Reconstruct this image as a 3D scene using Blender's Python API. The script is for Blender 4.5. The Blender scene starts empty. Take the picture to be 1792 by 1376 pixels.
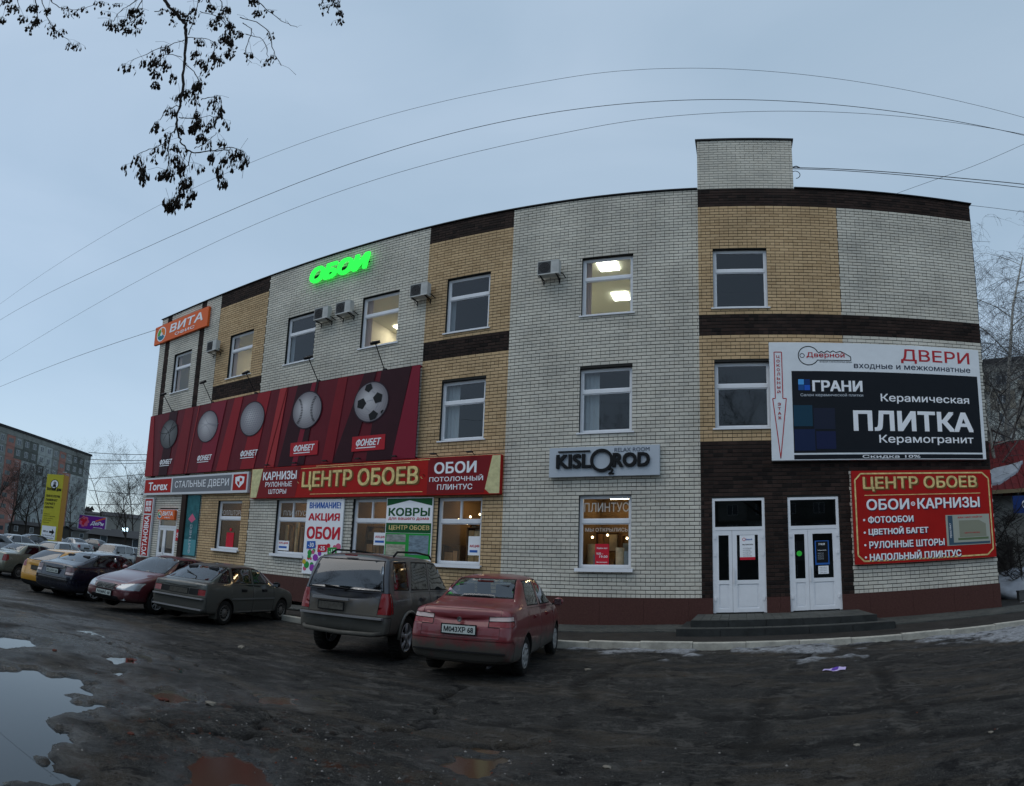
import bpy, bmesh, math, random
import numpy as np
from mathutils import Vector, Matrix
R = math.radians
S = bpy.context.scene
COL = S.collection
# ---------------------------------------------------------------- camera (a phone panorama: spherical strip)
F = 1028.5787; CX = 1077.2442; CY = 861.0646
cam_d = bpy.data.cameras.new('camera'); cam = bpy.data.objects.new('camera', cam_d); COL.objects.link(cam)
cam_d.type = 'PANO'; cam_d.panorama_type = 'EQUIRECTANGULAR'
cam_d.longitude_min = (0 - CX) / F; cam_d.longitude_max = (1792 - CX) / F
cam_d.latitude_min = (CY - 1376) / F; cam_d.latitude_max = CY / F
cr = Vector((0.97801355, 0.20829465, 0.01014117)); cu = Vector((0.01881113, -0.13654656, 0.99045504)); cf = Vector((-0.20769123, 0.96848767, 0.13746265))
CAM = Vector((1.9153, -15.1348, 1.5)); AXR, AXU, AXF = cr.copy(), cu.copy(), cf.copy()
cam.matrix_world = Matrix(((cr.x, cu.x, -cf.x, CAM.x), (cr.y, cu.y, -cf.y, CAM.y), (cr.z, cu.z, -cf.z, CAM.z), (0, 0, 0, 1)))
cam_d.clip_start = 0.05; cam_d.clip_end = 3000
S.camera = cam
# ---------------------------------------------------------------- overcast winter dusk sky
w = bpy.data.worlds.new('World'); S.world = w; w.use_nodes = True
nt = w.node_tree; N = nt.nodes; L = nt.links; N.clear()
sky = N.new('ShaderNodeTexSky'); sky.sky_type = 'NISHITA'; sky.sun_disc = False
sky.sun_elevation = R(60); sky.sun_rotation = R(230); sky.dust_density = 1; sky.air_density = 1.0
b1 = N.new('ShaderNodeBackground'); b1.inputs[1].default_value = 0.05; L.new(sky.outputs[0], b1.inputs[0])
tc = N.new('ShaderNodeTexCoord'); mp = N.new('ShaderNodeMapping'); mp.inputs['Scale'].default_value = (1, 1, 2.6)
nz = N.new('ShaderNodeTexNoise'); nz.inputs['Scale'].default_value = 1.7; nz.inputs['Distortion'].default_value = .6; nz.inputs['Detail'].default_value = 6; nz.inputs['Roughness'].default_value = .45
cl = N.new('ShaderNodeValToRGB'); cl.color_ramp.elements[0].position = .3; cl.color_ramp.elements[1].position = .72
cl.color_ramp.elements[0].color = (.335, .445, .53, 1); cl.color_ramp.elements[1].color = (.44, .545, .635, 1)
L.new(tc.outputs['Generated'], mp.inputs[0]); L.new(mp.outputs[0], nz.inputs[0]); L.new(nz.outputs[0], cl.inputs[0])
b2 = N.new('ShaderNodeBackground'); b2.inputs[1].default_value = 0.8; L.new(cl.outputs[0], b2.inputs[0])
ad = N.new('ShaderNodeAddShader'); wo = N.new('ShaderNodeOutputWorld')
L.new(b1.outputs[0], ad.inputs[0]); L.new(b2.outputs[0], ad.inputs[1]); L.new(ad.outputs[0], wo.inputs[0])
sd = bpy.data.lights.new('sun', 'SUN'); sun = bpy.data.objects.new('sun', sd); COL.objects.link(sun)
sd.energy = 0.85; sd.angle = R(60); sd.color = (1.0, .93, .82)
az = R(230); el = R(60)
dirv = Vector((math.sin(az) * math.cos(el), math.cos(az) * math.cos(el), math.sin(el)))
sun.rotation_euler = dirv.to_track_quat('Z', 'Y').to_euler()
S.view_settings.view_transform = 'Standard'; S.view_settings.look = 'None'; S.view_settings.gamma = 1
S.view_settings.exposure = 0.12; S.view_settings.use_curve_mapping = False
S.cycles.max_bounces = 6; S.cycles.transparent_max_bounces = 16
random.seed(7); rng = np.random.default_rng(7)
# ---------------------------------------------------------------- object helpers
def tag(o, label=None, cat=None, group=None, kind=None):
    if label: o['label'] = label
    if cat: o['category'] = cat
    if group: o['group'] = group
    if kind: o['kind'] = kind
    return o
def empty(name, loc=(0, 0, 0), rz=0):
    o = bpy.data.objects.new(name, None); COL.objects.link(o); o.location = loc; o.rotation_euler = (0, 0, rz); o.empty_display_size = .2
    return o
def link(name, me, parent=None, loc=None):
    o = bpy.data.objects.new(name, me); COL.objects.link(o)
    if parent: o.parent = parent
    if loc is not None: o.location = loc
    return o
class MB:
    def __init__(s): s.v = []; s.f = []; s.m = []
    def quad(s, a, b, c, d, m=0):
        n = len(s.v); s.v += [tuple(a), tuple(b), tuple(c), tuple(d)]; s.f.append((n, n+1, n+2, n+3)); s.m.append(m)
    def poly(s, pts, m=0):
        n = len(s.v); s.v += [tuple(p) for p in pts]; s.f.append(tuple(range(n, n+len(pts)))); s.m.append(m)
    def box(s, x0, x1, y0, y1, z0, z1, m=0, T=None):
        n = len(s.v)
        p = [(x0,y0,z0),(x1,y0,z0),(x1,y1,z0),(x0,y1,z0),(x0,y0,z1),(x1,y0,z1),(x1,y1,z1),(x0,y1,z1)]
        if T: p = [tuple(T @ Vector(q)) for q in p]
        s.v += p
        for f in ((0,3,2,1),(4,5,6,7),(0,1,5,4),(1,2,6,5),(2,3,7,6),(3,0,4,7)):
            s.f.append(tuple(n+i for i in f)); s.m.append(m)
    def tube(s, pts, rad, k=6, m=0, cap=True):
        pts = [Vector(p) for p in pts]
        if not hasattr(rad, '__len__'): rad = [rad]*len(pts)
        n0 = len(s.v); up = None
        for i, p in enumerate(pts):
            d = (pts[min(i+1, len(pts)-1)] - pts[max(i-1, 0)])
            if d.length < 1e-9: d = Vector((0,0,1))
            d.normalize()
            if up is None: up = Vector((0,0,1)) if abs(d.z) < .9 else Vector((1,0,0))
            a = d.cross(up)
            if a.length < 1e-4: a = d.cross(Vector((.3,.8,.2)))
            a.normalize(); b = a.cross(d); up = b
            for j in range(k):
                t = 2*math.pi*j/k; s.v.append(tuple(p + (a*math.cos(t) + b*math.sin(t))*rad[i]))
        for i in range(len(pts)-1):
            for j in range(k):
                q = n0+i*k; s.f.append((q+j, q+(j+1)%k, q+k+(j+1)%k, q+k+j)); s.m.append(m)
        if cap:
            s.f.append(tuple(n0+j for j in range(k))[::-1]); s.m.append(m)
            e = n0+(len(pts)-1)*k; s.f.append(tuple(e+j for j in range(k))); s.m.append(m)
    def lathe(s, prof, axis='y', c=(0,0,0), k=24, m=0):   # prof: (radius, along axis)
        n0 = len(s.v)
        for (r, h) in prof:
            for j in range(k):
                t = 2*math.pi*j/k; u, v = r*math.cos(t), r*math.sin(t)
                p = (u, h, v) if axis == 'y' else (u, v, h) if axis == 'z' else (h, u, v)
                s.v.append((c[0]+p[0], c[1]+p[1], c[2]+p[2]))
        for i in range(len(prof)-1):
            for j in range(k):
                q = n0+i*k; f = (q+j, q+(j+1)%k, q+k+(j+1)%k, q+k+j)
                s.f.append(f if axis != 'y' else f[::-1]); s.m.append(m)
    def disc(s, c, r, n=24, m=0, rx=None):   # facing -y
        rx = rx or r
        s.poly([(c[0]+rx*math.cos(2*math.pi*i/n), c[1], c[2]+r*math.sin(2*math.pi*i/n)) for i in range(n)], m)
    def mesh(s, name, mats, smooth=False):
        me = bpy.data.meshes.new(name); me.from_pydata(s.v, [], s.f)
        if not isinstance(mats, (list, tuple)): mats = [mats]
        for mt in mats: me.materials.append(mt)
        me.polygons.foreach_set('material_index', s.m)
        if smooth: me.polygons.foreach_set('use_smooth', [True]*len(s.f))
        me.update(); return me
    def build(s, name, mats, parent=None, smooth=False, loc=None):
        return link(name, s.mesh(name, mats, smooth), parent, loc)
# ---------------------------------------------------------------- materials
MT = {}
def mat(name, col, rough=.6, metal=0, spec=.5, var=0, vs=6, bump=0, bs=30, emit=None, es=1, coat=0, stretch=None, rvar=0):
    if name in MT: return MT[name]
    m = bpy.data.materials.new(name); m.use_nodes = True; nt = m.node_tree; b = nt.nodes['Principled BSDF']; MT[name] = m
    b.inputs['Base Color'].default_value = (*col, 1); b.inputs['Roughness'].default_value = rough
    b.inputs['Metallic'].default_value = metal; b.inputs['Specular IOR Level'].default_value = spec if spec != .5 or rough < .3 else .12
    if coat: b.inputs['Coat Weight'].default_value = coat; b.inputs['Coat Roughness'].default_value = .08
    if emit: b.inputs['Emission Color'].default_value = (*emit, 1); b.inputs['Emission Strength'].default_value = es
    if var or bump or rvar:
        t = nt.nodes.new('ShaderNodeTexCoord'); mp = nt.nodes.new('ShaderNodeMapping'); nt.links.new(t.outputs['Object'], mp.inputs[0])
        if stretch: mp.inputs['Scale'].default_value = stretch
        n = nt.nodes.new('ShaderNodeTexNoise'); n.inputs['Scale'].default_value = vs; n.inputs['Detail'].default_value = 6; n.inputs['Roughness'].default_value = .65
        nt.links.new(mp.outputs[0], n.inputs['Vector'])
        if var:
            r = nt.nodes.new('ShaderNodeMapRange'); r.inputs['From Min'].default_value = .25; r.inputs['From Max'].default_value = .75
            r.inputs['To Min'].default_value = 1-var; r.inputs['To Max'].default_value = 1+var*.6; nt.links.new(n.outputs[0], r.inputs[0])
            x = nt.nodes.new('ShaderNodeVectorMath'); x.operation = 'SCALE'; x.inputs[0].default_value = col
            nt.links.new(r.outputs[0], x.inputs['Scale']); nt.links.new(x.outputs[0], b.inputs['Base Color'])
        if rvar:
            r = nt.nodes.new('ShaderNodeMapRange'); r.inputs['To Min'].default_value = rough-rvar; r.inputs['To Max'].default_value = rough+rvar
            nt.links.new(n.outputs[0], r.inputs[0]); nt.links.new(r.outputs[0], b.inputs['Roughness'])
        if bump:
            n2 = nt.nodes.new('ShaderNodeTexNoise'); n2.inputs['Scale'].default_value = bs; n2.inputs['Detail'].default_value = 4
            nt.links.new(mp.outputs[0], n2.inputs['Vector']); u = nt.nodes.new('ShaderNodeBump'); u.inputs['Strength'].default_value = bump
            u.inputs['Distance'].default_value = .02; nt.links.new(n2.outputs[0], u.inputs['Height']); nt.links.new(u.outputs[0], b.inputs['Normal'])
    return m
def glow(name, col, st):
    if name in MT: return MT[name]
    m = bpy.data.materials.new(name); m.use_nodes = True; nt = m.node_tree; nt.nodes.clear(); MT[name] = m
    e = nt.nodes.new('ShaderNodeEmission'); e.inputs[0].default_value = (*col, 1); e.inputs[1].default_value = st
    o = nt.nodes.new('ShaderNodeOutputMaterial'); nt.links.new(e.outputs[0], o.inputs[0]); return m
def glassm(name, tint=(.75,.8,.82), ior=1.9, rough=.01, dark=0):
    if name in MT: return MT[name]
    m = bpy.data.materials.new(name); m.use_nodes = True; nt = m.node_tree; nt.nodes.clear(); MT[name] = m
    fr = nt.nodes.new('ShaderNodeFresnel'); fr.inputs[0].default_value = ior
    g = nt.nodes.new('ShaderNodeBsdfGlossy'); g.inputs['Roughness'].default_value = rough; g.inputs[0].default_value = (.95,.97,1,1)
    t = nt.nodes.new('ShaderNodeBsdfTransparent'); t.inputs[0].default_value = (*tint, 1)
    mx = nt.nodes.new('ShaderNodeMixShader'); o = nt.nodes.new('ShaderNodeOutputMaterial')
    geo = nt.nodes.new('ShaderNodeNewGeometry'); mul = nt.nodes.new('ShaderNodeMath'); mul.operation = 'MULTIPLY'
    inv = nt.nodes.new('ShaderNodeMath'); inv.operation = 'SUBTRACT'; inv.inputs[0].default_value = 1; nt.links.new(geo.outputs['Backfacing'], inv.inputs[1])
    nt.links.new(fr.outputs[0], mul.inputs[0]); nt.links.new(inv.outputs[0], mul.inputs[1])
    nt.links.new(mul.outputs[0], mx.inputs[0]); nt.links.new(t.outputs[0], mx.inputs[1]); nt.links.new(g.outputs[0], mx.inputs[2]); nt.links.new(mx.outputs[0], o.inputs[0])
    return m
# ---------------------------------------------------------------- lettering
_tc = {}
from mathutils.geometry import delaunay_2d_cdt
def glyphs(body, bold, shear, extrude, spacing=1.0):
    """outline of the words, filled by winding number so that overlapping strokes stay one clean sheet"""
    key = (body, shear, extrude, spacing)
    if key in _tc: return _tc[key]
    c = bpy.data.curves.new('t', 'FONT'); c.body = body; c.size = 1; c.shear = shear; c.resolution_u = 3; c.fill_mode = 'NONE'; c.space_character = spacing
    o = bpy.data.objects.new('t', c); COL.objects.link(o); bpy.context.view_layer.update()
    me = bpy.data.meshes.new_from_object(o.evaluated_get(bpy.context.evaluated_depsgraph_get())); bpy.data.objects.remove(o); bpy.data.curves.remove(c)
    P = np.array([v.co[:2] for v in me.vertices]); E = np.array([e.vertices[:] for e in me.edges])
    vs, es, fs, *_ = delaunay_2d_cdt([Vector(p) for p in P], [tuple(int(k) for k in e) for e in E], [], 0, 1e-5)
    V = np.array([v[:] for v in vs]); T = np.array([f[:3] for f in fs]); C = V[T].mean(1)
    a, b = P[E[:, 0]], P[E[:, 1]]; wn = np.zeros(len(C), int)
    for k in range(0, len(C), 400):
        y = C[k:k+400, 1][:, None]; x = C[k:k+400, 0][:, None]; side = (b[:, 0]-a[:, 0])*(y-a[:, 1])-(x-a[:, 0])*(b[:, 1]-a[:, 1])
        wn[k:k+400] = (((a[:, 1] <= y) & (b[:, 1] > y) & (side > 0)).astype(int)-((a[:, 1] > y) & (b[:, 1] <= y) & (side < 0)).astype(int)).sum(1)
    T = T[wn != 0]; n = len(V); co = np.c_[V, np.full(n, .5 if extrude else 0)]; F_ = T.tolist()
    if extrude:
        m = len(P); co = np.r_[co, np.c_[P, np.full(m, .5)], np.c_[P, np.full(m, -.5)]]
        F_ += [[int(e[0])+n, int(e[1])+n, int(e[1])+n+m, int(e[0])+n+m] for e in E]
    me = bpy.data.meshes.new('glyphs'); me.from_pydata(co.tolist(), [], F_)
    _tc[key] = (me, co); return _tc[key]
def text(body, box, y, m, parent, bold=.012, shear=0, depth=0, name='lettering', rot=0, T=None, spacing=1.0):
    """box=(x0,x1,z0,z1) on a plane facing -y; depth in metres towards -y."""
    me0, co0 = glyphs(body, 0, shear, .5 if depth else 0, spacing)
    me = me0.copy(); me.name = name; co = co0.copy()
    extra = bold*.8+.006
    if rot: a = co[:, 0].copy(); co[:, 0] = -co[:, 1]; co[:, 1] = a
    mn = co[:, :2].min(0); mx = co[:, :2].max(0)
    x = box[0] + (co[:, 0]-mn[0])/(mx[0]-mn[0])*(box[1]-box[0]); z = box[2] + (co[:, 1]-mn[1])/(mx[1]-mn[1])*(box[3]-box[2])
    yy = y - (co[:, 2]+.5)*depth if depth else np.full(len(x), y)
    out = np.stack([x, yy, z], 1)
    me.vertices.foreach_set('co', out.ravel()); me.materials.clear(); me.materials.append(m); me.update()
    if extra > .002:      # heavier strokes: the same letters laid again slightly to each side
        k = (box[3]-box[2]) if not rot else (box[1]-box[0]); d = extra*k*1.15; bm = bmesh.new()
        for i, (a, b_) in enumerate(((-d,-d*.7),(d,-d*.7),(-d,d*.7),(d,d*.7),(0,0))):
            n0 = len(bm.verts); bm.from_mesh(me); bm.verts.ensure_lookup_table()
            for v in bm.verts[n0:]: v.co += Vector((a, -.0004*i, b_))
        bm.to_mesh(me); bm.free()
    o = link(name, me, parent)
    if T: o.matrix_local = T
    return o
# ================================================================= THE BUILDING
SL, SR = -22.6, 8.95
ZP, ZT = .85, 13.1
WIN = []   # (s0,s1,z0,z1,kind)
for a, b in ((-21.15,-19.75),(-17.0,-15.53),(-13.6,-12.15),(-10.03,-8.52),(-6.73,-5.25),(-2.38,-.9),(1.33,2.82)): WIN.append((a, b, 8.83, 10.8))
for a, b in ((-6.73,-5.25),(-2.38,-.9),(1.33,2.82)): WIN.append((a, b, 5.3, 7.18))
for a, b in ((-16.75,-15.28),(-13.36,-11.86),(-9.82,-8.4),(-6.65,-5.2),(-2.34,-.9)): WIN.append((a, b, 1.62, 3.58))
DOORS = [(-21.0,-19.55,.35,3.2), (1.22,2.58,.45,3.43), (3.18,4.52,.45,3.42)]
OPEN = [tuple(q) for q in WIN] + DOORS
shop = empty('shopping_centre', (0, 0, 0)); tag(shop, 'long three storey shopping centre of white, tan and dark brown brick covered in shop signs', 'building')
def inside_open(x, z): return any(a < x < b and c < z < d for a, b, c, d in OPEN)
# mortar-backed wall with window holes and reveals
xs = sorted({SL, SR, *[q for o in OPEN for q in o[:2]]}); zs = sorted({0, ZT-.02, *[q for o in OPEN for q in o[2:]]})
mb = MB()
for i in range(len(xs)-1):
    for j in range(len(zs)-1):
        if not inside_open((xs[i]+xs[i+1])/2, (zs[j]+zs[j+1])/2):
            mb.quad((xs[i],.013,zs[j]),(xs[i+1],.013,zs[j]),(xs[i+1],.013,zs[j+1]),(xs[i],.013,zs[j+1]))
for a, b, c, d in OPEN:
    for q in (((a,.013,c),(a,.013,d),(a,.3,d),(a,.3,c)), ((b,.013,c),(b,.3,c),(b,.3,d),(b,.013,d)), ((a,.013,d),(b,.013,d),(b,.3,d),(a,.3,d)), ((a,.013,c),(a,.3,c),(b,.3,c),(b,.013,c))): mb.quad(*q)
DEP = 14
mb.quad((SL,.013,0),(SL,.013,ZT),(SL,DEP,ZT),(SL,DEP,0)); mb.quad((SR,.013,0),(SR,DEP,0),(SR,DEP,ZT),(SR,.013,ZT)); mb.quad((SL,DEP,0),(SL,DEP,ZT),(SR,DEP,ZT),(SR,DEP,0))
mb.quad((SL,.013,ZT-.02),(SR,.013,ZT-.02),(SR,DEP,ZT-.02),(SL,DEP,ZT-.02))
mortar = mat('mortar', (.034,.034,.032), .9, var=.3, vs=3)
mb.build('wall', mortar, shop)
# brick materials: colour by per-brick tint
def brickmat(name, c1, c2, c3, stain=.25):
    m = bpy.data.materials.new(name); m.use_nodes = True; nt = m.node_tree; b = nt.nodes['Principled BSDF']; Nn = nt.nodes.new; L = nt.links.new
    at = Nn('ShaderNodeAttribute'); at.attribute_name = 'tint'; oi = Nn('ShaderNodeObjectInfo'); ad = Nn('ShaderNodeMath'); ad.operation = 'ADD'
    fr = Nn('ShaderNodeMath'); fr.operation = 'FRACT'; L(at.outputs['Fac'], ad.inputs[0]); L(oi.outputs['Random'], ad.inputs[1]); L(ad.outputs[0], fr.inputs[0])
    r = Nn('ShaderNodeValToRGB'); e = r.color_ramp.elements; e[0].color = (*c1,1); e[1].color = (*c3,1); e[1].position = .95; q = r.color_ramp.elements.new(.5); q.color = (*c2,1); L(fr.outputs[0], r.inputs[0])
    tc = Nn('ShaderNodeNewGeometry'); n = Nn('ShaderNodeTexNoise'); n.inputs['Scale'].default_value = .8; n.inputs['Detail'].default_value = 5; L(tc.outputs['Position'], n.inputs['Vector'])
    n2 = Nn('ShaderNodeTexNoise'); n2.inputs['Scale'].default_value = 45; L(tc.outputs['Position'], n2.inputs['Vector'])
    mr = Nn('ShaderNodeMapRange'); mr.inputs[1].default_value = .3; mr.inputs[2].default_value = .7; mr.inputs[3].default_value = 1-stain; mr.inputs[4].default_value = 1.08; L(n.outputs[0], mr.inputs[0])
    m2 = Nn('ShaderNodeMapRange'); m2.inputs[3].default_value = .82; m2.inputs[4].default_value = 1.15; L(n2.outputs[0], m2.inputs[0])
    mu = Nn('ShaderNodeMath'); mu.operation = 'MULTIPLY'; L(mr.outputs[0], mu.inputs[0]); L(m2.outputs[0], mu.inputs[1])
    sc = Nn('ShaderNodeVectorMath'); sc.operation = 'SCALE'; L(r.outputs[0], sc.inputs[0]); L(mu.outputs[0], sc.inputs['Scale']); L(sc.outputs[0], b.inputs['Base Color'])
    b.inputs['Roughness'].default_value = .8; b.inputs['Specular IOR Level'].default_value = .15
    bu = Nn('ShaderNodeBump'); bu.inputs['Strength'].default_value = .3; bu.inputs['Distance'].default_value = .004; L(n2.outputs[0], bu.inputs['Height']); L(bu.outputs[0], b.inputs['Normal'])
    return m
BW = brickmat('white brick', (.62,.59,.515), (.66,.635,.56), (.57,.55,.49), .24)
BT = brickmat('tan brick', (.55,.385,.22), (.60,.43,.25), (.49,.34,.19), .2)
BD = brickmat('brown brick', (.030,.019,.016), (.050,.031,.026), (.017,.012,.011), .5)
CB = [SL, -22.1, -21.72, -19.32, -18.94, -17.9, -14.85, -7.47, -4.55, .93, 4.83, SR]
def colour(s, z):
    top = z > 12.42; band = 8.03 < z < 8.6
    if s < -17.9:
        return 2 if (-22.1 < s < -21.72 or -19.32 < s < -18.94) and z > 4.7 else 0
    if s < -14.85 or -7.47 < s < -4.55: return 2 if top or band else 1
    if s < .93: return 0
    if top or band or z < 4.1+0*s and s < 4.83: return 2
    if 4.1 < z < 4.9: return 2
    return 1 if s < 4.83 else 0
def clip_open(a, b, z0, z1):
    seg = [(a, b)]
    for o in OPEN:
        if o[2] < z1-.02 and o[3] > z0+.02:
            ns = []
            for p, q in seg:
                if q <= o[0] or p >= o[1]: ns.append((p, q)); continue
                if p < o[0]: ns.append((p, o[0]))
                if q > o[1]: ns.append((o[1], q))
            seg = ns
    return [(p, q) for p, q in seg if q-p > .035]
PC, JT = .105, .02; PS = .2553; JV = .011
bricks = []
def lay(x0, x1, z0, z1, colf, y=0):
    k = 0; z = z0
    while z < z1-.03:
        zt = min(z+PC-JT, z1)
        secs = [c for c in CB if x0 < c < x1]; secs = [x0]+secs+[x1]
        for a0, b0 in zip(secs[:-1], secs[1:]):
            hd = k % 4 == 0; step = PS/2 if hd else PS; off = 0 if hd else (PS/2 if k % 4 == 2 else 0)
            n0 = math.floor(a0/step)-1; x = n0*step+off
            while x < b0:
                p, q = max(a0, x), min(b0, x+step-JV)
                if q-p > .03:
                    zm = (z+zt)/2; full = q-p > step-JV-.003
                    # split where an opening cuts the course
                    for (u, v) in clip_open(p, q, z, zt): bricks.append((u, v, z, zt, colf((a0+b0)/2, zm), y, full and u == p and v == q, hd))
                x += step
        z += PC; k += 1
lay(SL, SR, ZP, ZT-.03, colour)
one = lambda s, z: 0
lay(.93, 3.65, ZT+.0, 15.2, one)
# the 300 largest in the photograph are parts, the rest one joined part per colour
def near(b): return (((b[0]+b[1])/2-CAM.x)**2 + CAM.y**2 + ((b[2]+b[3])/2-CAM.z)**2)
def hidden(b):   # behind sign boards, parked cars
    x, z = (b[0]+b[1])/2, (b[2]+b[3])/2
    return (4.85 < x < 8.95 and 1.55 < z < 4.1) or (2.75 < x and 4.3 < z < 7.7) or (x < -3.2) or (-3.2 < x < -.1 and 4 < z < 4.9)
cand = [i for i, b in enumerate(bricks) if b[6] and not hidden(b) and not b[7]]
cand.sort(key=lambda i: near(bricks[i])); single = set(cand[:300])
unit = {}
for c, mm in enumerate((BW, BT, BD)):
    u = MB(); w2, h2 = (PS-JV)/2, (PC-JT)/2; e = .004
    u.quad((-w2+e,-.001,-h2+e),(w2-e,-.001,-h2+e),(w2-e,-.001,h2-e),(-w2+e,-.001,h2-e))
    o4 = [(-w2,.003,-h2),(w2,.003,-h2),(w2,.003,h2),(-w2,.003,h2)]; i4 = u.v[:4]
    for a in range(4): u.quad(o4[a], o4[(a+1)%4], i4[(a+1)%4], i4[a]); u.quad(o4[a], (o4[a][0],.013,o4[a][2]), (o4[(a+1)%4][0],.013,o4[(a+1)%4][2]), o4[(a+1)%4])
    unit[c] = u.mesh('brick', mm)
for i in sorted(single):
    b = bricks[i]; link('brick', unit[b[4]], shop, ((b[0]+b[1])/2, random.uniform(-.002,.002), (b[2]+b[3])/2))
B = [b for i, b in enumerate(bricks) if i not in single]
nm = ('white_brickwork', 'tan_brickwork', 'brown_brickwork')
for c in range(3):
    A = np.array([(b[0], b[1], b[2], b[3], b[5]) for b in B if b[4] == c]); n = len(A)
    y0 = A[:, 4] + rng.uniform(-.003, .002, n); yb = np.full(n, .0135); e = .004
    x0, x1, z0, z1 = A[:, 0], A[:, 1], A[:, 2], A[:, 3]
    V = np.stack([np.stack([x0,y0+.003,z0],1),np.stack([x1,y0+.003,z0],1),np.stack([x1,y0+.003,z1],1),np.stack([x0,y0+.003,z1],1),
                  np.stack([x0,yb,z0],1),np.stack([x1,yb,z0],1),np.stack([x1,yb,z1],1),np.stack([x0,yb,z1],1),
                  np.stack([x0+e,y0,z0+e],1),np.stack([x1-e,y0,z0+e],1),np.stack([x1-e,y0,z1-e],1),np.stack([x0+e,y0,z1-e],1)],1).reshape(-1,3)
    fb = np.array([(8,9,10,11),(0,1,9,8),(1,2,10,9),(2,3,11,10),(3,0,8,11),(0,4,5,1),(1,5,6,2),(2,6,7,3),(3,7,4,0)])
    Fc = (fb[None]+12*np.arange(n)[:, None, None]).reshape(-1,4)
    me = bpy.data.meshes.new(nm[c]); me.from_pydata(V.tolist(), [], Fc.tolist())
    at = me.attributes.new('tint', 'FLOAT', 'FACE'); at.data.foreach_set('value', np.repeat(rng.random(n), 9))
    me.materials.append((BW, BT, BD)[c]); tag(link(nm[c], me, shop), kind='stuff')
# chimney-like stair tower, coping, plinth
m = MB(); m.box(.93,3.65,.013,2.6,ZT-.01,15.2); m.build('roof_tower', mat('tower render', (.3,.3,.28), .85), shop)
coping = mat('coping', (.03,.032,.036), .5, .4)
m = MB(); m.box(SL-.06,.925,-.05,.3,ZT,ZT+.035); m.box(3.66,SR+.06,-.05,.3,ZT,ZT+.035); m.box(SL-.06,SL+.25,.3,DEP,ZT,ZT+.06); m.box(SR-.25,SR+.06,.3,DEP,ZT,ZT+.06); m.box(.88,3.7,-.05,2.65,15.2,15.26)
m.build('coping', coping, shop)
plm = mat('plinth granite', (.082,.037,.032), .5, var=.35, vs=25, bump=.2, bs=80)
x = SL
while x < SR-.05:
    x2 = min(x+1.16, SR)
    for a, b in clip_open(x, x2, .17, .8):
        m = MB(); m.box(a+.002, b-.002, -.045, .01, .0, ZP-.005); m.build('plinth_panel', plm, shop)
    x = x2
pvc = mat('white window plastic', (.76,.78,.82), .4, var=.06, vs=4)
glass = glassm('window glass', (.88,.9,.9), 1.62); 
darkroom = mat('office wall painted dim', (.022,.026,.032), .9); litroom = mat('office wall', (.66,.62,.48), .9); shoproom = mat('shop wall', (.13,.085,.045), .9)  # first wall carries the dark of unlit rooms in its colour
curt = mat('pale curtain', (.3,.34,.37), .8); ceilm = mat('ceiling tile', (.6,.6,.47), .9)
lampw = glow('ceiling lamp', (1,.91,.74), 15.0); lampc = glow('cool ceiling lamp', (.97,1,.9), 13); warm = glow('warm spotlight', (1,.72,.38), 9)
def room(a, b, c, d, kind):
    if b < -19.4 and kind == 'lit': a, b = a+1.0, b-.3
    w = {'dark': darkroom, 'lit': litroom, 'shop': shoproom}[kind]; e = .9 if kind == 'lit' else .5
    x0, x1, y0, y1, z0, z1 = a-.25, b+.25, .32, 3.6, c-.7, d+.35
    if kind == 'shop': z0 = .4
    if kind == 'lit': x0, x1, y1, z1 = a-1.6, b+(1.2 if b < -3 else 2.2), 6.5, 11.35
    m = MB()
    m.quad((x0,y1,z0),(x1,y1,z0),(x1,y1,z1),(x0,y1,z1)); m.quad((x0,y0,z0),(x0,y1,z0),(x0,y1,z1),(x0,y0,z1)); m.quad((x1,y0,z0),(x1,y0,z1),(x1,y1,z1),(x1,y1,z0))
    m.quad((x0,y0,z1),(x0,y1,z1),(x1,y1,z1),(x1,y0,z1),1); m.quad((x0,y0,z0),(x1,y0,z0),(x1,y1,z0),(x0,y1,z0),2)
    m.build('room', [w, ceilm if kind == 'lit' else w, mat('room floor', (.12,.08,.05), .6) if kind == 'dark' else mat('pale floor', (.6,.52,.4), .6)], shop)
    return x0, x1, y0, y1, z0, z1
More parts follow.
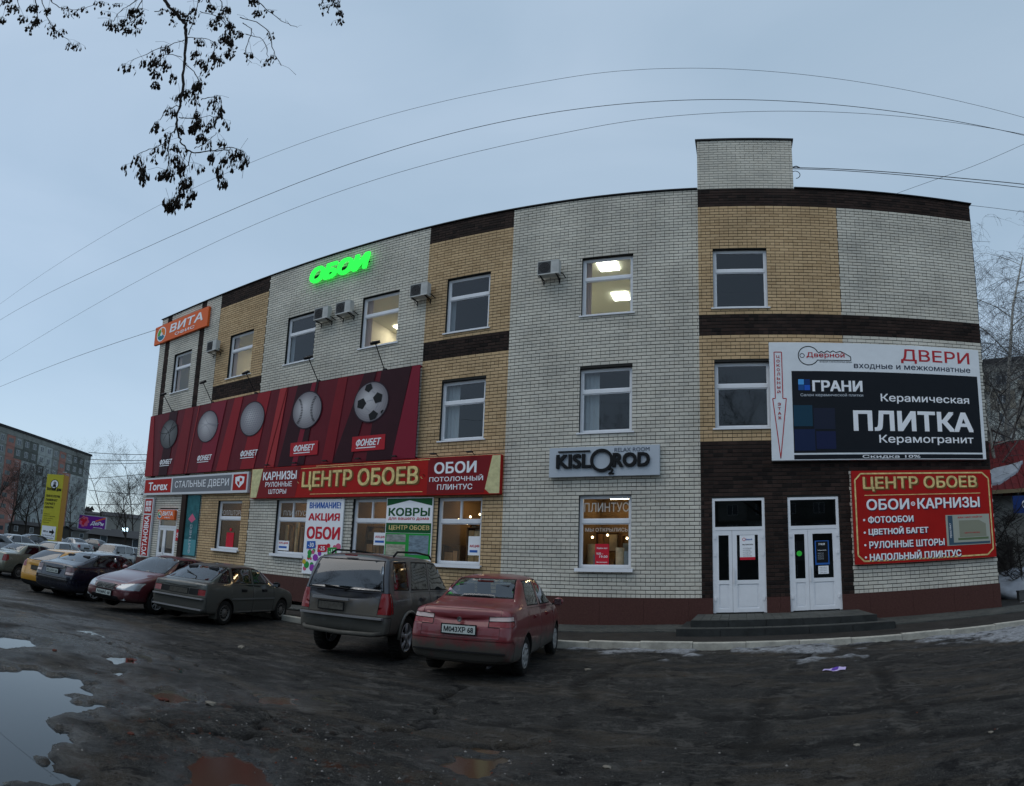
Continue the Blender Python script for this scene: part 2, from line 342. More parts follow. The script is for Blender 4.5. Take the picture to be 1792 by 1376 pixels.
def window(a, b, c, d, kind='dark', sashes=1, curtain=None, sill=.05):
    y = .12; t = .065; m = MB(); h = d-c; zt = d-.36*h
    m.box(a,a+t,y,y+.07,c,d); m.box(b-t,b,y,y+.07,c,d); m.box(a+t,b-t,y,y+.07,d-t,d); m.box(a+t,b-t,y,y+.07,c,c+t); m.box(a+t,b-t,y-.008,y+.07,zt-.05,zt+.05)
    if sashes == 2: mm = (a+b)/2; m.box(mm-.03,mm+.03,y,y+.07,zt+.05,d-t)
    # inner sash beads
    for z0, z1 in ((c+t, zt-.05), (zt+.05, d-t)):
        m.box(a+t,a+t+.03,y+.012,y+.06,z0,z1); m.box(b-t-.03,b-t,y+.012,y+.06,z0,z1); m.box(a+t+.03,b-t-.03,y+.012,y+.06,z0,z0+.03); m.box(a+t+.03,b-t-.03,y+.012,y+.06,z1-.03,z1)
    f = m.build('window', pvc, shop)
    for z0, z1 in ((c+t, zt-.05), (zt+.05, d-t)):
        g = MB(); g.quad((a+t,y+.035,z0),(b-t,y+.035,z0),(b-t,y+.035,z1),(a+t,y+.035,z1)); g.build('pane', glass if kind != 'shop' else glassm('shop window glass', (.95,.96,.96), 1.33), f)
    s = MB(); s.box(a-.06,b+.06,-sill,y,c-.045,c-.004)
    if sill > .06: s.box(a-.06,b+.06,-sill,-sill+.03,c-.1,c-.045)
    s.build('sill', pvc, f)
    r = room(a, b, c, d, kind)
    if curtain:
        m = MB()
        for (u, v, w0, w1) in curtain:
            n = 8
            for i in range(n):
                p, q = u+(v-u)*i/n, u+(v-u)*(i+1)/n
                m.quad((p,.30+.03*(i%2),w0),(q,.30+.03*((i+1)%2),w0),(q,.30+.03*((i+1)%2),w1),(p,.30+.03*(i%2),w1))
        m.build('curtain', curt if kind == 'dark' else mat('peach curtain', (.5,.34,.26), .8), f)
    return f, r
def lamp_panel(x0, x1, y0, y1, z, m=None):
    q = MB(); q.box(x0,x1,y0,y1,z-.03,z); q.build('ceiling_lamp', m or lampw, shop)
Wn = {}
for (a, b, c, d) in WIN:
    key = (round(a,1), round(c,1)); kind = 'dark'; cu = None; sh = 1
    if c > 8:
        if a in (-17.0, -10.03, -2.38, -21.15): kind = 'lit'
        if a == -2.38: cu = [(a, a+.22, c, d)]
        if a in (-13.6, -6.73): cu = [(a, a+.2, c, c+1.3)]
        if a in (-17.0, -21.15, -10.03): cu = [(a, a+.25, c, d)]
    elif c > 5: cu = [(a, a+.5, c, d)] if a < 0 else None
    else: kind = 'shop'; sh = 2 if -14 < a < -5 else 1
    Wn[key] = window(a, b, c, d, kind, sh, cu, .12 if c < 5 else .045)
for k, xs_ in ((-2.38, [(-2.26,-1.66,1.14,1.79),(-2.3,-1.75,3.45,4.05)]), (-10.03, [(-9.2,-8.6,.8,1.25)]), (-17.0, [(-17.4,-16.8,3.2,3.8)]), (-21.15, [(-22.1,-21.5,3.2,3.8)])):
    for (p, q, y0, y1) in xs_: lamp_panel(p, q, y0, y1, 11.33, lampc if k == -2.38 else lampw)
for x_ in (-3.7,-.2): lamp_panel(x_-.3,x_+.3,3.4,4.0,11.33,lampc); lamp_panel(x_-.3,x_+.3,1.2,1.8,11.33,lampc)  # extra lamps out of view, added to brighten the lit ceiling
for x_ in (-10.9,-9.4): lamp_panel(x_-.3,x_+.3,3.6,4.2,11.33)  # two more added out of view for the warm lit office
lamp_panel(-16.3,-15.7,3.2,3.8,11.33)  # added only to brighten this room
# entrance doors
dglass = glassm('door glass', (.35,.38,.4), 1.7)
def pdoor(a, b, c, d, label, lit=False):
    t = empty('entrance_door'); tag(t, label, 'door', 'white plastic shop doors')
    y = .02; m = MB(); fr = .07; tz = d-.75
    m.box(a,a+fr,y,y+.08,c,d); m.box(b-fr,b,y,y+.08,c,d); m.box(a+fr,b-fr,y,y+.08,d-fr,d); m.box(a+fr,b-fr,y,y+.08,tz-.09,tz); m.build('door_frame', pvc, t)
    g = MB(); g.quad((a+fr,y+.05,tz),(b-fr,y+.05,tz),(b-fr,y+.05,d-fr),(a+fr,y+.05,d-fr)); g.build('transom_pane', dglass, t)
    sp = a+.5
    for (p, q, pad) in ((a+fr, sp, .085), (sp+.006, b-fr, .12)):
        m = MB(); yy = y+.008; zt = tz-.095; z0 = c+.02; zm = c+.8
        m.box(p,p+pad,yy,yy+.06,z0,zt); m.box(q-pad,q,yy,yy+.06,z0,zt); m.box(p+pad,q-pad,yy,yy+.06,zt-.12,zt); m.box(p+pad,q-pad,yy,yy+.06,zm-.05,zm+.05); m.box(p+pad,q-pad,yy,yy+.06,z0,z0+.1); m.box(p+pad,q-pad,yy+.02,yy+.05,z0+.1,zm-.05)
        m.box(p+pad+.04,q-pad-.04,yy+.012,yy+.02,z0+.14,zm-.09)
        lf = m.build('door_leaf', pvc, t)
        g = MB(); g.quad((p+pad,yy+.03,zm+.05),(q-pad,yy+.03,zm+.05),(q-pad,yy+.03,zt-.12),(p+pad,yy+.03,zt-.12)); g.build('pane', dglass, lf)
        h = MB(); hx = p+.03 if p > a+.2 else p+.0
        if p > a+.2: h.box(hx-.015,hx+.02,yy-.05,yy-.03,z0+.75,z0+1.15); h.box(hx-.01,hx+.015,yy-.03,yy,z0+.78,z0+.8); h.box(hx-.01,hx+.015,yy-.03,yy,z0+1.1,z0+1.12); h.build('handle', mat('handle white', (.7,.7,.72), .3), lf)
        h = MB()
        for hz in (z0+.3, z0+1.45, z0+1.9): xq = q-.02 if p > a+.2 else p-.03; h.box(xq,xq+.05,yy-.025,yy,hz,hz+.1)
        h.build('hinge', pvc, lf)
    r = MB(); w = darkroom if not lit else shoproom
    x0, x1, y0, y1, z0, z1 = a-.2, b+.2, .32, 4, c-.03, d+.2
    r.quad((x0,y1,z0),(x1,y1,z0),(x1,y1,z1),(x0,y1,z1)); r.quad((x0,y0,z0),(x0,y1,z0),(x0,y1,z1),(x0,y0,z1)); r.quad((x1,y0,z0),(x1,y0,z1),(x1,y1,z1),(x1,y1,z0)); r.quad((x0,y0,z1),(x0,y1,z1),(x1,y1,z1),(x1,y0,z1)); r.quad((x0,y0,z0),(x1,y0,z0),(x1,y1,z0),(x0,y1,z0))
    r.build('room', w, shop)
    return t
pdoor(*DOORS[1], 'white plastic door with a white and red notice, left of the two on the steps')
pdoor(*DOORS[2], 'white plastic door with a black poster and a paper sheet, right of the two on the steps')
pdoor(*DOORS[0], 'lit white plastic door under a small orange sign at the far end', True)
lamp_panel(-20.7,-20.1,.8,1.4,3.35)
# ================================================================= SIGNS
red = mat('sign red', (.38,.012,.010), .5, var=.12, vs=1.5); dred = mat('deep red', (.2,.012,.016), .4); white = mat('print white', (.84,.86,.9), .45); black = mat('print black', (.012,.013,.015), .5)
gold = mat('gold lettering', (.78,.60,.26), .4, .1, var=.5, vs=9); goldd = mat('gold edge', (.16,.08,.025), .5); cream = mat('cream print', (.62,.58,.32), .6, var=.3, vs=6)
orange = mat('sign orange', (.72,.13,.03), .4); grey = mat('sign grey', (.17,.18,.2), .45); lgrey = mat('sign pale grey', (.46,.51,.57), .45, var=.06, vs=2); steel = mat('dark steel', (.03,.03,.033), .5, .6)
def board(name, label, s0, s1, z0, z1, m, depth=.1, back=.02, grp=None, frame=None, fw=.05, cat='sign'):
    t = empty(name, (0,0,0)); tag(t, label, cat, grp); y0 = -back-depth
    q = MB(); q.box(s0,s1,y0,-back,z0,z1); q.build('panel', m, t)
    if frame:
        q = MB(); yf = y0-.012; q.box(s0,s1,yf,y0-.001,z1-fw,z1); q.box(s0,s1,yf,y0-.001,z0,z0+fw); q.box(s0,s0+fw,yf,y0-.001,z0+fw,z1-fw); q.box(s1-fw,s1,yf,y0-.001,z0+fw,z1-fw); q.build('frame', frame, t)
    return t, y0-.004
def flat(name, pts, y, m, t):
    q = MB(); q.poly([(p[0], y, p[1]) for p in pts]); return q.build(name, m, t)
def rect(name, a, b, c, d, y, m, t): return flat(name, [(a,c),(b,c),(b,d),(a,d)], y, m, t)
def disc(name, c, r, y, m, t, rx=None, n=28):
    q = MB(); q.disc((c[0], y, c[1]), r, n, 0, rx); return q.build(name, m, t)
def ring(name, c, r0, r1, y, m, t, a0=0, a1=360, n=32, depth=0, rx=1):
    q = MB()
    for i in range(n):
        u, v = R(a0+(a1-a0)*i/n), R(a0+(a1-a0)*(i+1)/n)
        P = lambda r, w: (c[0]+rx*r*math.cos(w), y, c[1]+r*math.sin(w))
        q.quad(P(r0,u), P(r1,u), P(r1,v), P(r0,v))
        if depth:
            for r in (r0, r1):
                p1, p2 = P(r,u), P(r,v); q.quad(p1, p2, (p2[0], y+depth, p2[2]), (p1[0], y+depth, p1[2]))
    return q.build(name, m, t)
# -- big red betting banner with five balls
t = empty('sports_banner'); tag(t, 'long dark red banner with five printed balls across the second storey', 'banner')
a0, a1, z0, z1 = -22.42, -7.43, 4.78, 7.80; yb = -.16
cbase = mat('banner maroon', (.12,.009,.018), .45, var=.1, vs=2)
m = MB(); n = 60
for i in range(n):   # the sheet ripples slightly
    p, q = a0+(a1-a0)*i/n, a0+(a1-a0)*(i+1)/n; f = lambda x: yb+.012*math.sin(x*5.1)+.008*math.sin(x*11+1)
    m.quad((p,f(p)*.25-.12,z0),(q,f(q)*.25-.12,z0),(q,f(q)*.25-.12,z1),(p,f(p)*.25-.12,z1))
m.box(a0,a1,-.11,-.05,z1-.05,z1); m.box(a0,a1,-.11,-.05,z0,z0+.05)
m.build('sheet', cbase, t)
sh = [mat('stripe bright red', (.26,.012,.02), .45), mat('stripe red', (.19,.010,.018), .45, var=.15, vs=1.2), mat('stripe dark', (.035,.008,.014), .5, var=.25, vs=1.2), mat('stripe crimson', (.20,.012,.03), .45), mat('stripe pale', (.34,.03,.035), .45)]
yy = -.175; H = z1-z0
bands = [(-22.42,-21.7,-22.42,-22.1,0),(-21.2,-20.5,-20.75,-20.1,2),(-20.1,-19.2,-19.5,-18.9,1),(-19.0,-18.95,-18.5,-18.45,4),(-18.2,-17.2,-17.6,-16.6,3),(-16.9,-16.2,-16.1,-15.6,0),(-15.4,-14.6,-14.7,-14.0,0),(-14.0,-13.5,-13.5,-13.1,4),(-13.9,-13.86,-13.15,-13.11,4),
  (-13.3,-12.0,-12.6,-11.6,2),(-11.2,-10.7,-10.7,-10.3,1),(-10.7,-9.9,-9.6,-9.1,2),(-9.3,-8.3,-8.9,-7.75,2),(-8.3,-7.43,-7.72,-7.43,3),(-12.6,-12.35,-11.9,-11.7,3)]
for b0, b1_, t0, t1, k in bands: flat('stripe', [(b0,z0),(b1_,z0),(t1,z1),(t0,z1)], yy-.0015*(k+1), sh[k], t)
bw = mat('ball print pale', (.36,.35,.37), .6, var=.12, vs=2.5); bgk = mat('ball print grey', (.15,.16,.17), .6); bsh = mat('ball print shade', (.25,.25,.29), .6)
yc = yy-.016
for k, (cx_, cz) in enumerate(((-20.65,6.72),(-17.74,6.77),(-14.93,6.78),(-12.05,6.79),(-9.24,6.76))):
    disc('ball_outline', (cx_, cz), .71, yc, mat('ball print rim', (.03,.02,.03), .6), t, n=36)
    b = disc('ball', (cx_, cz), .67, yc-.002, bgk if k == 0 else bw, t, n=36); yl = yc-.014
    c0 = (.085,.09,.095) if k == 0 else (.2,.19,.21); c1 = (.2,.21,.22) if k == 0 else (.52,.51,.53)
    for j in range(9):
        f_ = j/8; mm_ = mat('ball tone %d %d' % (min(k, 1), j), tuple(a+(b2-a)*f_ for a, b2 in zip(c0, c1)), .6); disc('ball_tone', (cx_-.13*f_, cz+.12*f_), .67*(1-.82*f_), yc-.003-.001*j, mm_, b, n=36)
    def arc(cx2, cz2, r, a, b2, w_, mm): return ring('ball_line', (cx2, cz2), r-w_, r+w_, yl, mm, b, a, b2, 20)
    if k == 0:
        arc(cx_-.9, cz-.6, 1.1, 2, 68, .012, black); arc(cx_+.7, cz-.9, 1.25, 88, 150, .012, black); arc(cx_-.25, cz+1.2, 1.15, -120, -52, .012, black); arc(cx_+1.1, cz-.1, 1.0, 140, 212, .012, black)
    if k == 1:
        arc(cx_-.6, cz-.75, .95, 8, 88, .008, bsh); arc(cx_+.5, cz+.8, .8, 195, 290, .008, bsh); arc(cx_+.1, cz-.9, 1.0, 55, 128, .008, bsh)
    if k == 2:
        q = MB()
        for i in range(-7, 8):
            for j in range(-7, 8):
                x, z = (i+(j % 2)*.5)*.1, j*.088
                if x*x+z*z < .37: q.disc((cx_+x, yl, cz+z), .032, 8)
        q.build('dimples', bsh, b)
    if k == 3:
        for cc, aa, bb in ((cx_-.95, -38, 38), (cx_+.95, 142, 218)):
            q = MB()
            for i in range(17):
                w_ = R(aa+(bb-aa)*i/16); x, z = cc+.72*math.cos(w_), cz+.72*math.sin(w_)
                if (x-cx_)**2+(z-cz)**2 < .40: q.quad((x-.05,yl,z-.006),(x+.05,yl,z-.022),(x+.05,yl,z+.002),(x-.05,yl,z+.018))
            q.build('stitches', black, b)
    if k == 4:
        for ax, az_, rr, ro in ((.28,.1,.2,10),(-.37,-.03,.2,-20),(-.12,.5,.17,40),(.14,-.5,.2,0),(.5,-.4,.08,0)):
            pts = [(cx_+ax+rr*math.cos(R(72*i+90+ro)), cz+az_+rr*math.sin(R(72*i+90+ro))) for i in range(5)]
            pts = [(p[0], p[1]) if (p[0]-cx_)**2+(p[1]-cz)**2 < .42 else (cx_+(p[0]-cx_)*.64/math.hypot(p[0]-cx_, p[1]-cz), cz+(p[1]-cz)*.64/math.hypot(p[0]-cx_, p[1]-cz)) for p in pts]
            flat('patch', pts, yl, black, b)
        for u, v in (((.1,.05),(-.18,.03)),((-.02,-.32),(-.22,-.18)),((.3,-.1),(.2,-.32)),((.15,.28),(.02,.38))): 
            d = Vector((v[0]-u[0], v[1]-u[1])).normalized()*.008; flat('seam', [(cx_+u[0]-d.y,cz+u[1]+d.x),(cx_+v[0]-d.y,cz+v[1]+d.x),(cx_+v[0]+d.y,cz+v[1]-d.x),(cx_+u[0]+d.y,cz+u[1]-d.x)], yl, bsh, b)
    zz = 5.38
    if k > 2: rect('tag', cx_-.66, cx_+.66, zz-.26, zz+.24, yc, sh[1] if k < 3 else mat('tag red', (.4,.02,.03), .45), t)
    text('ФОНБЕТ', (cx_-.48, cx_+.5, zz-.1, zz+.14), yc-.004, white, t, .03, .3); rect('underline', cx_-.48, cx_+.3, zz-.17, zz-.14, yc-.004, white, t)
# -- Torex
t, y = board('door_shop_sign', 'long white framed sign in red and grey with white lettering about steel doors', -22.38, -14.87, 3.86, 4.68, mat('frame white', (.6,.62,.65), .4), .14)
rect('red_block', -22.3, -20.06, 3.96, 4.6, y, red, t); rect('grey_block', -19.96, -15.85, 3.96, 4.6, y, grey, t); rect('red_block', -15.75, -14.95, 3.96, 4.6, y, red, t)
text('Torex', (-21.95,-20.35,4.08,4.46), y-.004, white, t, .03); text('СТАЛЬНЫЕ ДВЕРИ', (-19.75,-16.0,4.1,4.46), y-.004, white, t, .0)
flat('shield', [(-15.62,4.48),(-15.35,4.53),(-15.08,4.48),(-15.1,4.25),(-15.35,4.05),(-15.6,4.25)], y-.004, white, t)
for p in ([(-15.35,4.46),(-15.2,4.42),(-15.2,4.32),(-15.35,4.3)], [(-15.35,4.3),(-15.5,4.32),(-15.48,4.22),(-15.35,4.12)]): flat('shield_mark', p, y-.008, red, t)
# -- vertical installation sign
t, y = board('vertical_sign', 'tall narrow red sign with white lettering running up the left corner', -22.25, -21.45, .9, 3.74, mat('frame white', (.6,.62,.65), .4), .1)
rect('red_block', -22.18, -21.52, 2.98, 3.68, y, red, t); rect('red_block', -22.18, -21.52, .95, 2.9, y, red, t)
for i in (0, 1):
    for j in (0, 1): x, z = -22.08+.25*i, 3.08+.28*j; rect('figure', x, x+.2, z, z+.22, y-.004, white, t); rect('figure_gap', x+.08, x+.12, z+.04, z+.18, y-.006, red, t)
text('УСТАНОВКА', (-22.06,-21.66,.98,2.86), y-.004, white, t, .02, rot=1)
# -- orange office sign, roof
def vita(a, b, c, d, lab, nm='office_sign'):
    t, y = board(nm, lab, a, b, c, d, orange, .12); w_, h = b-a, d-c
    r = .4*h; cc = (a+.14*w_, c+.5*h); disc('logo_disc', cc, r, y, white, t, n=28)
    ring('logo_arc', cc, .25*r, .85*r, y-.003, mat('logo teal', (.02,.18,.28), .5), t, 200, 330, 12); ring('logo_arc', cc, .25*r, .85*r, y-.003, mat('logo green', (.1,.4,.06), .5), t, 110, 195, 12); ring('logo_arc', cc, .25*r, .85*r, y-.003, mat('logo orange', (.75,.2,.03), .5), t, -25, 100, 12)
    text('ВИТА', (a+.31*w_, b-.09*w_, c+.4*h, c+.82*h), y-.003, white, t, .04, .12); text('ОФИС', (a+.42*w_, b-.22*w_, c+.12*h, c+.28*h), y-.003, white, t, .02)
vita(-22.95, -18.6, 11.68, 12.68, 'orange office sign with round logo under the roof at the far corner')
vita(-20.95, -19.6, 2.72, 3.16, 'small orange sign above the lit white door at the far end', 'door_sign')
# -- green neon word
t = empty('neon_sign'); tag(t, 'glowing green letters on the white brick near the roof', 'sign')
text('ОБОИ', (-12.45,-9.8,12.0,12.62), -.1, glow('green neon', (.03,1,.08), 1.3), t, .045, .2, depth=.09)
m = MB(); m.box(-12.4,-9.85,-.09,.0,12.28,12.31); m.build('rail', steel, t)
# -- long wallpaper sign
t, y = board('wallpaper_shop_sign', 'long red sign with big gold lettering and cream ends over the shop windows', -14.66, -4.58, 3.63, 4.76, red, .16)
flat('cream_end', [(-14.64,3.65),(-14.3,3.65),(-14.05,4.74),(-14.64,4.74)], y, cream, t); flat('cream_end', [(-4.6,4.74),(-4.85,4.74),(-5.05,3.78),(-4.9,3.65),(-4.6,3.65)], y, cream, t)
flat('dark_end', [(-14.3,3.65),(-12.3,3.65),(-12.1,4.74),(-14.05,4.74)], y, dred, t); flat('dark_end', [(-6.95,3.65),(-5.08,3.68),(-4.88,4.74),(-6.95,4.74)], y, dred, t)
for z_, q in ((4.64,-.2),(3.73,.3),(4.7,.5)): rect('gold_line', -11.9+q, -7.4+q, z_, z_+.018, y-.003, gold, t)
text('КАРНИЗЫ', (-14.0,-12.3,4.3,4.6), y-.003, white, t, .03); text('РУЛОННЫЕ', (-13.85,-12.5,4.04,4.22), y-.003, white, t, .015); text('ШТОРЫ', (-13.65,-12.75,3.78,3.95), y-.003, white, t, .015)
text('ЦЕНТР ОБОЕВ', (-11.95,-7.25,3.86,4.5), y-.003, goldd, t, .045); text('ЦЕНТР ОБОЕВ', (-12.0,-7.3,3.89,4.53), y-.006, gold, t, .02)
text('ОБОИ', (-6.72,-5.35,4.27,4.6), y-.003, white, t, .035); text('ПОТОЛОЧНЫЙ', (-6.88,-5.12,4.03,4.2), y-.003, white, t, .015); text('ПЛИНТУС', (-6.6,-5.45,3.78,3.94), y-.003, white, t, .015)
for c_ in ((-12.15,4.2),(-7.12,4.2)):
    for aa in (0,60,120): ring('flourish', c_, .05, .07, y-.003, gold, t, aa*3, aa*3+90, 8)
# -- sale poster
t, y = board('sale_poster', 'white sale poster with blue and red words and flowers between shop windows', -11.8, -10.15, 1.0, 3.57, white, .05)
bl = mat('print blue', (.03,.12,.45), .5); gr = mat('print green', (.03,.3,.06), .5); pinkm = mat('print pink', (.6,.12,.22), .5); rdp = mat('print red', (.55,.02,.04), .5)
text('ВНИМАНИЕ!', (-11.65,-10.28,3.26,3.46), y, bl, t, .04); text('АКЦИЯ', (-11.66,-10.3,2.8,3.08), y, rdp, t, .05); text('ОБОИ', (-11.68,-10.25,2.22,2.62), y, rdp, t, .05)
for i, (x, z, mm, tx) in enumerate(((-11.45,2.0,bl,'-30'),(-10.95,1.9,rdp,'-25'),(-10.5,1.82,gr,'-15'))):
    flat('price_tag', [(x-.2,z-.14),(x+.2,z-.11),(x+.18,z+.14),(x-.2,z+.12)], y-.007, mm, t); text(tx, (x-.13,x+.12,z-.07,z+.07), y-.01, white, t, .03)
for i in range(46):
    x, z = random.uniform(-11.72,-10.25), random.uniform(1.05,2.0); disc('flower', (x,z), random.uniform(.05,.13), y-.0005*random.randint(1,9), random.choice([pinkm,rdp,gr,pinkm,mat('print violet',(.3,.05,.4),.5),mat('print yellow',(.6,.45,.05),.5)]), t, n=9)
# -- carpet poster
t, y = board('carpet_poster', 'green and white carpet poster with a roof shape and carpet pictures', -8.44, -6.78, .75, 3.58, white, .05)
dgr = mat('print dark green', (.012,.09,.03), .5)
flat('green_corner', [(-8.42,3.56),(-8.42,3.33),(-7.6,3.5),(-6.8,3.33),(-6.8,3.56)], y, dgr, t); text('КОВРЫ', (-8.34,-6.88,3.02,3.26), y, dgr, t, .05); text('для вашего дома', (-8.34,-6.9,2.88,2.97), y, rdp, t, .02)
rect('green_band', -8.42, -6.8, 2.5, 2.8, y, dgr, t); text('ЦЕНТР ОБОЕВ', (-8.3,-6.86,2.57,2.73), y-.003, gold, t, .02)
rect('green_field', -8.42, -6.8, 1.72, 2.49, y, gr, t)
for a, b, c, d, col in ((-8.38,-7.67,2.22,2.45,(.3,.33,.32)),(-8.38,-7.67,1.75,2.14,(.42,.4,.32)),(-7.55,-6.86,1.84,2.43,(.2,.27,.33))): rect('carpet_picture', a, b, c, d, y-.003, mat('picture %.2f' % a+'%.2f' % c, col, .6, var=.6, vs=5, stretch=(1,1,3)), t)
disc('black_oval', (-7.0,1.35), .13, y-.002, black, t, .26); disc('black_oval', (-7.05,.98), .08, y-.002, black, t, .3); disc('black_oval', (-8.0,1.45), .2, y-.002, mat('picture beige', (.4,.37,.3), .6, var=.4, vs=8), t, .3)
# -- relax room sign
t, y = board('relax_room_sign', 'pale grey board with raised black lettering on the white brick wall', -3.16, -.13, 4.06, 4.87, lgrey, .12)
y -= .004
text('KISL', (-2.93,-1.99,4.30,4.66), y, black, t, .05, depth=.05); text('ROD', (-1.36,-.4,4.30,4.66), y, black, t, .05, depth=.05)
ring('letter_ring', (-1.68,4.48), .235, .315, y-.055, black, t, depth=.05, n=40); text('2', (-1.49,-1.35,4.11,4.26), y, black, t, .05, depth=.05)
m = MB(); m.box(-2.9,-2.0,y-.05,y,4.735,4.765); m.build('bar', black, t); text('RELAX ROOM', (-1.34,-.4,4.70,4.81), y, mat('thin letter', (.08,.1,.14), .5), t, .0)
# -- large tile billboard
t, y = board('tile_billboard', 'large white and black billboard for ceramic tiles and doors on the right wall', 2.8, 8.76, 4.37, 7.67, mat('banner white', (.74,.78,.82), .5, var=.1, vs=1.2, bump=.6, bs=2.2), .14)
navy = mat('billboard black', (.010,.013,.018), .5, bump=.6, bs=2.2)
rect('black_field', 3.38, 8.66, 4.56, 6.83, y, navy, t); rect('black_strip', 3.38, 8.66, 4.39, 4.51, y, navy, t)
for a, b, c, d, col in ((3.4,3.9,5.28,5.86,(.012,.05,.085)),(3.93,4.5,5.2,5.78,(.015,.02,.04)),(3.4,3.95,4.62,5.2,(.012,.022,.065)),(3.98,4.5,4.66,5.14,(.012,.018,.06))): rect('tile_print', a, b, c, d, y-.003, mat('tile %.1f%.1f' % (a, c), col, .4), t)
for a, c, col in ((3.55,6.44,(.08,.35,.75)),(3.71,6.44,(.01,.04,.16)),(3.55,6.28,(.015,.08,.28)),(3.71,6.28,(.02,.1,.5))): rect('logo_square', a, a+.15, c, c+.15, y-.003, mat('logo %.2f%.2f' % (a, c), col, .4), t)
text('ГРАНИ', (3.94,5.27,6.26,6.55), y-.003, white, t, .05); text('Салон керамической плитки', (3.6,5.29,6.09,6.19), y-.003, lgrey, t, .01)
text('Керамическая', (5.78,8.35,5.93,6.20), y-.003, white, t, .01); text('ПЛИТКА', (5.02,8.4,5.17,5.70), y-.003, white, t, .05); text('Керамогранит', (5.68,8.4,4.77,5.04), y-.003, white, t, .01)
text('Скидка 10%', (5.2,6.8,4.395,4.49), y-.003, white, t, .02)
rdl = mat('banner red', (.45,.03,.04), .5); text('ДВЕРИ', (6.42,8.45,7.13,7.55), y, rdl, t, .01); text('входные и межкомнатные', (5.08,8.46,6.9,7.06), y, mat('print navy', (.03,.04,.07), .5), t, .01)
ring('key_ring', (3.85,7.28), .26, .285, y, black, t, 28, 332, 30); ring('key_hole', (3.68,7.28), .05, .068, y, black, t, n=16)
def line(pts, w_, y, m, t, name='line'):
    q = MB()
    for (a, b), (c, d) in zip(pts[:-1], pts[1:]):
        v = Vector((c-a, d-b)).normalized()*w_; q.quad((a-v.y,y,b+v.x),(c-v.y,y,d+v.x),(c+v.y,y,d-v.x),(a+v.y,y,b-v.x))
    return q.build(name, m, t)
line([(4.08,7.41),(4.14,7.36),(4.2,7.41),(4.28,7.36),(4.36,7.43),(4.44,7.38),(4.52,7.43),(4.6,7.38),(4.72,7.42),(4.84,7.36),(5.0,7.26),(5.0,7.15),(4.08,7.15)], .012, y, black, t, 'key_outline')
text('Дверной', (3.8,4.83,7.2,7.38), y-.003, rdl, t, .01); text('входные и межкомнатные двери', (4.15,5.02,7.08,7.12), y-.003, black, t, .0)
line([(2.93,6.05),(2.93,7.38),(3.13,7.38),(3.13,6.05),(3.22,6.05),(3.03,4.42),(2.86,6.05),(2.93,6.05)], .012, y, rdl, t, 'arrow')
for i, ch in enumerate('ЦОКОЛЬНЫЙ'): text(ch, (2.99,3.07,7.2-.125*i,7.28-.125*i), y-.003, rdl, t, .03)
for i, ch in enumerate('ЭТАЖ'): text(ch, (2.99,3.07,5.85-.125*i,5.93-.125*i), y-.003, rdl, t, .03)
# -- right red sign
t, y = board('wallpaper_list_sign', 'square red sign listing goods with a small map, right of the doors', 4.88, 8.86, 1.6, 4.07, red, .12)
line([(5.12,1.68),(8.6,1.68),(8.78,1.84),(8.78,3.82),(8.6,3.99),(5.12,3.99),(4.96,3.82),(4.96,1.84),(5.12,1.68)], .02, y, gold, t, 'gold_frame')
text('ЦЕНТР ОБОЕВ', (5.21,8.44,3.49,3.87), y-.003, goldd, t, .05); text('ЦЕНТР ОБОЕВ', (5.18,8.41,3.52,3.90), y-.006, gold, t, .02); rect('gold_line', 5.2, 8.5, 3.4, 3.42, y, gold, t)
shd = mat('letter shadow', (.02,.03,.08), .5)
for s_, b_ in (('ОБОИ',(5.25,6.4,3.02,3.30)),('КАРНИЗЫ',(6.65,8.45,3.02,3.30)),('ФОТООБОИ',(5.27,6.5,2.67,2.85)),('ЦВЕТНОЙ БАГЕТ',(5.27,6.9,2.34,2.56)),('РУЛОННЫЕ ШТОРЫ',(5.27,7.34,2.01,2.19)),('НАПОЛЬНЫЙ ПЛИНТУС',(5.27,7.8,1.69,1.91))):
    text(s_, (b_[0]+.015,b_[1]+.015,b_[2]-.02,b_[3]-.02), y-.002, shd, t, .035); text(s_, b_, y-.005, white, t, .03)
for z_ in (2.76,2.43,2.10,1.78): disc('bullet', (5.16,z_), .03, y, white, t, n=10)
disc('bullet', (6.52,3.16), .06, y, white, t, n=16); ring('bullet_ring', (6.52,3.16), .02, .035, y-.003, rdp, t, n=12)
mp_ = rect('map', 7.42, 8.72, 1.98, 2.82, y, mat('map pale', (.36,.38,.33), .6), t); rect('map_strip', 7.48, 7.62, 2.06, 2.8, y-.003, mat('map blue', (.05,.09,.13), .5), t); rect('map_strip', 7.48, 8.7, 2.0, 2.06, y-.003, MT['map blue'], t)
flat('map_block', [(7.8,2.2),(8.6,2.2),(8.6,2.55),(8.4,2.66),(7.8,2.66)], y-.003, mat('map tan', (.24,.25,.19), .6), t); rect('map_road', 7.75, 8.66, 2.12, 2.18, y-.003, mat('map green', (.12,.17,.09), .6), t)
text('КАК НАС НАЙТИ', (7.78,8.5,2.72,2.78), y-.003, rdp, t, .02); text('ЦЕНТР ОБОЕВ', (7.95,8.4,2.29,2.33), y-.006, rdp, t, .01); text('проспект', (7.52,7.58,2.2,2.6), y-.006, white, t, 0, rot=1)
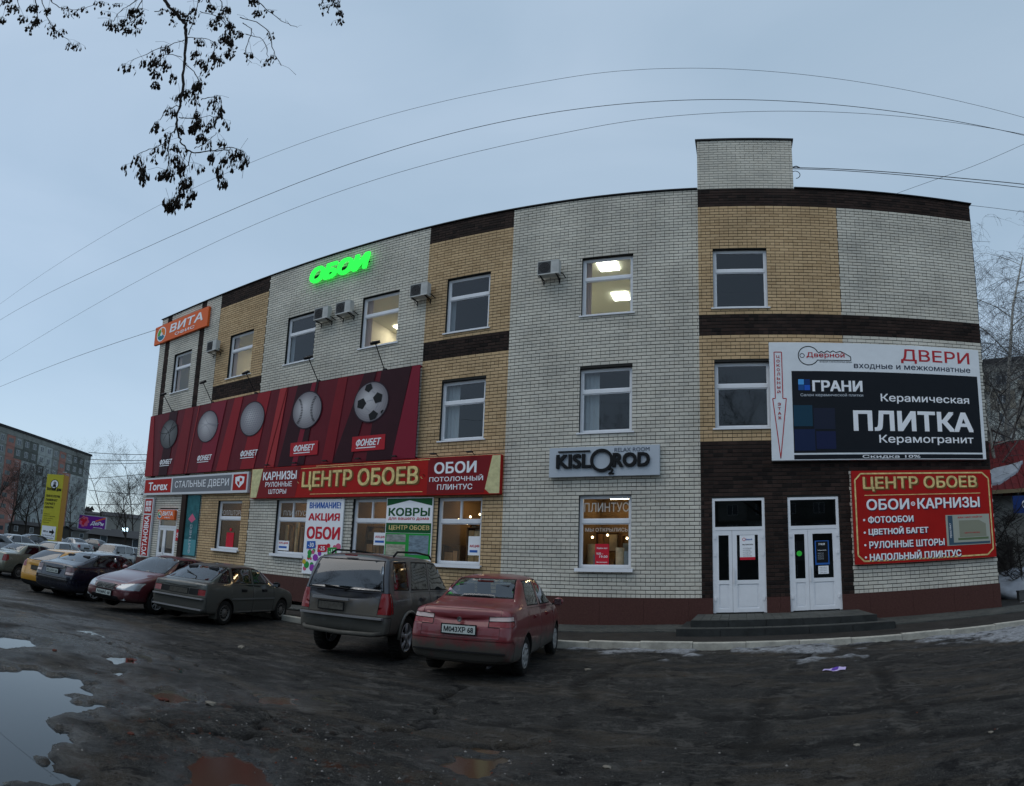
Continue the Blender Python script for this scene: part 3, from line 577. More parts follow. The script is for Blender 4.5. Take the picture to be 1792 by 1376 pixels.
# -- small door posters and window lettering
def note(nm, lab, a, b, c, d, m, y=.0): 
    t = empty(nm); tag(t, lab, 'poster'); q = MB(); q.box(a,b,y-.006,y,c,d); q.build('sheet', m, t); return t, y-.009
t, y = note('door_notice', 'white notice with a red foot on the left door pane', 1.92, 2.31, 1.82, 2.46, white, .04)
rect('red_foot', 1.92, 2.31, 1.82, 1.89, y, rdp, t); ring('key_mark', (2.03,2.35), .03, .042, y, rdp, t, n=12); text('Дверной', (2.07,2.24,2.32,2.37), y, bl, t); text('МЫ РАБОТАЕМ', (1.99,2.26,2.2,2.23), y, black, t, .02)
for k in range(5): text('пн-пт 9.00-19.00', (2.0,2.22-.03*(k%2),2.11-.05*k,2.13-.05*k), y, grey, t)
t, y = note('blue_edged_poster', 'black poster edged in blue on the right door pane', 3.86, 4.23, 1.64, 2.27, mat('poster blue', (.03,.12,.4), .5), .04)
rect('black_sheet', 3.89, 4.2, 1.69, 2.25, y, black, t); text('ГРАНИ', (3.96,4.12,2.15,2.2), y-.002, white, t, .03); text('Керамогранит', (3.93,4.16,2.0,2.03), y-.002, white, t)
for k in range(4): text('плитка', (3.93,4.08,1.93-.05*k,1.95-.05*k), y-.002, lgrey, t)
t, y = note('paper_notice', 'small white paper sheet under the black poster on the right door', 3.93, 4.2, 1.40, 1.61, white, .04)
for k in range(4): text('график работы', (3.96,4.16,1.56-.045*k,1.58-.045*k), y, grey, t)
t = tag(disc('green_sticker', (3.45,1.95), .07, .035, glow('green sticker', (.05,.6,.08), .35), None), 'round green sticker on the narrow pane of the right door', 'sticker')  # sticker colour put in as a faint glow, it is no lamp
vl = mat('vinyl lettering', (.5,.5,.48), .5)
def vinyl(nm, lab, items):
    t = empty(nm); tag(t, lab, 'lettering')
    for s_, b_ in items: text(s_, b_, .145, vl, t, .0)
vinyl('window_lettering', 'white lettering across the lit window under the pale grey board', [('ПЛИНТУС', (-2.22,-1.0,3.13,3.38)), ('МЫ ОТКРЫЛИСЬ', (-2.18,-1.02,2.6,2.70))])
vinyl('window_lettering', 'white lettering on the narrow window in the tan brick strip', [('РОЛЛШТОРЫ', (-16.65,-15.35,3.0,3.2))])
vinyl('window_lettering', 'faint lettering on the upper panes left of the sale poster', [('ПЛИНТУС', (-13.1,-12.0,3.02,3.2))])
t, y = note('opening_hours_poster', 'red opening hours poster in the lit window under the pale grey board', -1.9, -1.52, 1.70, 2.27, rdp, .14)
text('9.00 –', (-1.86,-1.68,1.98,2.04), y, white, t); text('19.00', (-1.78,-1.56,1.9,1.96), y, white, t); text('Ждём вас', (-1.86,-1.56,2.13,2.18), y, white, t); text('без выходных', (-1.86,-1.56,1.76,1.8), y, white, t)
t, y = note('red_window_poster', 'small red poster in the narrow window of the tan brick strip', -16.2, -15.75, 1.72, 2.3, rdp, .14); disc('head', (-15.97,2.42), .07, y, rdp, t, n=10)
t, y = note('red_plaque', 'small red plaque beside the lit door at the far end', -19.48, -19.2, 1.8, 2.3, rdp, -.02); text('S', (-19.42,-19.27,1.95,2.15), y, white, t, .03)
for (a, b, c, d, lab) in ((-13.25,-12.7,1.75,2.1,'flyer with red and blue print low in the window left of the sale poster'),(-9.0,-8.5,2.1,2.5,'flyer in the window between the sale poster and the carpet poster'),(-5.65,-5.25,1.9,2.45,'flyer at the right edge of the window beside the carpet poster')):
    t, y = note('window_flyer', lab, a, b, c, d, white, .14); text('АКЦИЯ', (a+.05,b-.05,c+.22,c+.3), y, rdp, t, .03); rect('blue_bar', a+.05, b-.1, c+.08, c+.15, y, bl, t)
# -- turquoise poster and dark post on the left
t, y = board('tall_turquoise_poster', 'tall turquoise poster with a pink diamond near the far corner', -18.8, -17.92, 1.2, 3.82, mat('print turquoise', (.035,.15,.17), .6, var=.5, vs=4), .04)
flat('pink_diamond', [(-18.62,2.78),(-18.36,3.02),(-18.1,2.78),(-18.36,2.62)], y, pinkm, t); text('ФИТНЕС', (-18.44,-18.28,1.3,2.55), y, lgrey, t, .02, rot=1); rect('pale_foot', -18.78, -17.94, 1.22, 1.9, y+.001, mat('print pale teal', (.09,.28,.32), .6), t)
m = MB(); m.box(-19.16,-18.84,-.14,.012,.17,3.85); tag(m.build('dark_post', BD), 'dark brown square post beside the tall turquoise poster', 'post')
# ---------------------------------------------------------------- air conditioners
acw = mat('ac white', (.5,.51,.5), .5, var=.12, vs=5); fan = mat('fan grille', (.02,.022,.024), .6)
def ac(x, z, lab):
    t = empty('air_conditioner', (x, 0, z+.06)); t.scale = (.8, .74, .86); tag(t, lab, 'air conditioner', 'outdoor air conditioner units')
    q = MB(); q.box(-.4,.4,-.5,-.2,0,.56); q.box(-.4,.4,-.51,-.5,.53,.56); q.box(-.4,.4,-.51,-.5,0,.03); q.build('casing', acw, t)
    q = MB(); q.box(-.38,.1,-.505,-.5,.05,.52); q.build('fan_panel', mat('fan panel', (.06,.065,.07), .6), t); q = MB(); q.disc((-.13,-.507,.28), .21, 24); q.build('fan', fan, t)
    q = MB()
    for r in (.06,.11,.16,.21):
        pts = [(-.13+r*math.cos(2*math.pi*i/20), -.511, .28+r*math.sin(2*math.pi*i/20)) for i in range(21)]; q.tube(pts, .004, 3, cap=False)
    q.build('grille', mat('grille grey', (.12,.12,.13), .6), t)
    q = MB(); q.box(.15,.37,-.506,-.5,.1,.46); 
    for i in range(6): q.box(.17,.35,-.512,-.506,.13+i*.05,.15+i*.05)
    q.build('side_panel', acw, t)
    for s_ in (-.3,.3): q = MB(); q.box(s_-.02,s_+.02,-.52,0,-.035,-.002); q.box(s_-.02,s_+.02,-.02,0,-.2,-.035); q.tube([(s_,-.45,-.02),(s_,-.01,-.17)], .01, 4); q.build('bracket', steel, t)
    q = MB(); q.tube([(.41,-.3,.1),(.5,-.25,.05),(.52,-.1,.0),(.52,.02,.02)], .018, 6); q.build('pipe', black, t)
for x, lab in ((-17.8,'white air conditioner at the far left, beside the narrow tan strip'),(-11.6,'left one of the two adjoining air conditioners right of the dark window'),(-10.6,'right one of the two adjoining air conditioners, beside the lit office window'),(-7.55,'air conditioner at the edge of the white brick and the tan strip'),(-3.28,'air conditioner left of the brightly lit top window')): ac(x, 10.12, lab)
# ---------------------------------------------------------------- floodlights
def flood(x, hz, lab):
    t = empty('floodlight', (x,0,7.84)); tag(t, lab, 'floodlight', 'floodlights over the red banner')
    q = MB(); q.tube([(0,-.02,0),(0,-.12,.06),(-.02,-.66,hz)], .018, 6); q.box(-.06,.06,-.1,0,-.05,.06); q.build('arm', steel, t)
    q = MB(); T = Matrix.Translation((-.02,-.66,hz)) @ Matrix.Rotation(R(35), 4, 'X'); q.box(-.14,.14,-.09,.09,-.04,.05,0,T); q.build('lamp_head', steel, t)
    q = MB(); q.box(-.11,.11,-.06,.07,-.046,-.041,0,T); q.build('lens', mat('lamp lens', (.2,.22,.24), .1), t)
for x, h, lab in ((-20.72,.72,'floodlight arm over the basketball, farthest left'),(-17.72,.78,'floodlight arm over the volleyball'),(-14.98,.72,'floodlight arm over the golf ball'),(-11.72,.74,'floodlight arm over the baseball'),(-8.86,.78,'floodlight arm over the football')): flood(x, h, lab)
for x, wh in ((-13.7,'over the word КАРНИЗЫ'),(-12.3,'between КАРНИЗЫ and ЦЕНТР'),(-10.9,'over the word ЦЕНТР'),(-9.5,'between the words ЦЕНТР and ОБОЕВ'),(-8.1,'over the word ОБОЕВ'),(-6.7,'at the left end of the right dark field'),(-5.5,'nearest the right cream end')):
    t = empty('sign_lamp', (x,0,4.8)); tag(t, 'small lamp on the long red sign, '+wh, 'lamp', 'small lamps on the long red sign'); q = MB(); q.tube([(0,0,.02),(0,-.3,.08),(.02,-.34,.05)], .012, 5); q.build('arm', steel, t); q = MB(); q.box(-.09,.09,-.4,-.3,.02,.06); q.build('lamp_head', steel, t)
# ---------------------------------------------------------------- things seen inside the shop windows
wood = [mat('shelf %d' % i, c, .7, var=.3, vs=6) for i, c in enumerate([(.2,.11,.05),(.5,.34,.17),(.3,.17,.08),(.6,.5,.33),(.24,.3,.33),(.55,.28,.12)])]
def shelf(x0, x1, y0, y1, z1_, lab, rows=4):
    t = empty('display_rack', (0,0,0)); tag(t, lab, 'display rack', 'display racks inside the shop')
    q = MB(); q.box(x0,x0+.04,y0,y1,.4,z1_); q.box(x1-.04,x1,y0,y1,.4,z1_); h = (z1_-.5)/rows
    for k in range(rows+1): q.box(x0+.04,x1-.04,y0,y1,.5+k*h-.02,.5+k*h)
    q.build('frame', wood[0], t)
    for k in range(rows):
        x = x0+.06
        while x < x1-.15:
            w_ = random.uniform(.1,.28); hh = random.uniform(.5,.92)*h; q = MB(); q.box(x,min(x+w_,x1-.05),y0+.02,y1-.03,.502+k*h,.5+k*h+hh); q.build('goods', random.choice(wood), t); x += w_+.02
def roll(x, y, z1_, r, m, lab):
    q = MB(); q.lathe([(0,z1_),(r*.3,z1_),(r,z1_-.005),(r,.42),(0,.42)], 'z', (x,y,0), 16); o = q.build('carpet_roll', m, None, True); tag(o, lab, 'roll', 'carpet rolls in the shop windows')
for i in range(9): roll(-13.3+.17*i, .6+.1*(i%3), 2.6+.25*random.random(), .06, wood[1+(i%3)], 'thin upright roll in the window left of the sale poster')
shelf(-9.75,-9.0,.7,1.1,2.75,'rack of brown goods in the window right of the sale poster',5); shelf(-8.9,-8.3,1.0,1.5,2.5,'rack partly behind a flyer, right of the sale poster',4)
shelf(-6.75,-6.15,.6,1.0,2.2,'low grey and brown rack in the window right of the carpet poster',3); shelf(-6.0,-5.5,.7,1.2,2.75,'narrow tall rack in the window right of the carpet poster',4)
for x, z, mm in ((-2.15,2.3,wood[1]),(-1.35,2.2,wood[3]),(-1.12,2.1,wood[4]),(-2.0,2.0,wood[4])): roll(x, .75, z, .12, mm, 'thick upright roll in the window with the white lettering')
shelf(-9.8,-8.45,1.9,2.3,3.0,'long rack at the back of the window right of the sale poster',5); shelf(-6.5,-5.2,1.9,2.3,3.0,'long rack at the back of the window right of the carpet poster',5); shelf(-13.4,-11.9,1.8,2.2,3.0,'long rack behind the thin rolls left of the sale poster',5); shelf(-2.3,-1.6,1.8,2.2,2.7,'rack deep inside the window with white lettering',4); shelf(-16.5,-15.6,1.2,1.6,2.3,'rack inside the narrow window of the tan strip',4); shelf(-1.5,-.95,1.6,2.0,2.6,'shallow rack right of the red opening hours poster',4)
def spots(pts, lab):
    for x, y, z in pts:
        q = MB(); q.lathe([(0,z-.035),(.025,z-.02),(.035,z),(.02,z+.03),(0,z+.04)], 'z', (x,y,0), 8); o = q.build('spotlight', warm); tag(o, lab, 'lamp', 'warm spotlights inside the shop')
spots([(-9.5,.9,2.95),(-9.1,1.2,3.0),(-8.7,1.0,2.95),(-9.3,2.0,3.2)], 'small warm spotlight in the window right of the sale poster')
spots([(-6.4,.9,3.0),(-6.2,1.1,2.9),(-6.05,1.0,3.1),(-5.7,1.3,3.0),(-5.4,1.0,3.1),(-6.3,2.2,3.3)], 'small warm spotlight in the window right of the carpet poster')
spots([(-2.2,1.0,2.5),(-1.1,1.0,2.55),(-1.9,1.6,2.6),(-1.3,1.5,2.5)], 'small warm spotlight in the window with the white lettering')
for (p, q_) in ((-2.2,-1.0),(-9.7,-8.5),(-6.5,-5.3),(-13.2,-12.0),(-16.6,-15.4)):
    lamp_panel(p+.1, q_-.1, 2.0, 2.12, 3.85, glow('shop fill glow', (1,.76,.42), 22)); lamp_panel(p+.1, q_-.1, 2.8, 2.92, 3.85, MT['shop fill glow'])  # glowing panels added as soft fill light for the shop rooms
# ================================================================= GROUND
def vnoise(x, y, s, seed):
    r = np.random.default_rng(seed).random((256, 256)); x = x*s+100.3*seed; y = y*s+57.1*seed
    xi = np.floor(x).astype(int); yi = np.floor(y).astype(int); fx = x-xi; fy = y-yi; fx = fx*fx*(3-2*fx); fy = fy*fy*(3-2*fy)
    a = r[xi % 256, yi % 256]; b = r[(xi+1) % 256, yi % 256]; c = r[xi % 256, (yi+1) % 256]; d = r[(xi+1) % 256, (yi+1) % 256]
    return (a*(1-fx)+b*fx)*(1-fy)+(c*(1-fx)+d*fx)*fy-.5
def fbm(x, y, s, seed, o=4): return sum(vnoise(x, y, s*2**k, seed+k)*.5**k for k in range(o))
def axis(pts):
    out = []
    for a, b, st in pts: out += list(np.arange(a, b-1e-6, st))
    return np.array(out)
gx = axis([(-900,-300,100),(-300,-100,20),(-100,-40,5),(-40,-16,.8),(-16,-6.5,.12),(-6.5,4.2,.035),(4.2,10,.09),(10,20,.8),(20,60,4),(60,300,30),(300,901,150)])
gy = axis([(-300,-60,60),(-60,-20,5),(-20,-14.6,.4),(-14.6,-9.4,.035),(-9.4,-3.6,.08),(-3.6,2,.8),(2,30,4),(30,120,15),(120,1001,110)])
X, Y = np.meshgrid(gx, gy, indexing='ij')
near_ = np.clip(1-(np.hypot(X+2, Y+10)-14)/14, 0, 1)
Z = near_*(fbm(X, Y, .35, 3, 3)*.05+fbm(X, Y, 2.2, 9, 4)*.018+fbm(X, Y, 12, 21, 2)*.006)
Z += near_*(.012+fbm(X, Y, 28, 130, 2)*.009)
WL = -.03
GX = [-900,-55,-32,-20,-17,-13.4,-10.4,-8.6,-2,0,20]; GZ = [0,0,-.3,-.55,-.5,-.36,-.22,-.19,-.06,0,0]
def slope(x, y):
    f = np.where(x > -8, np.clip((y+11.5)/3, 0, 1), np.where(x < -12, 1, np.clip((y+11.5)/3, 0, 1)*(x+12)/4+(-8-x)/4)); return np.interp(x, GX, GZ)*f
def seg_d(px, py, a, b):
    ax, ay = a; bx, by = b; t = np.clip(((px-ax)*(bx-ax)+(py-ay)*(by-ay))/((bx-ax)**2+(by-ay)**2+1e-9), 0, 1)
    return np.hypot(px-ax-t*(bx-ax), py-ay-t*(by-ay))
def poly_sd(px, py, P):
    d = np.full(px.shape, 1e9); ins = np.zeros(px.shape, bool); n = len(P)
    for i in range(n):
        a, b = P[i], P[(i+1) % n]; d = np.minimum(d, seg_d(px, py, a, b))
        c = ((a[1] > py) != (b[1] > py)) & (px < (b[0]-a[0])*(py-a[1])/(b[1]-a[1]+1e-12)+a[0]); ins ^= c
    return np.where(ins, -d, d)
PUD = [[(-3.9,-13.4),(-3.98,-12.6),(-3.77,-12.31),(-3.64,-12.02),(-3.05,-12.35),(-2.9,-12.75),(-2.59,-12.39),(-2.41,-12.75),(-2.41,-13.15),(-1.83,-13.23),(-1.43,-13.47),(-1.16,-13.69),(-1.0,-14.1),(-1.5,-15.5),(-4.5,-16)],
       [(-6.2,-12.6),(-5.73,-12.0),(-5.2,-12.1),(-4.95,-12.6),(-5.5,-13)], [(-4.68,-11.5),(-4.62,-10.95),(-4.2,-11.1),(-4.2,-11.5)], [(-3.95,-11.85),(-3.91,-11.56),(-3.6,-11.75)],
       [(-3.1,-11.85),(-3.05,-11.5),(-2.6,-11.42),(-2.45,-11.9)], [(-2.5,-10.69),(-2.32,-10.45),(-2.05,-10.65),(-2.3,-10.9)], [(-1.32,-12.5),(-1.24,-12.2),(-.88,-12.2),(-.6,-12.5),(-.8,-12.95)], [(-.1,-11.3),(-.14,-11.02),(.17,-10.85),(.32,-11.1),(.2,-11.4)]]
pud = np.full(X.shape, 9.)
msk = (X > -9) & (X < 5) & (Y > -16.5) & (Y < -9)
jag = fbm(X, Y, 4.5, 40, 4)*.3
for k, P in enumerate(PUD):
    d = np.where(msk, poly_sd(X, Y, P), 9)+jag*(1 if k == 0 else .5); pud = np.minimum(pud, d)
inside = np.clip(-pud/.07+.3, 0, 1); Z = Z*(1-.85*np.clip(1.4-pud*3, 0, 1)) - inside*.055
# broken edges: steps and cracks in the old asphalt
CR = [[(-1.44,-8.3),(-1.33,-8.86),(-1.1,-9.15),(-.98,-9.8),(-.83,-10.34),(-.8,-10.63),(-1.12,-10.82),(-1.24,-11.28),(-1.36,-11.69)], [(-.3,-10.95),(-.26,-10.88),(-.13,-10.73),(.06,-10.71),(.15,-10.5)], [(-1.6,-13.3),(-1.34,-13.51),(-1.16,-13.52),(-1.01,-13.48),(-.8,-13.7)],
      [(-7.31,-11.3),(-6.65,-10.87),(-5.32,-10.4),(-4.32,-10.32),(-3.45,-10.37)], [(-6.9,-11.9),(-5.6,-11.0),(-4.5,-10.8),(-3.6,-10.9)], [(-2.27,-10.22),(-1.82,-10.3)], [(-3.0,-10.5),(-2.2,-11.0),(-1.4,-11.7)], [(1.6,-11.6),(2.6,-11.9),(3.6,-12.1)], [(-2.2,-12.5),(-1.7,-12.2),(-1.3,-11.8)], [(-9.44,-11.22),(-9.07,-10.7),(-8.3,-10.3)]]
jx = fbm(X, Y, 3.5, 60, 3)*.3; jy = fbm(X, Y, 3.5, 70, 3)*.3; crack = np.full(X.shape, 9.)
for k, P in enumerate(CR):
    for a, b in zip(P[:-1], P[1:]): crack = np.minimum(crack, np.where(msk | (Y > -12), seg_d(X+jx, Y+jy, a, b)*(1 if k < 3 else 1.3), 9))
wid = .022+.03*np.clip(fbm(X, Y, 2, 77, 2)+.4, 0, 1); wid *= 1.5; cz = np.clip(1-crack/wid, 0, 1)*near_; Z -= cz*.06
# ruts of frozen slush and gritty rubble areas
rub = np.clip(1.3-np.hypot((X+.9)/2.3, (Y+12.3)/1.3), 0, 1)+np.clip(1.2-np.hypot((X+3.0)/1.3, (Y+11.6)/.7), 0, 1); rub = np.clip(rub, 0, 1)*near_
Z += rub*fbm(X, Y, 14, 90, 3)*.03
# snow remains along the kerb
SN = [[(-1.5,-3.6),(-.67,-3.6),(.92,-3.6),(1.0,-4.5),(.1,-4.55),(-.6,-4.1)], [(2.3,-3.6),(4.1,-3.6),(3.6,-5.0),(3.1,-5.4),(2.8,-5.0),(2.4,-4.3)], [(4.1,-3.6),(12,-3.6),(12,-8.2),(8.5,-7.4),(6.6,-5.6),(5.6,-4.6)]]
snow = np.full(X.shape, 9.)
TK = [[(1.9,-10.5),(2.15,-9),(2.4,-7.6),(2.75,-6.2),(2.95,-5.2),(2.9,-4.5)], [(3.3,-10.5),(3.5,-9),(3.75,-7.5),(4.05,-6.2),(4.3,-5.2)], [(9.5,-8.6),(7.6,-7.9),(6.2,-6.9),(5.2,-5.6),(4.6,-4.7)], [(9.5,-10.2),(7.2,-9.4),(5.6,-8.2),(4.6,-6.8),(3.9,-5.4)], [(.4,-10),(.1,-8.4),(-.1,-7),(.1,-5.8),(.6,-4.9)], [(-6,-9.6),(-3,-9.3),(0,-9.9),(3,-10.4),(8,-10.8)], [(-7,-8.6),(-4,-8.5),(-1.5,-8.8),(2,-9.2),(7,-9.4)]]
trk = np.full(X.shape, 9.); tj = fbm(X, Y, 1.3, 150, 3)*.25
for P in TK:
    for a, b in zip(P[:-1], P[1:]): trk = np.minimum(trk, seg_d(X+tj, Y+tj, a, b))
trk_in = np.clip(1.25-trk/.13, 0, 1)*near_*np.clip(.75+fbm(X, Y, 1.1, 160, 3)*2.2, 0, 1); trk_edge = np.clip(1-np.abs(trk-.2)/.07, 0, 1)*near_*np.clip(.45+fbm(X, Y, 1.6, 170, 3)*2.4, 0, 1)
Z += -trk_in*.012+trk_edge*.012
for P in SN: snow = np.minimum(snow, poly_sd(X, Y, P))
snow = np.where(snow > 3, snow, snow + fbm(X, Y, 2.6, 31, 4)*1.3)
sn = np.clip(.35-snow*1.3, 0, 1)*np.where(Y < -3.7, 1, 0)
Z += sn*.05*near_
Z = np.where(Y > -3.8, np.minimum(Z, 0.0), Z)
Z = Z+slope(X, Y)
nx, ny = X.shape
idx = np.arange(nx*ny).reshape(nx, ny)
Fq = np.stack([idx[:-1,:-1], idx[1:,:-1], idx[1:,1:], idx[:-1,1:]], -1).reshape(-1, 4)
V = np.stack([X, Y, Z], -1).reshape(-1, 3)
me = bpy.data.meshes.new('ground'); me.vertices.add(len(V)); me.vertices.foreach_set('co', V.ravel().astype(np.float32))
me.loops.add(Fq.size); me.loops.foreach_set('vertex_index', Fq.ravel().astype(np.int32)); me.polygons.add(len(Fq)); me.polygons.foreach_set('loop_start', np.arange(0, Fq.size, 4, dtype=np.int32))
me.update(calc_edges=True); me.polygons.foreach_set('use_smooth', [True]*len(Fq))
for nm_, arr in (('snow', sn), ('wet', np.clip(inside*1.0+np.clip(.35-pud, 0, .35)*1.6+.75*np.clip((-X-1.5)/3, 0, 1)*np.clip((-8.3-Y)/1.5, 0, 1)*np.clip(.65+fbm(X, Y, .9, 55, 4)*2.2, 0, 1), 0, 1)), ('crack', cz), ('rub', rub), ('track', trk_in), ('ridge', trk_edge)):
    a_ = me.attributes.new(nm_, 'FLOAT', 'POINT'); a_.data.foreach_set('value', arr.ravel().astype(np.float32))
gm = bpy.data.materials.new('old asphalt'); gm.use_nodes = True; nt = gm.node_tree; b = nt.nodes['Principled BSDF']; Nn = nt.nodes.new; L = nt.links.new
def A(n): q = Nn('ShaderNodeAttribute'); q.attribute_name = n; return q.outputs['Fac']
geo = Nn('ShaderNodeNewGeometry'); pos = geo.outputs['Position']
def NZ(s, d=5, r=.6, st=None, dist=0):
    n = Nn('ShaderNodeTexNoise'); n.inputs['Scale'].default_value = s; n.inputs['Detail'].default_value = d; n.inputs['Roughness'].default_value = r; n.inputs['Distortion'].default_value = dist
    if st: m = Nn('ShaderNodeMapping'); m.inputs['Scale'].default_value = st; m.inputs['Rotation'].default_value = (0,0,R(-15)); L(pos, m.inputs[0]); L(m.outputs[0], n.inputs['Vector'])
    else: L(pos, n.inputs['Vector'])
    return n.outputs[0]
def MR(v, a, b_, c=0, d=1):
    m = Nn('ShaderNodeMapRange'); m.inputs[1].default_value = a; m.inputs[2].default_value = b_; m.inputs[3].default_value = c; m.inputs[4].default_value = d; L(v, m.inputs[0]); return m.outputs[0]
def MX(f, c1, c2):
    m = Nn('ShaderNodeMix'); m.data_type = 'RGBA'
    if isinstance(f, (int, float)): m.inputs[0].default_value = f
    else: L(f, m.inputs[0])
    for s_, c in ((6, c1), (7, c2)):
        if isinstance(c, tuple): m.inputs[s_].default_value = (*c, 1)
        else: L(c, m.inputs[s_])
    return m.outputs[2]
def MA(op, a, b_):
    m = Nn('ShaderNodeMath'); m.operation = op; m.use_clamp = True
    for i_, v in ((0, a), (1, b_)):
        if isinstance(v, (int, float)): m.inputs[i_].default_value = v
        else: L(v, m.inputs[i_])
    return m.outputs[0]
c = MX(MR(NZ(1.1, 6, .7), .35, .68), (.020,.0205,.021), (.046,.045,.043))
c = MX(MR(NZ(.5, 5, .65, (1,2.5,1), .8), .5, .6), c, (.062,.053,.043))                      # dried mud
c = MX(MA('MULTIPLY', MR(NZ(3.2, 8, .75, (1,1.4,1), .7), .56, .64), .7), c, (.115,.112,.108))     # salt and ice streaks
c = MX(MR(NZ(38, 4, .7), .35, .65), MX(1, (0,0,0), c), c) if False else c; c = MX(MA('MULTIPLY', MR(NZ(34, 4, .75), .48, .66), .55), c, (.075,.072,.068)); c = MX(MA('MULTIPLY', MR(NZ(60, 3, .7), .52, .64), .6), c, (.008,.008,.008)); c = MX(MA('MULTIPLY', MR(NZ(150, 2, .5), .60, .70), .85), c, (.15,.145,.135))                         # stone chips
c = MX(MA('MULTIPLY', A('rub'), MR(NZ(5, 5, .7), .55, .66)), c, (.06,.028,.018))                   # brick dust in the holes
c = MX(MA('MULTIPLY', A('rub'), MR(NZ(9, 5, .7), .6, .72)), c, (.12,.105,.085))
c = MX(MA('MULTIPLY', A('track'), .6), c, (.013,.0125,.012)); c = MX(MA('MULTIPLY', A('ridge'), MR(NZ(14, 5, .7), .35, .65, .1, .75)), c, (.085,.08,.072)); c = MX(A('crack'), c, (.006,.006,.006))
c = MX(MA('MULTIPLY', A('wet'), .3), c, (.006,.007,.008))
sf = MR(MA('MULTIPLY', A('snow'), MR(NZ(7, 9, .82), .25, .62)), .12, .5)
c = MX(sf, c, MX(MR(NZ(12, 5, .7), .3, .75), (.42,.45,.49), (.17,.17,.175)))
L(c, b.inputs['Base Color'])
ro = MA('SUBTRACT', MR(NZ(.9, 5, .65), .3, .7, .5, .95), MA('MULTIPLY', A('wet'), .62)); L(ro, b.inputs['Roughness']); L(MR(A('wet'), .1, .8, .07, .55), b.inputs['Specular IOR Level'])
c = MX(MA('MULTIPLY', MR(NZ(2.3, 9, .8, (1,1.5,1), .8), .54, .60), .75), c, (.10,.095,.088)); c = MX(MA('MULTIPLY', MR(NZ(3.4, 7, .75, (1,1.1,1), .4), .55, .63), .8), c, (.010,.010,.011)); L(c, b.inputs['Base Color'])
h = Nn('ShaderNodeMath'); h.operation = 'ADD'; L(NZ(170, 3, .6), h.inputs[0]); L(NZ(26, 5, .7), h.inputs[1])
bu = Nn('ShaderNodeBump'); bu.inputs['Strength'].default_value = 1.0; bu.inputs['Distance'].default_value = .022; L(h.outputs[0], bu.inputs['Height']); L(bu.outputs[0], b.inputs['Normal'])
me.materials.append(gm); tag(link('ground', me), kind='structure')
def zat(x, y): return float(Z[np.abs(gx-x).argmin(), np.abs(gy-y).argmin()])
def water(name, x0, x1, y0, y1, col, rough):
    m = MB(); m.quad((x0,y0,WL),(x1,y0,WL),(x1,y1,WL),(x0,y1,WL)); mm = mat(name+'%.1f' % x0, col, rough, spec=.7); tag(m.build(name, mm), kind='structure')
water('puddle', -6, -.7, -16.4, -11.95, (.010,.013,.015), .02); water('puddle', -6.6, -4.6, -13.4, -11.9, (.03,.024,.014), .05) if False else None
water('puddle', -6.6, -3.3, -11.94, -10.6, (.02,.018,.012), .04); water('puddle', -3.29, -2.3, -11.94, -11.2, (.05,.045,.03), .06)
water('puddle', -2.8, -1.5, -11.19, -10.2, (.05,.047,.035), .1); water('puddle', -.3, .5, -11.6, -10.7, (.042,.028,.017), .12)
mud = mat('muddy water', (.045,.022,.015), .15)
m = MB(); m.quad((-.7,-13.1,WL+.004),(-.4,-13.1,WL+.004),(-.4,-12,WL+.004),(-.7,-12,WL+.004)); m.quad((-1.45,-13.1,WL+.004),(-.7,-13.1,WL+.004),(-.7,-12,WL+.004),(-1.45,-12,WL+.004)); tag(m.build('puddle', mud), kind='structure')
# loose grit and pebbles
m = MB(); pm = [mat('pebble grey', (.07,.068,.065), .8), mat('pebble pale', (.2,.19,.18), .8), mat('pebble brick', (.12,.035,.02), .8)]
for i in range(2600):
    if i < 1500: x, y = random.gauss(-.8, 1.5), random.gauss(-12, .9)
    else: x, y = random.uniform(-8, 9), random.uniform(-13.5, -4)
    if not (-6.5 < x < 9.5 and -14.3 < y < -4): continue
    z = zat(x, y)
    if z < WL: continue
    r = random.uniform(.004, .014)*(1.5 if random.random() < .06 else 1); p = [(x+r*math.cos(a)*random.uniform(.7,1.3), y+r*math.sin(a)*random.uniform(.7,1.3), z-.003) for a in (0,1.6,3.1,4.7)]; n0 = len(m.v); m.v += p+[(x, y, z+r*random.uniform(.5,.9))]
    k = 0 if random.random() < .75 else (1 if random.random() < .7 else 2)
    for a in range(4): m.f.append((n0+a, n0+(a+1)%4, n0+4)); m.m.append(k)
tag(m.build('gravel', pm), kind='stuff')
bm_ = [mat('broken brick', (.085,.03,.022), .85, var=.3, vs=30), mat('broken concrete', (.17,.155,.13), .9, var=.3, vs=20)]
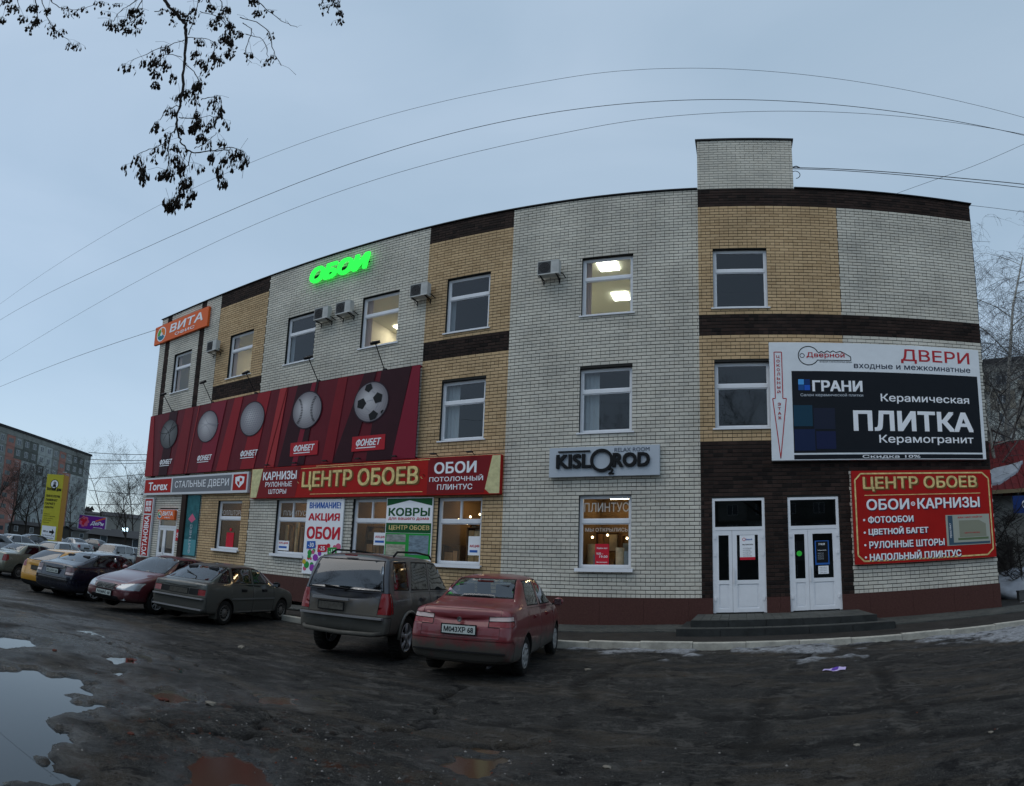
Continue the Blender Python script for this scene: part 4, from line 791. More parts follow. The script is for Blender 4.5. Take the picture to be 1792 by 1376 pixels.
for i, (x, y, s_, k, lab) in enumerate(((-2.72,-11.78,.05,0,'piece of red brick in the small puddle left of centre'),(-2.62,-11.9,.035,0,'crumb of red brick at the rim of the small puddle'),(-4.5,-11.1,.05,0,'red brick bit by the far puddle below the maroon car'),(-4.75,-12.05,.04,0,'orange brick crumb beside the left puddle'),(-1.67,-12.25,.05,0,'red brick chunk above the bottom puddles'),(-1.75,-12.75,.035,0,'dark brick chunk right of the big puddle'),(-5.1,-8.7,.07,1,'flat pale concrete chip on the asphalt behind the grey hatchback'),(-2.36,-11.52,.07,1,'flat pale chip in the small puddle left of centre'),(.97,-10.9,.035,1,'white pebble at the bottom of the picture'),(-.3,-6.6,.06,1,'pale chip right of the red sedan'),(2.79,-10.4,.03,1,'pale crumb on the open asphalt, middle'),(3.84,-10.6,.03,1,'pale crumb on the open asphalt, far right'))):
    q = bmesh.new(); bmesh.ops.create_icosphere(q, subdivisions=1, radius=s_)
    for v in q.verts: v.co = Vector((v.co.x*random.uniform(.8,1.3), v.co.y*random.uniform(.6,1.1), v.co.z*random.uniform(.3,.5)))
    mm = bpy.data.meshes.new('rubble'); q.to_mesh(mm); q.free(); mm.materials.append(bm_[k]); tag(link('brick_fragment' if k == 0 else 'concrete_chip', mm, None, (x, y, max(zat(x, y), WL)+.01)), lab, 'fragment' if k == 0 else 'chip')
m = MB(); n = 6
for i in range(n):
    for j in range(4):
        P = lambda a, b: (3.05+a*.05+.02*b, -6.6+b*.05-.01*a, zat(3.1,-6.5)+.012+.02*math.sin(a*1.4+b)*.6+.006*a*(b==3))
        m.quad(P(i,j),P(i+1,j),P(i+1,j+1),P(i,j+1), 1 if (i in (2,3) and j in (1,2)) else 0)
tag(m.build('crumpled_leaflet', [mat('leaflet lilac', (.45,.38,.62), .6), mat('leaflet violet', (.1,.05,.3), .6)]), 'crumpled lilac leaflet lying on the dark asphalt before the doors', 'leaflet')
# kerb, pavement, pavers, steps
kerb = empty('kerb'); tag(kerb, kind='structure')
kc = mat('whitewashed kerb', (.40,.39,.345), .85, var=.4, vs=5, bump=.3, bs=40); KY = -3.86
x = -24.0; i = 0
while x < 14:
    m = MB(); dy, dz = random.uniform(-.012,.012), random.uniform(-.012,.012); bq = .012
    y0, y1, z1 = KY+dy, KY+.15+dy, .15+dz
    m.box(x+.004, x+.996, y0, y1, -.2, z1-bq); m.quad((x+.004,y0,z1-bq),(x+.996,y0,z1-bq),(x+.996,y0+bq,z1),(x+.004,y0+bq,z1)); m.quad((x+.004,y0+bq,z1),(x+.996,y0+bq,z1),(x+.996,y1,z1),(x+.004,y1,z1))
    m.build('kerb_stone', kc, kerb, loc=(0,0,float(slope(x+.5, KY)))); x += 1
pav = empty('pavement'); tag(pav, kind='structure')
pa = mat('pavement asphalt', (.034,.032,.03), .85, var=.45, vs=1.8, bump=.5, bs=90)
m = MB(); gs = lambda x: float(slope(x, 0.))
for a_, b_ in zip((-26,-20,-13.4,-8.6,-2,0), (-20,-13.4,-8.6,-2,0,20)):
    p, q = gs(a_), gs(b_); m.quad((a_,KY+.15,.128+p),(b_,KY+.15,.128+q),(b_,-1.9,.14+q),(a_,-1.9,.14+p)); m.quad((a_,-1.9,.14+p),(b_,-1.9,.14+q),(b_,0,.15+q),(a_,0,.15+p))
m.quad((SR,0,.15),(20,0,.15),(20,3,.15),(SR,3,.15)); m.build('pavement_bed', pa, pav)
pvm = brickmat('paver', (.075,.08,.075), (.095,.098,.09), (.06,.065,.065), .3)
pv = []
for i in range(-24*5, 11*5+1):
    for j in range(0, 9):
        # herringbone-like zigzag of 20 x 10 cm pavers
        x = i*.2+(j % 2)*.1; y = -.05-.2*j-.1*(i % 2)*0
        pv.append((x, y-.19, .19, .09) if (i+j) % 2 else (x, y-.09, .19, .09)); pv.append((x, y-.09 if (i+j) % 2 else y-.19, .09, .09)); pv.append((x+.1, y-.09 if (i+j) % 2 else y-.19, .09, .09))
pv = [p for p in pv if not (.75 < p[0] < 5.0 and p[1] > -2.6)]
pv.sort(key=lambda p: math.hypot(p[0]-max(-1, CAM.x), p[1]-CAM.y)+(0 if p[0] > -3 else 50))
um = MB(); um.box(0,.19,0,.09,-.05,.0)
us = MB(); us.box(0,.09,0,.09,-.05,.0)
U1, U2 = um.mesh('paver', pvm), us.mesh('paver', pvm)
for p in pv[:300]: link('paver', U1 if p[2] > .1 else U2, pav, (p[0], p[1], .168+random.uniform(-.002,.002)+float(slope(p[0], 0.))))
m = MB(); tn = []
for p in pv[300:]:
    z = .168+random.uniform(-.002,.002)+float(slope(p[0], 0.)); m.box(p[0],p[0]+p[2],p[1],p[1]+p[3],z-.03,z); tn += [random.random()]*6
me_ = m.mesh('paving', pvm); a_ = me_.attributes.new('tint', 'FLOAT', 'FACE'); a_.data.foreach_set('value', tn); tag(link('paving', me_, pav), kind='stuff')
steps = empty('entrance_steps'); tag(steps, 'low grey paved platform with two steps below both white doors', 'steps')
st = mat('step stone', (.035,.038,.038), .7, var=.4, vs=4, bump=.3, bs=60)
x = .82
while x < 4.9:
    x2 = min(x+.82, 4.92); m = MB(); m.box(x+.004,x2-.004,-2.15,-2.0,.14,.44); m.build('step_stone', st, steps); x = x2
x = .55
while x < 5.2:
    x2 = min(x+.93, 5.25); m = MB(); m.box(x+.004,x2-.004,-2.62,-2.47,.1,.295); m.build('step_stone', st, steps); x = x2
m = MB(); m.box(.82,4.92,-1.995,-.05,.12,.405); m.box(.55,5.25,-2.465,-2.155,.12,.26); m.box(.55,.815,-2.15,-.05,.12,.25); m.box(4.925,5.25,-2.15,-.05,.12,.25); m.build('platform_base', st, steps)
m = MB(); tn = []
for i in range(20):
    for j in range(20):
        x, y = .83+i*.204, -1.98+j*.096
        if y < -.12: m.box(x,x+.196,y,y+.088,.405,.436+random.uniform(-.002,.002)); tn += [random.random()]*6
for i in range(23):
    for j in range(3): m.box(.56+i*.203,.755+i*.203,-2.46+j*.1,-2.37+j*.1,.26,.29); tn += [random.random()]*6
me_ = m.mesh('platform_paving', pvm); a_ = me_.attributes.new('tint', 'FLOAT', 'FACE'); a_.data.foreach_set('value', tn); tag(link('platform_paving', me_, steps), kind='stuff')
def along(u, dist):   # a spot at compass angle of picture column u
    a = (u-CX)/F; fx, fy = math.sin(a), math.cos(a); c_, s_ = math.cos(R(-12.104)), math.sin(R(-12.104))
    return CAM.x+dist*(fx*c_+fy*s_), CAM.y+dist*(-fx*s_+fy*c_)
# ================================================================= CARS
def car_paint(name, col, dirt=.6, dcol=(.075,.068,.058), metal=.3, height=.75):
    if name in MT: return MT[name]
    m = bpy.data.materials.new(name); m.use_nodes = True; nt = m.node_tree; b = nt.nodes['Principled BSDF']; MT[name] = m; Nn = nt.nodes.new; L = nt.links.new
    tc = Nn('ShaderNodeTexCoord'); sx = Nn('ShaderNodeSeparateXYZ'); L(tc.outputs['Object'], sx.inputs[0])
    n = Nn('ShaderNodeTexNoise'); n.inputs['Scale'].default_value = 3.5; n.inputs['Detail'].default_value = 8; n.inputs['Roughness'].default_value = .7; L(tc.outputs['Object'], n.inputs['Vector'])
    mr = Nn('ShaderNodeMapRange'); mr.inputs[1].default_value = height; mr.inputs[2].default_value = height-.3; mr.inputs[3].default_value = 0; mr.inputs[4].default_value = 1; L(sx.outputs[2], mr.inputs[0])
    nr = Nn('ShaderNodeMapRange'); nr.inputs[1].default_value = .3; nr.inputs[2].default_value = .7; nr.inputs[3].default_value = -.45; nr.inputs[4].default_value = .45; L(n.outputs[0], nr.inputs[0])
    a = Nn('ShaderNodeMath'); a.operation = 'ADD'; a.use_clamp = True; L(mr.outputs[0], a.inputs[0]); L(nr.outputs[0], a.inputs[1])
    q = Nn('ShaderNodeMath'); q.operation = 'MULTIPLY'; q.use_clamp = True; q.inputs[1].default_value = dirt*1.35; L(a.outputs[0], q.inputs[0])
    film = Nn('ShaderNodeMath'); film.operation = 'MAXIMUM'; film.inputs[1].default_value = dirt*.22; L(q.outputs[0], film.inputs[0])
    mx = Nn('ShaderNodeMix'); mx.data_type = 'RGBA'; mx.inputs[6].default_value = (*col,1); mx.inputs[7].default_value = (*dcol,1); L(film.outputs[0], mx.inputs[0]); L(mx.outputs[2], b.inputs['Base Color'])
    r = Nn('ShaderNodeMapRange'); r.inputs[3].default_value = .22; r.inputs[4].default_value = .85; L(film.outputs[0], r.inputs[0]); L(r.outputs[0], b.inputs['Roughness'])
    mm = Nn('ShaderNodeMapRange'); mm.inputs[3].default_value = metal; mm.inputs[4].default_value = 0; L(film.outputs[0], mm.inputs[0]); L(mm.outputs[0], b.inputs['Metallic'])
    c = Nn('ShaderNodeMapRange'); c.inputs[3].default_value = .8; c.inputs[4].default_value = 0; L(film.outputs[0], c.inputs[0]); L(c.outputs[0], b.inputs['Coat Weight']); b.inputs['Coat Roughness'].default_value = .06
    return m
seal = mat('rubber seal', (.008,.008,.009), .7); tyre_m = mat('tyre rubber', (.018,.017,.016), .85, var=.4, vs=9); well = mat('wheel well', (.008,.008,.008), .95)
cglass = glassm('car glass', (.32,.36,.37), 1.75, .02); cdark = glassm('tinted car glass', (.06,.065,.07), 1.9, .05); cfront = glassm('windscreen glass', (.45,.5,.5), 1.8, .02)
rimm = mat('alloy rim', (.42,.42,.43), .4, .3, var=.3, vs=8); rims = mat('steel rim', (.14,.13,.12), .6, .3, var=.4, vs=8); rimc = mat('hub cap', (.36,.36,.36), .4, .4, var=.3, vs=10)
tail = mat('tail lamp red', (.20,.008,.010), .25, coat=.4); tailc = mat('tail lamp clear', (.5,.38,.36), .15, coat=1); headl = mat('headlamp', (.36,.38,.4), .25, .5, coat=.6); amber = mat('amber lamp', (.5,.17,.02), .2, coat=1)
chrome = mat('chrome', (.5,.5,.5), .15, 1); blackp = mat('black plastic', (.014,.014,.015), .6); platem = mat('licence plate white', (.5,.55,.53), .4); interior = mat('car interior', (.022,.022,.024), .9)
seatm = mat('seat cloth', (.05,.05,.055), .95); silverp = mat('silver trim', (.3,.3,.31), .35, .5)
def smooth_body(st, L_, creases=(.45,.35,.35)):
    """st: list of (x, W, zb, belt, zc, wr, dx) -> closed quad mesh (subdivided)"""
    rings = []
    for s_ in st:
        x, W, zb, belt, zc, wr = s_[:6]; dx = s_[6] if len(s_) > 6 else (0,)*9
        z2 = zb+.07; z3 = zb+(belt-zb)*.42; z4 = zb+(belt-zb)*.8
        ring = [(0,zb),(W*.78,zb),(W*.965,z2),(W,z3),(W*.985,z4),(W*.93,belt)]
        if wr: ring += [(wr,zc-.065),(wr*.6,zc-.012),(0,zc)]
        else: ring += [(W*.78,belt+(zc-belt)*.6),(W*.42,zc-.008),(0,zc)]
        rings.append([(x+dx[i], y, z) for i, (y, z) in enumerate(ring)])
    bm = bmesh.new(); VL = []
    for rg in rings:
        l = [bm.verts.new(p) for p in rg]; r = [l[0]]+[bm.verts.new((p[0], -p[1], p[2])) for p in rg[1:-1]]+[l[-1]]; VL.append((l, r))
    for (l0, r0), (l1, r1) in zip(VL[:-1], VL[1:]):
        for i in range(8):
            bm.faces.new((l0[i], l0[i+1], l1[i+1], l1[i])); bm.faces.new((r0[i+1], r0[i], r1[i], r1[i+1]))
    for k, rev in ((0, True), (-1, False)):
        l, r = VL[k]
        for i in range(8):
            if i == 0: f = (l[0], l[1], r[1])
            elif i == 7: f = (l[7], l[8], r[7])
            else: f = (l[i], l[i+1], r[i+1], r[i])
            bm.faces.new(f)
    bmesh.ops.recalc_face_normals(bm, faces=bm.faces)
    cr_ = bm.edges.layers.float.new('crease_edge')
    for (l0, r0), (l1, r1) in zip(VL[:-1], VL[1:]):
        for s0, s1 in ((l0, l1), (r0, r1)):
            for i, c_ in ((5, creases[0]), (2, creases[1]), (6, creases[2])):
                e = bm.edges.get((s0[i], s1[i]))
                if e: e[cr_] = c_
    me = bpy.data.meshes.new('b'); bm.to_mesh(me); bm.free(); return me
def evalmods(me, mods):
    o = bpy.data.objects.new('tmp', me); COL.objects.link(o); extra = []
    for f in mods: f(o, extra)
    bpy.context.view_layer.update(); r = bpy.data.meshes.new_from_object(o.evaluated_get(bpy.context.evaluated_depsgraph_get()))
    bpy.data.objects.remove(o)
    for e in extra: bpy.data.objects.remove(e)
    return r
def pip(P, x, y):
    c = False; n = len(P)
    for i in range(n):
        a, b = P[i], P[(i+1) % n]
        if (a[1] > y) != (b[1] > y) and x < (b[0]-a[0])*(y-a[1])/(b[1]-a[1])+a[0]: c = not c
    return c
_wheels = {}
def wheel_meshes(r, w, style):
    key = (r, w, style)
    if key in _wheels: return _wheels[key]
    rr = r*.66
    t = MB(); t.lathe([(rr,-w*.42),(r*.9,-w*.5),(r*.975,-w*.42),(r,-w*.25),(r,w*.25),(r*.975,w*.42),(r*.9,w*.5),(rr,w*.42)], 'y', k=36)
    for i in range(36):   # tread blocks
        a = 2*math.pi*i/36; T = Matrix.Rotation(-a, 4, 'Y') @ Matrix.Translation((r, 0, 0)); t.box(-.004,.004,-w*.4,w*.4,-.012,.012,0,T)
    tm = t.mesh('tyre', tyre_m, True)
    q = MB(); q.lathe([(rr,w*.42),(rr*.97,w*.46),(rr*.93,w*.42),(rr*.9,w*.1),(rr*.9,-w*.42)], 'y', k=32)   # outer face is +y
    q.lathe([(rr*.9,w*.12),(0,w*.12)], 'y', k=32, m=1)
    if style == 'alloy':
        for i in range(5):
            a = 2*math.pi*i/5+.3; T = Matrix.Rotation(-a, 4, 'Y')
            q.box(.03,rr*.93,w*.3,w*.43,-.028,.028,0,T)
            q.box(rr*.5,rr*.93,w*.3,w*.42,.028,.05,0,T)
        q.lathe([(rr*.28,w*.3),(rr*.26,w*.44),(0,w*.45)], 'y', k=20)
    elif style == 'multi':
        for i in range(9):
            a = 2*math.pi*i/9; T = Matrix.Rotation(-a, 4, 'Y'); q.box(.03,rr*.93,w*.28,w*.42,-.018,.018,0,T)
        q.lathe([(rr*.25,w*.28),(rr*.22,w*.44),(0,w*.45)], 'y', k=20)
    elif style == 'cap':
        q.lathe([(rr*.95,w*.4),(rr*.82,w*.46)], 'y', k=32)
        for i in range(9):
            a = 2*math.pi*i/9; T = Matrix.Rotation(-a, 4, 'Y'); q.box(rr*.5,rr*.86,w*.36,w*.455,-.034,.034,0,T)
        q.lathe([(rr*.55,w*.44),(rr*.4,w*.5),(0,w*.52)], 'y', k=24)
    else:
        q.lathe([(rr*.93,w*.3),(rr*.72,w*.22),(rr*.5,w*.38),(rr*.3,w*.38),(rr*.22,w*.45),(0,w*.46)], 'y', k=28)
        for i in range(12):
            a = 2*math.pi*i/12; T = Matrix.Rotation(-a, 4, 'Y') @ Matrix.Translation((rr*.63, w*.27, 0)); q.box(-.016,.016,-.03,.02,-.016,.016,1,T)
    rm = q.mesh('rim', [{'alloy': rimm, 'multi': rimm, 'cap': rimc, 'steel': rims}[style], well], True)
    _wheels[key] = (tm, rm); return _wheels[key]
def make_car(name, label, cat, sp):
    """local frame: +x forward, y left, z up."""
    root = empty(name); tag(root, label, cat, 'cars parked beside the shopping centre'); paint = sp['paint']; rr_ = sp['r']; xa, xf = sp['axles']; trk = sp['track']
    me = smooth_body(sp['st'], 0, sp.get('crease', (.45,.35,.35)))
    def sub(o, ex): m = o.modifiers.new('s', 'SUBSURF'); m.levels = sp.get('sub', 2)
    cut = MB()
    for xx in (xa, xf):
        for sg in (1, -1):
            k = 32; RR = rr_*1.13; y0, y1 = sorted((sg*.48, sg*1.4)); n0 = len(cut.v)
            for yv in (y0, y1):
                for j in range(k): a = 2*math.pi*j/k; cut.v.append((xx+RR*math.cos(a), yv, rr_+.015+RR*math.sin(a)))
            for j in range(k): cut.f.append((n0+j, n0+k+j, n0+k+(j+1)%k, n0+(j+1)%k)); cut.m.append(0)
            cut.f.append(tuple(n0+j for j in range(k))); cut.m.append(0); cut.f.append(tuple(n0+k+j for j in range(k))[::-1]); cut.m.append(0)
    cme = cut.mesh('cut', well); cb = bmesh.new(); cb.from_mesh(cme); bmesh.ops.recalc_face_normals(cb, faces=cb.faces); cb.to_mesh(cme); cb.free()
    def boo(o, ex):
        c = bpy.data.objects.new('c', cme); COL.objects.link(c); ex.append(c); m = o.modifiers.new('b', 'BOOLEAN'); m.operation = 'DIFFERENCE'; m.object = c; m.solver = 'EXACT'
    me2 = evalmods(me, [sub, boo])
    bm = bmesh.new(); bm.from_mesh(me2); bmesh.ops.remove_doubles(bm, verts=bm.verts, dist=.0005)
    regs = sp['regions']
    for (pn, mm, view, P, lim, *opt) in regs:
        us_ = [p[0] for p in P]; vs_ = [p[1] for p in P]; e = .01
        for i in range(len(P)):
            a, b = P[i], P[(i+1) % len(P)]; d = Vector((b[0]-a[0], b[1]-a[1]))
            if d.length < 1e-6: continue
            if view == 'side': co, no = (a[0], 0, a[1]), (d.y, 0, -d.x)
            elif view == 'end': co, no = (0, a[0], a[1]), (0, d.y, -d.x)
            else: co, no = (a[0], a[1], 0), (d.y, -d.x, 0)
            fs = []
            for f in bm.faces:
                c = f.calc_center_median(); r_ = .12
                if view == 'side': ok = abs(c.y) > lim and min(us_)-r_ < c.x < max(us_)+r_ and min(vs_)-r_ < c.z < max(vs_)+r_
                elif view == 'end': ok = lim[0]-r_ < c.x < lim[1]+r_ and min(us_)-r_ < c.y < max(us_)+r_ and min(vs_)-r_ < c.z < max(vs_)+r_
                else: ok = min(us_)-r_ < c.x < max(us_)+r_ and min(vs_)-r_ < c.y < max(vs_)+r_ and c.z > lim-r_
                if ok: fs.append(f)
            if not fs: continue
            g = list({v for f in fs for v in f.verts})+list({x for f in fs for x in f.edges})+fs
            bmesh.ops.bisect_plane(bm, geom=g, dist=.0008, plane_co=co, plane_no=Vector(no).normalized())
    lay_ = bm.faces.layers.int.new('reg'); bm.normal_update()
    for f in bm.faces:
        c = f.calc_center_median(); f[lay_] = 0
        iswell = False
        for xx in (xa, xf):
            if abs(c.y) > .4 and math.hypot(c.x-xx, c.z-rr_-.015) < rr_*1.13+.003 and (abs(f.normal.y) > .9 and abs(c.y) < .5 or (Vector((xx-c.x, 0, rr_+.015-c.z)).normalized().dot(f.normal) > .7)): iswell = True
        if iswell: f[lay_] = -1; continue
        if c.z < sp['st'][4][2]+.02 and f.normal.z < -.5: f[lay_] = -1; continue
        for k, (pn, mm, view, P, lim, *opt) in enumerate(regs):
            if view == 'side': ok = abs(c.y) > lim and abs(f.normal.y) > .2 and pip(P, c.x, c.z); sd_ = 1 if c.y > 0 else 2
            elif view == 'end': ok = lim[0] < c.x < lim[1] and abs(f.normal.x) > .12 and pip(P, c.y, c.z); sd_ = 1
            else: ok = c.z > lim and f.normal.z > .4 and pip(P, c.x, c.y); sd_ = 1
            if ok: f[lay_] = (k+1)*4+sd_; break
    ids = sorted({f[lay_] for f in bm.faces if f[lay_] > 0})
    for rid in ids:
        fs = [f for f in bm.faces if f[lay_] == rid]; mm = regs[rid//4-1][1]; th = .022 if mm in (cglass, cdark, cfront) else .006
        try:
            res = bmesh.ops.inset_region(bm, faces=fs, thickness=th, depth=-.002, use_even_offset=True, use_boundary=True)
            for f in res['faces']: f[lay_] = -2
        except Exception: pass
    bm.normal_update(); bm.verts.ensure_lookup_table(); NV = [v.normal.copy() for v in bm.verts]
    def extract(nm, sel, mats, mi, parent):
        vm = {}; vv = []; ff = []; mm = []; nn = []
        for f in sel:
            q = []
            for v in f.verts:
                if v.index not in vm: vm[v.index] = len(vv); vv.append(tuple(v.co)); nn.append(NV[v.index])
                q.append(vm[v.index])
            ff.append(q); mm.append(mi(f))
        m_ = bpy.data.meshes.new(nm); m_.from_pydata(vv, [], ff)
        for x in mats: m_.materials.append(x)
        m_.polygons.foreach_set('material_index', mm); m_.polygons.foreach_set('use_smooth', [True]*len(ff)); m_.update()
        m_.normals_split_custom_set_from_vertices(nn)
        return link(nm, m_, parent)
    bm.verts.index_update()
    body = extract('body', [f for f in bm.faces if f[lay_] <= 0], [paint, seal, well], lambda f: {0: 0, -1: 2, -2: 1}[f[lay_]], root)
    parts = {}
    for rid in ids:
        pn, mm, view, P, lim, *opt = regs[rid//4-1]; sel = [f for f in bm.faces if f[lay_] == rid]
        if not sel: continue
        o = extract(pn, sel, [mm], lambda f: 0, root)
        if opt: o['label'] = opt[0]
        parts.setdefault(pn, []).append(o)
    bm.free()
    # wheels
    tm, rm = wheel_meshes(rr_, sp.get('tw', .2), sp['rim'])
    for xx in (xa, xf):
        for sg in (1, -1):
            wv = empty('wheel'); wv.parent = root; wv.location = (xx, sg*(trk), rr_-.004)
            if sg < 0: wv.rotation_euler = (0, 0, math.pi)
            link('tyre', tm, wv); link('rim', rm, wv)
    # cabin: floor tub, seats, dashboard
    cb0, cb1, zf, zs, wc = sp['cabin']   # rear x, front x, floor z, belt z, half width
    q = MB(); q.box(cb0, cb1, -wc, wc, zf, zf+.02); q.box(cb1-.25, cb1+.05, -wc, wc, zf, zs-.06); q.box(cb0-.02, cb0+.25, -wc, wc, zf, zs-.05); q.build('interior', interior, root)
    for sx_, hd in ((cb0+.38, 0), ((cb0+cb1)/2+.12, 1)):
        for sg in (1, -1):
            q = MB(); T = Matrix.Translation((sx_, sg*wc*.52, zf+.2)) @ Matrix.Rotation(R(-14), 4, 'Y'); q.box(-.06,.06,-.23,.23,0,.56,0,T); q.box(-.04,.04,-.12,.12,.6,.78,0,T); q.box(-.02,.0,-.05,-.03,.56,.6,0,T); q.box(-.02,.0,.03,.05,.56,.6,0,T); q.box(sx_-.02,sx_+.45,sg*wc*.52-.24,sg*wc*.52+.24,zf+.08,zf+.24); q.build('seat', seatm, root)
    q = MB(); q.tube([(cb1-.35+.02*math.cos(a), wc*.5+.18*math.sin(a), zs-.03+.18*math.cos(a)) for a in [i*math.pi/8 for i in range(17)]], .012, 5); q.build('steering_wheel', blackp, root)
    # mirrors, handles
    mx_, mz = sp['mirror']
    for sg in (1, -1):
        q = bmesh.new(); bmesh.ops.create_icosphere(q, subdivisions=2, radius=.1)
        for v in q.verts: v.co = Vector((v.co.x*.55, v.co.y*1.05, v.co.z*.75))+Vector((mx_, sg*(sp['W']+.10), mz))
        mm = bpy.data.meshes.new('wing_mirror'); q.to_mesh(mm); q.free(); mm.materials.append(sp.get('mirmat', paint)); mm.polygons.foreach_set('use_smooth', [True]*len(mm.polygons)); o = link('wing_mirror', mm, root)
        q = MB(); q.tube([(mx_+.03, sg*(sp['W']-.03), mz-.05), (mx_+.01, sg*(sp['W']+.06), mz-.02)], .018, 5); q.build('mirror_arm', blackp, o)
        q = MB(); q.box(mx_-.06, mx_-.052, sg*(sp['W']+.10)-.07, sg*(sp['W']+.10)+.07, mz-.05, mz+.05); q.build('mirror_glass', mat('mirror glass', (.5,.52,.55), .05, 1), o)
    doors = parts.get('door', [])+parts.get('rear_door', [])
    for (hx, hz, hy) in sp['handles']:
        for sg in (1, -1):
            cands = [d for d in doors if min(v.co.x for v in d.data.vertices) < hx < max(v.co.x for v in d.data.vertices) and d.data.vertices[0].co.y*sg > 0]
            q = MB(); q.box(hx-.08, hx+.08, *sorted((sg*(hy-.012), sg*(hy+.026))), hz-.016, hz+.016); q.box(hx-.095, hx+.095, *sorted((sg*(hy-.03), sg*(hy+.006))), hz-.03, hz+.03); q.build('door_handle', sp.get('hmat', blackp), cands[0] if cands else root)
    for f in sp.get('extra', []): f(root, parts)
    return root
def plate(root, x, z, front=True, txt='', w=.26, y=0):
    s_ = 1 if front else -1; q = MB(); q.box(*sorted((x, x+s_*.012)), y-w-.02, y+w+.02, z-.072, z+.072); f = q.build('plate_holder', blackp, root)
    q = MB(); q.box(*sorted((x+s_*.012, x+s_*.018)), y-w, y+w, z-.056, z+.056); p = q.build('licence_plate', platem if txt else mat('mud covered plate', (.085,.082,.072), .8, var=.5, vs=14), root)
    if txt:
        T = Matrix(((0, s_, 0, 0), (s_, 0, 0, 0), (0, 0, 1, 0), (0, 0, 0, 1)))
        # text lies in its local xz-plane facing -y; turn it to face +/-x
        T = Matrix.Rotation(R(90 if front else -90), 4, 'Z'); T.translation = Vector((x+s_*.020, y, z))
        text(txt, (-w+.03, w-.03, -.036, .036), 0, mat('plate ink', (.02,.025,.03), .5), p, .02, T=T)
def bar(name, x0, x1, y0, y1, z0, z1, m): return lambda root, parts: (lambda q: (q.box(x0,x1,y0,y1,z0,z1), q.build(name, m, root)))(MB())
def tube_part(name, pts, r, m, k=6): return lambda root, parts: (lambda q: (q.tube(pts, r, k), q.build(name, m, root, True)))(MB())
def place(root, x, y, deg, wx, wy, sy=1):
    """put the wheel contact (wx, wy) of the car on ground point (x, y)"""
    a = R(deg); root.rotation_euler = (0, 0, a); root.scale = (1, sy, 1); wy *= sy
    root.location = (x-(wx*math.cos(a)-wy*math.sin(a)), y-(wx*math.sin(a)+wy*math.cos(a)), float(slope(x, y))+.005)
D0 = (0,)*9
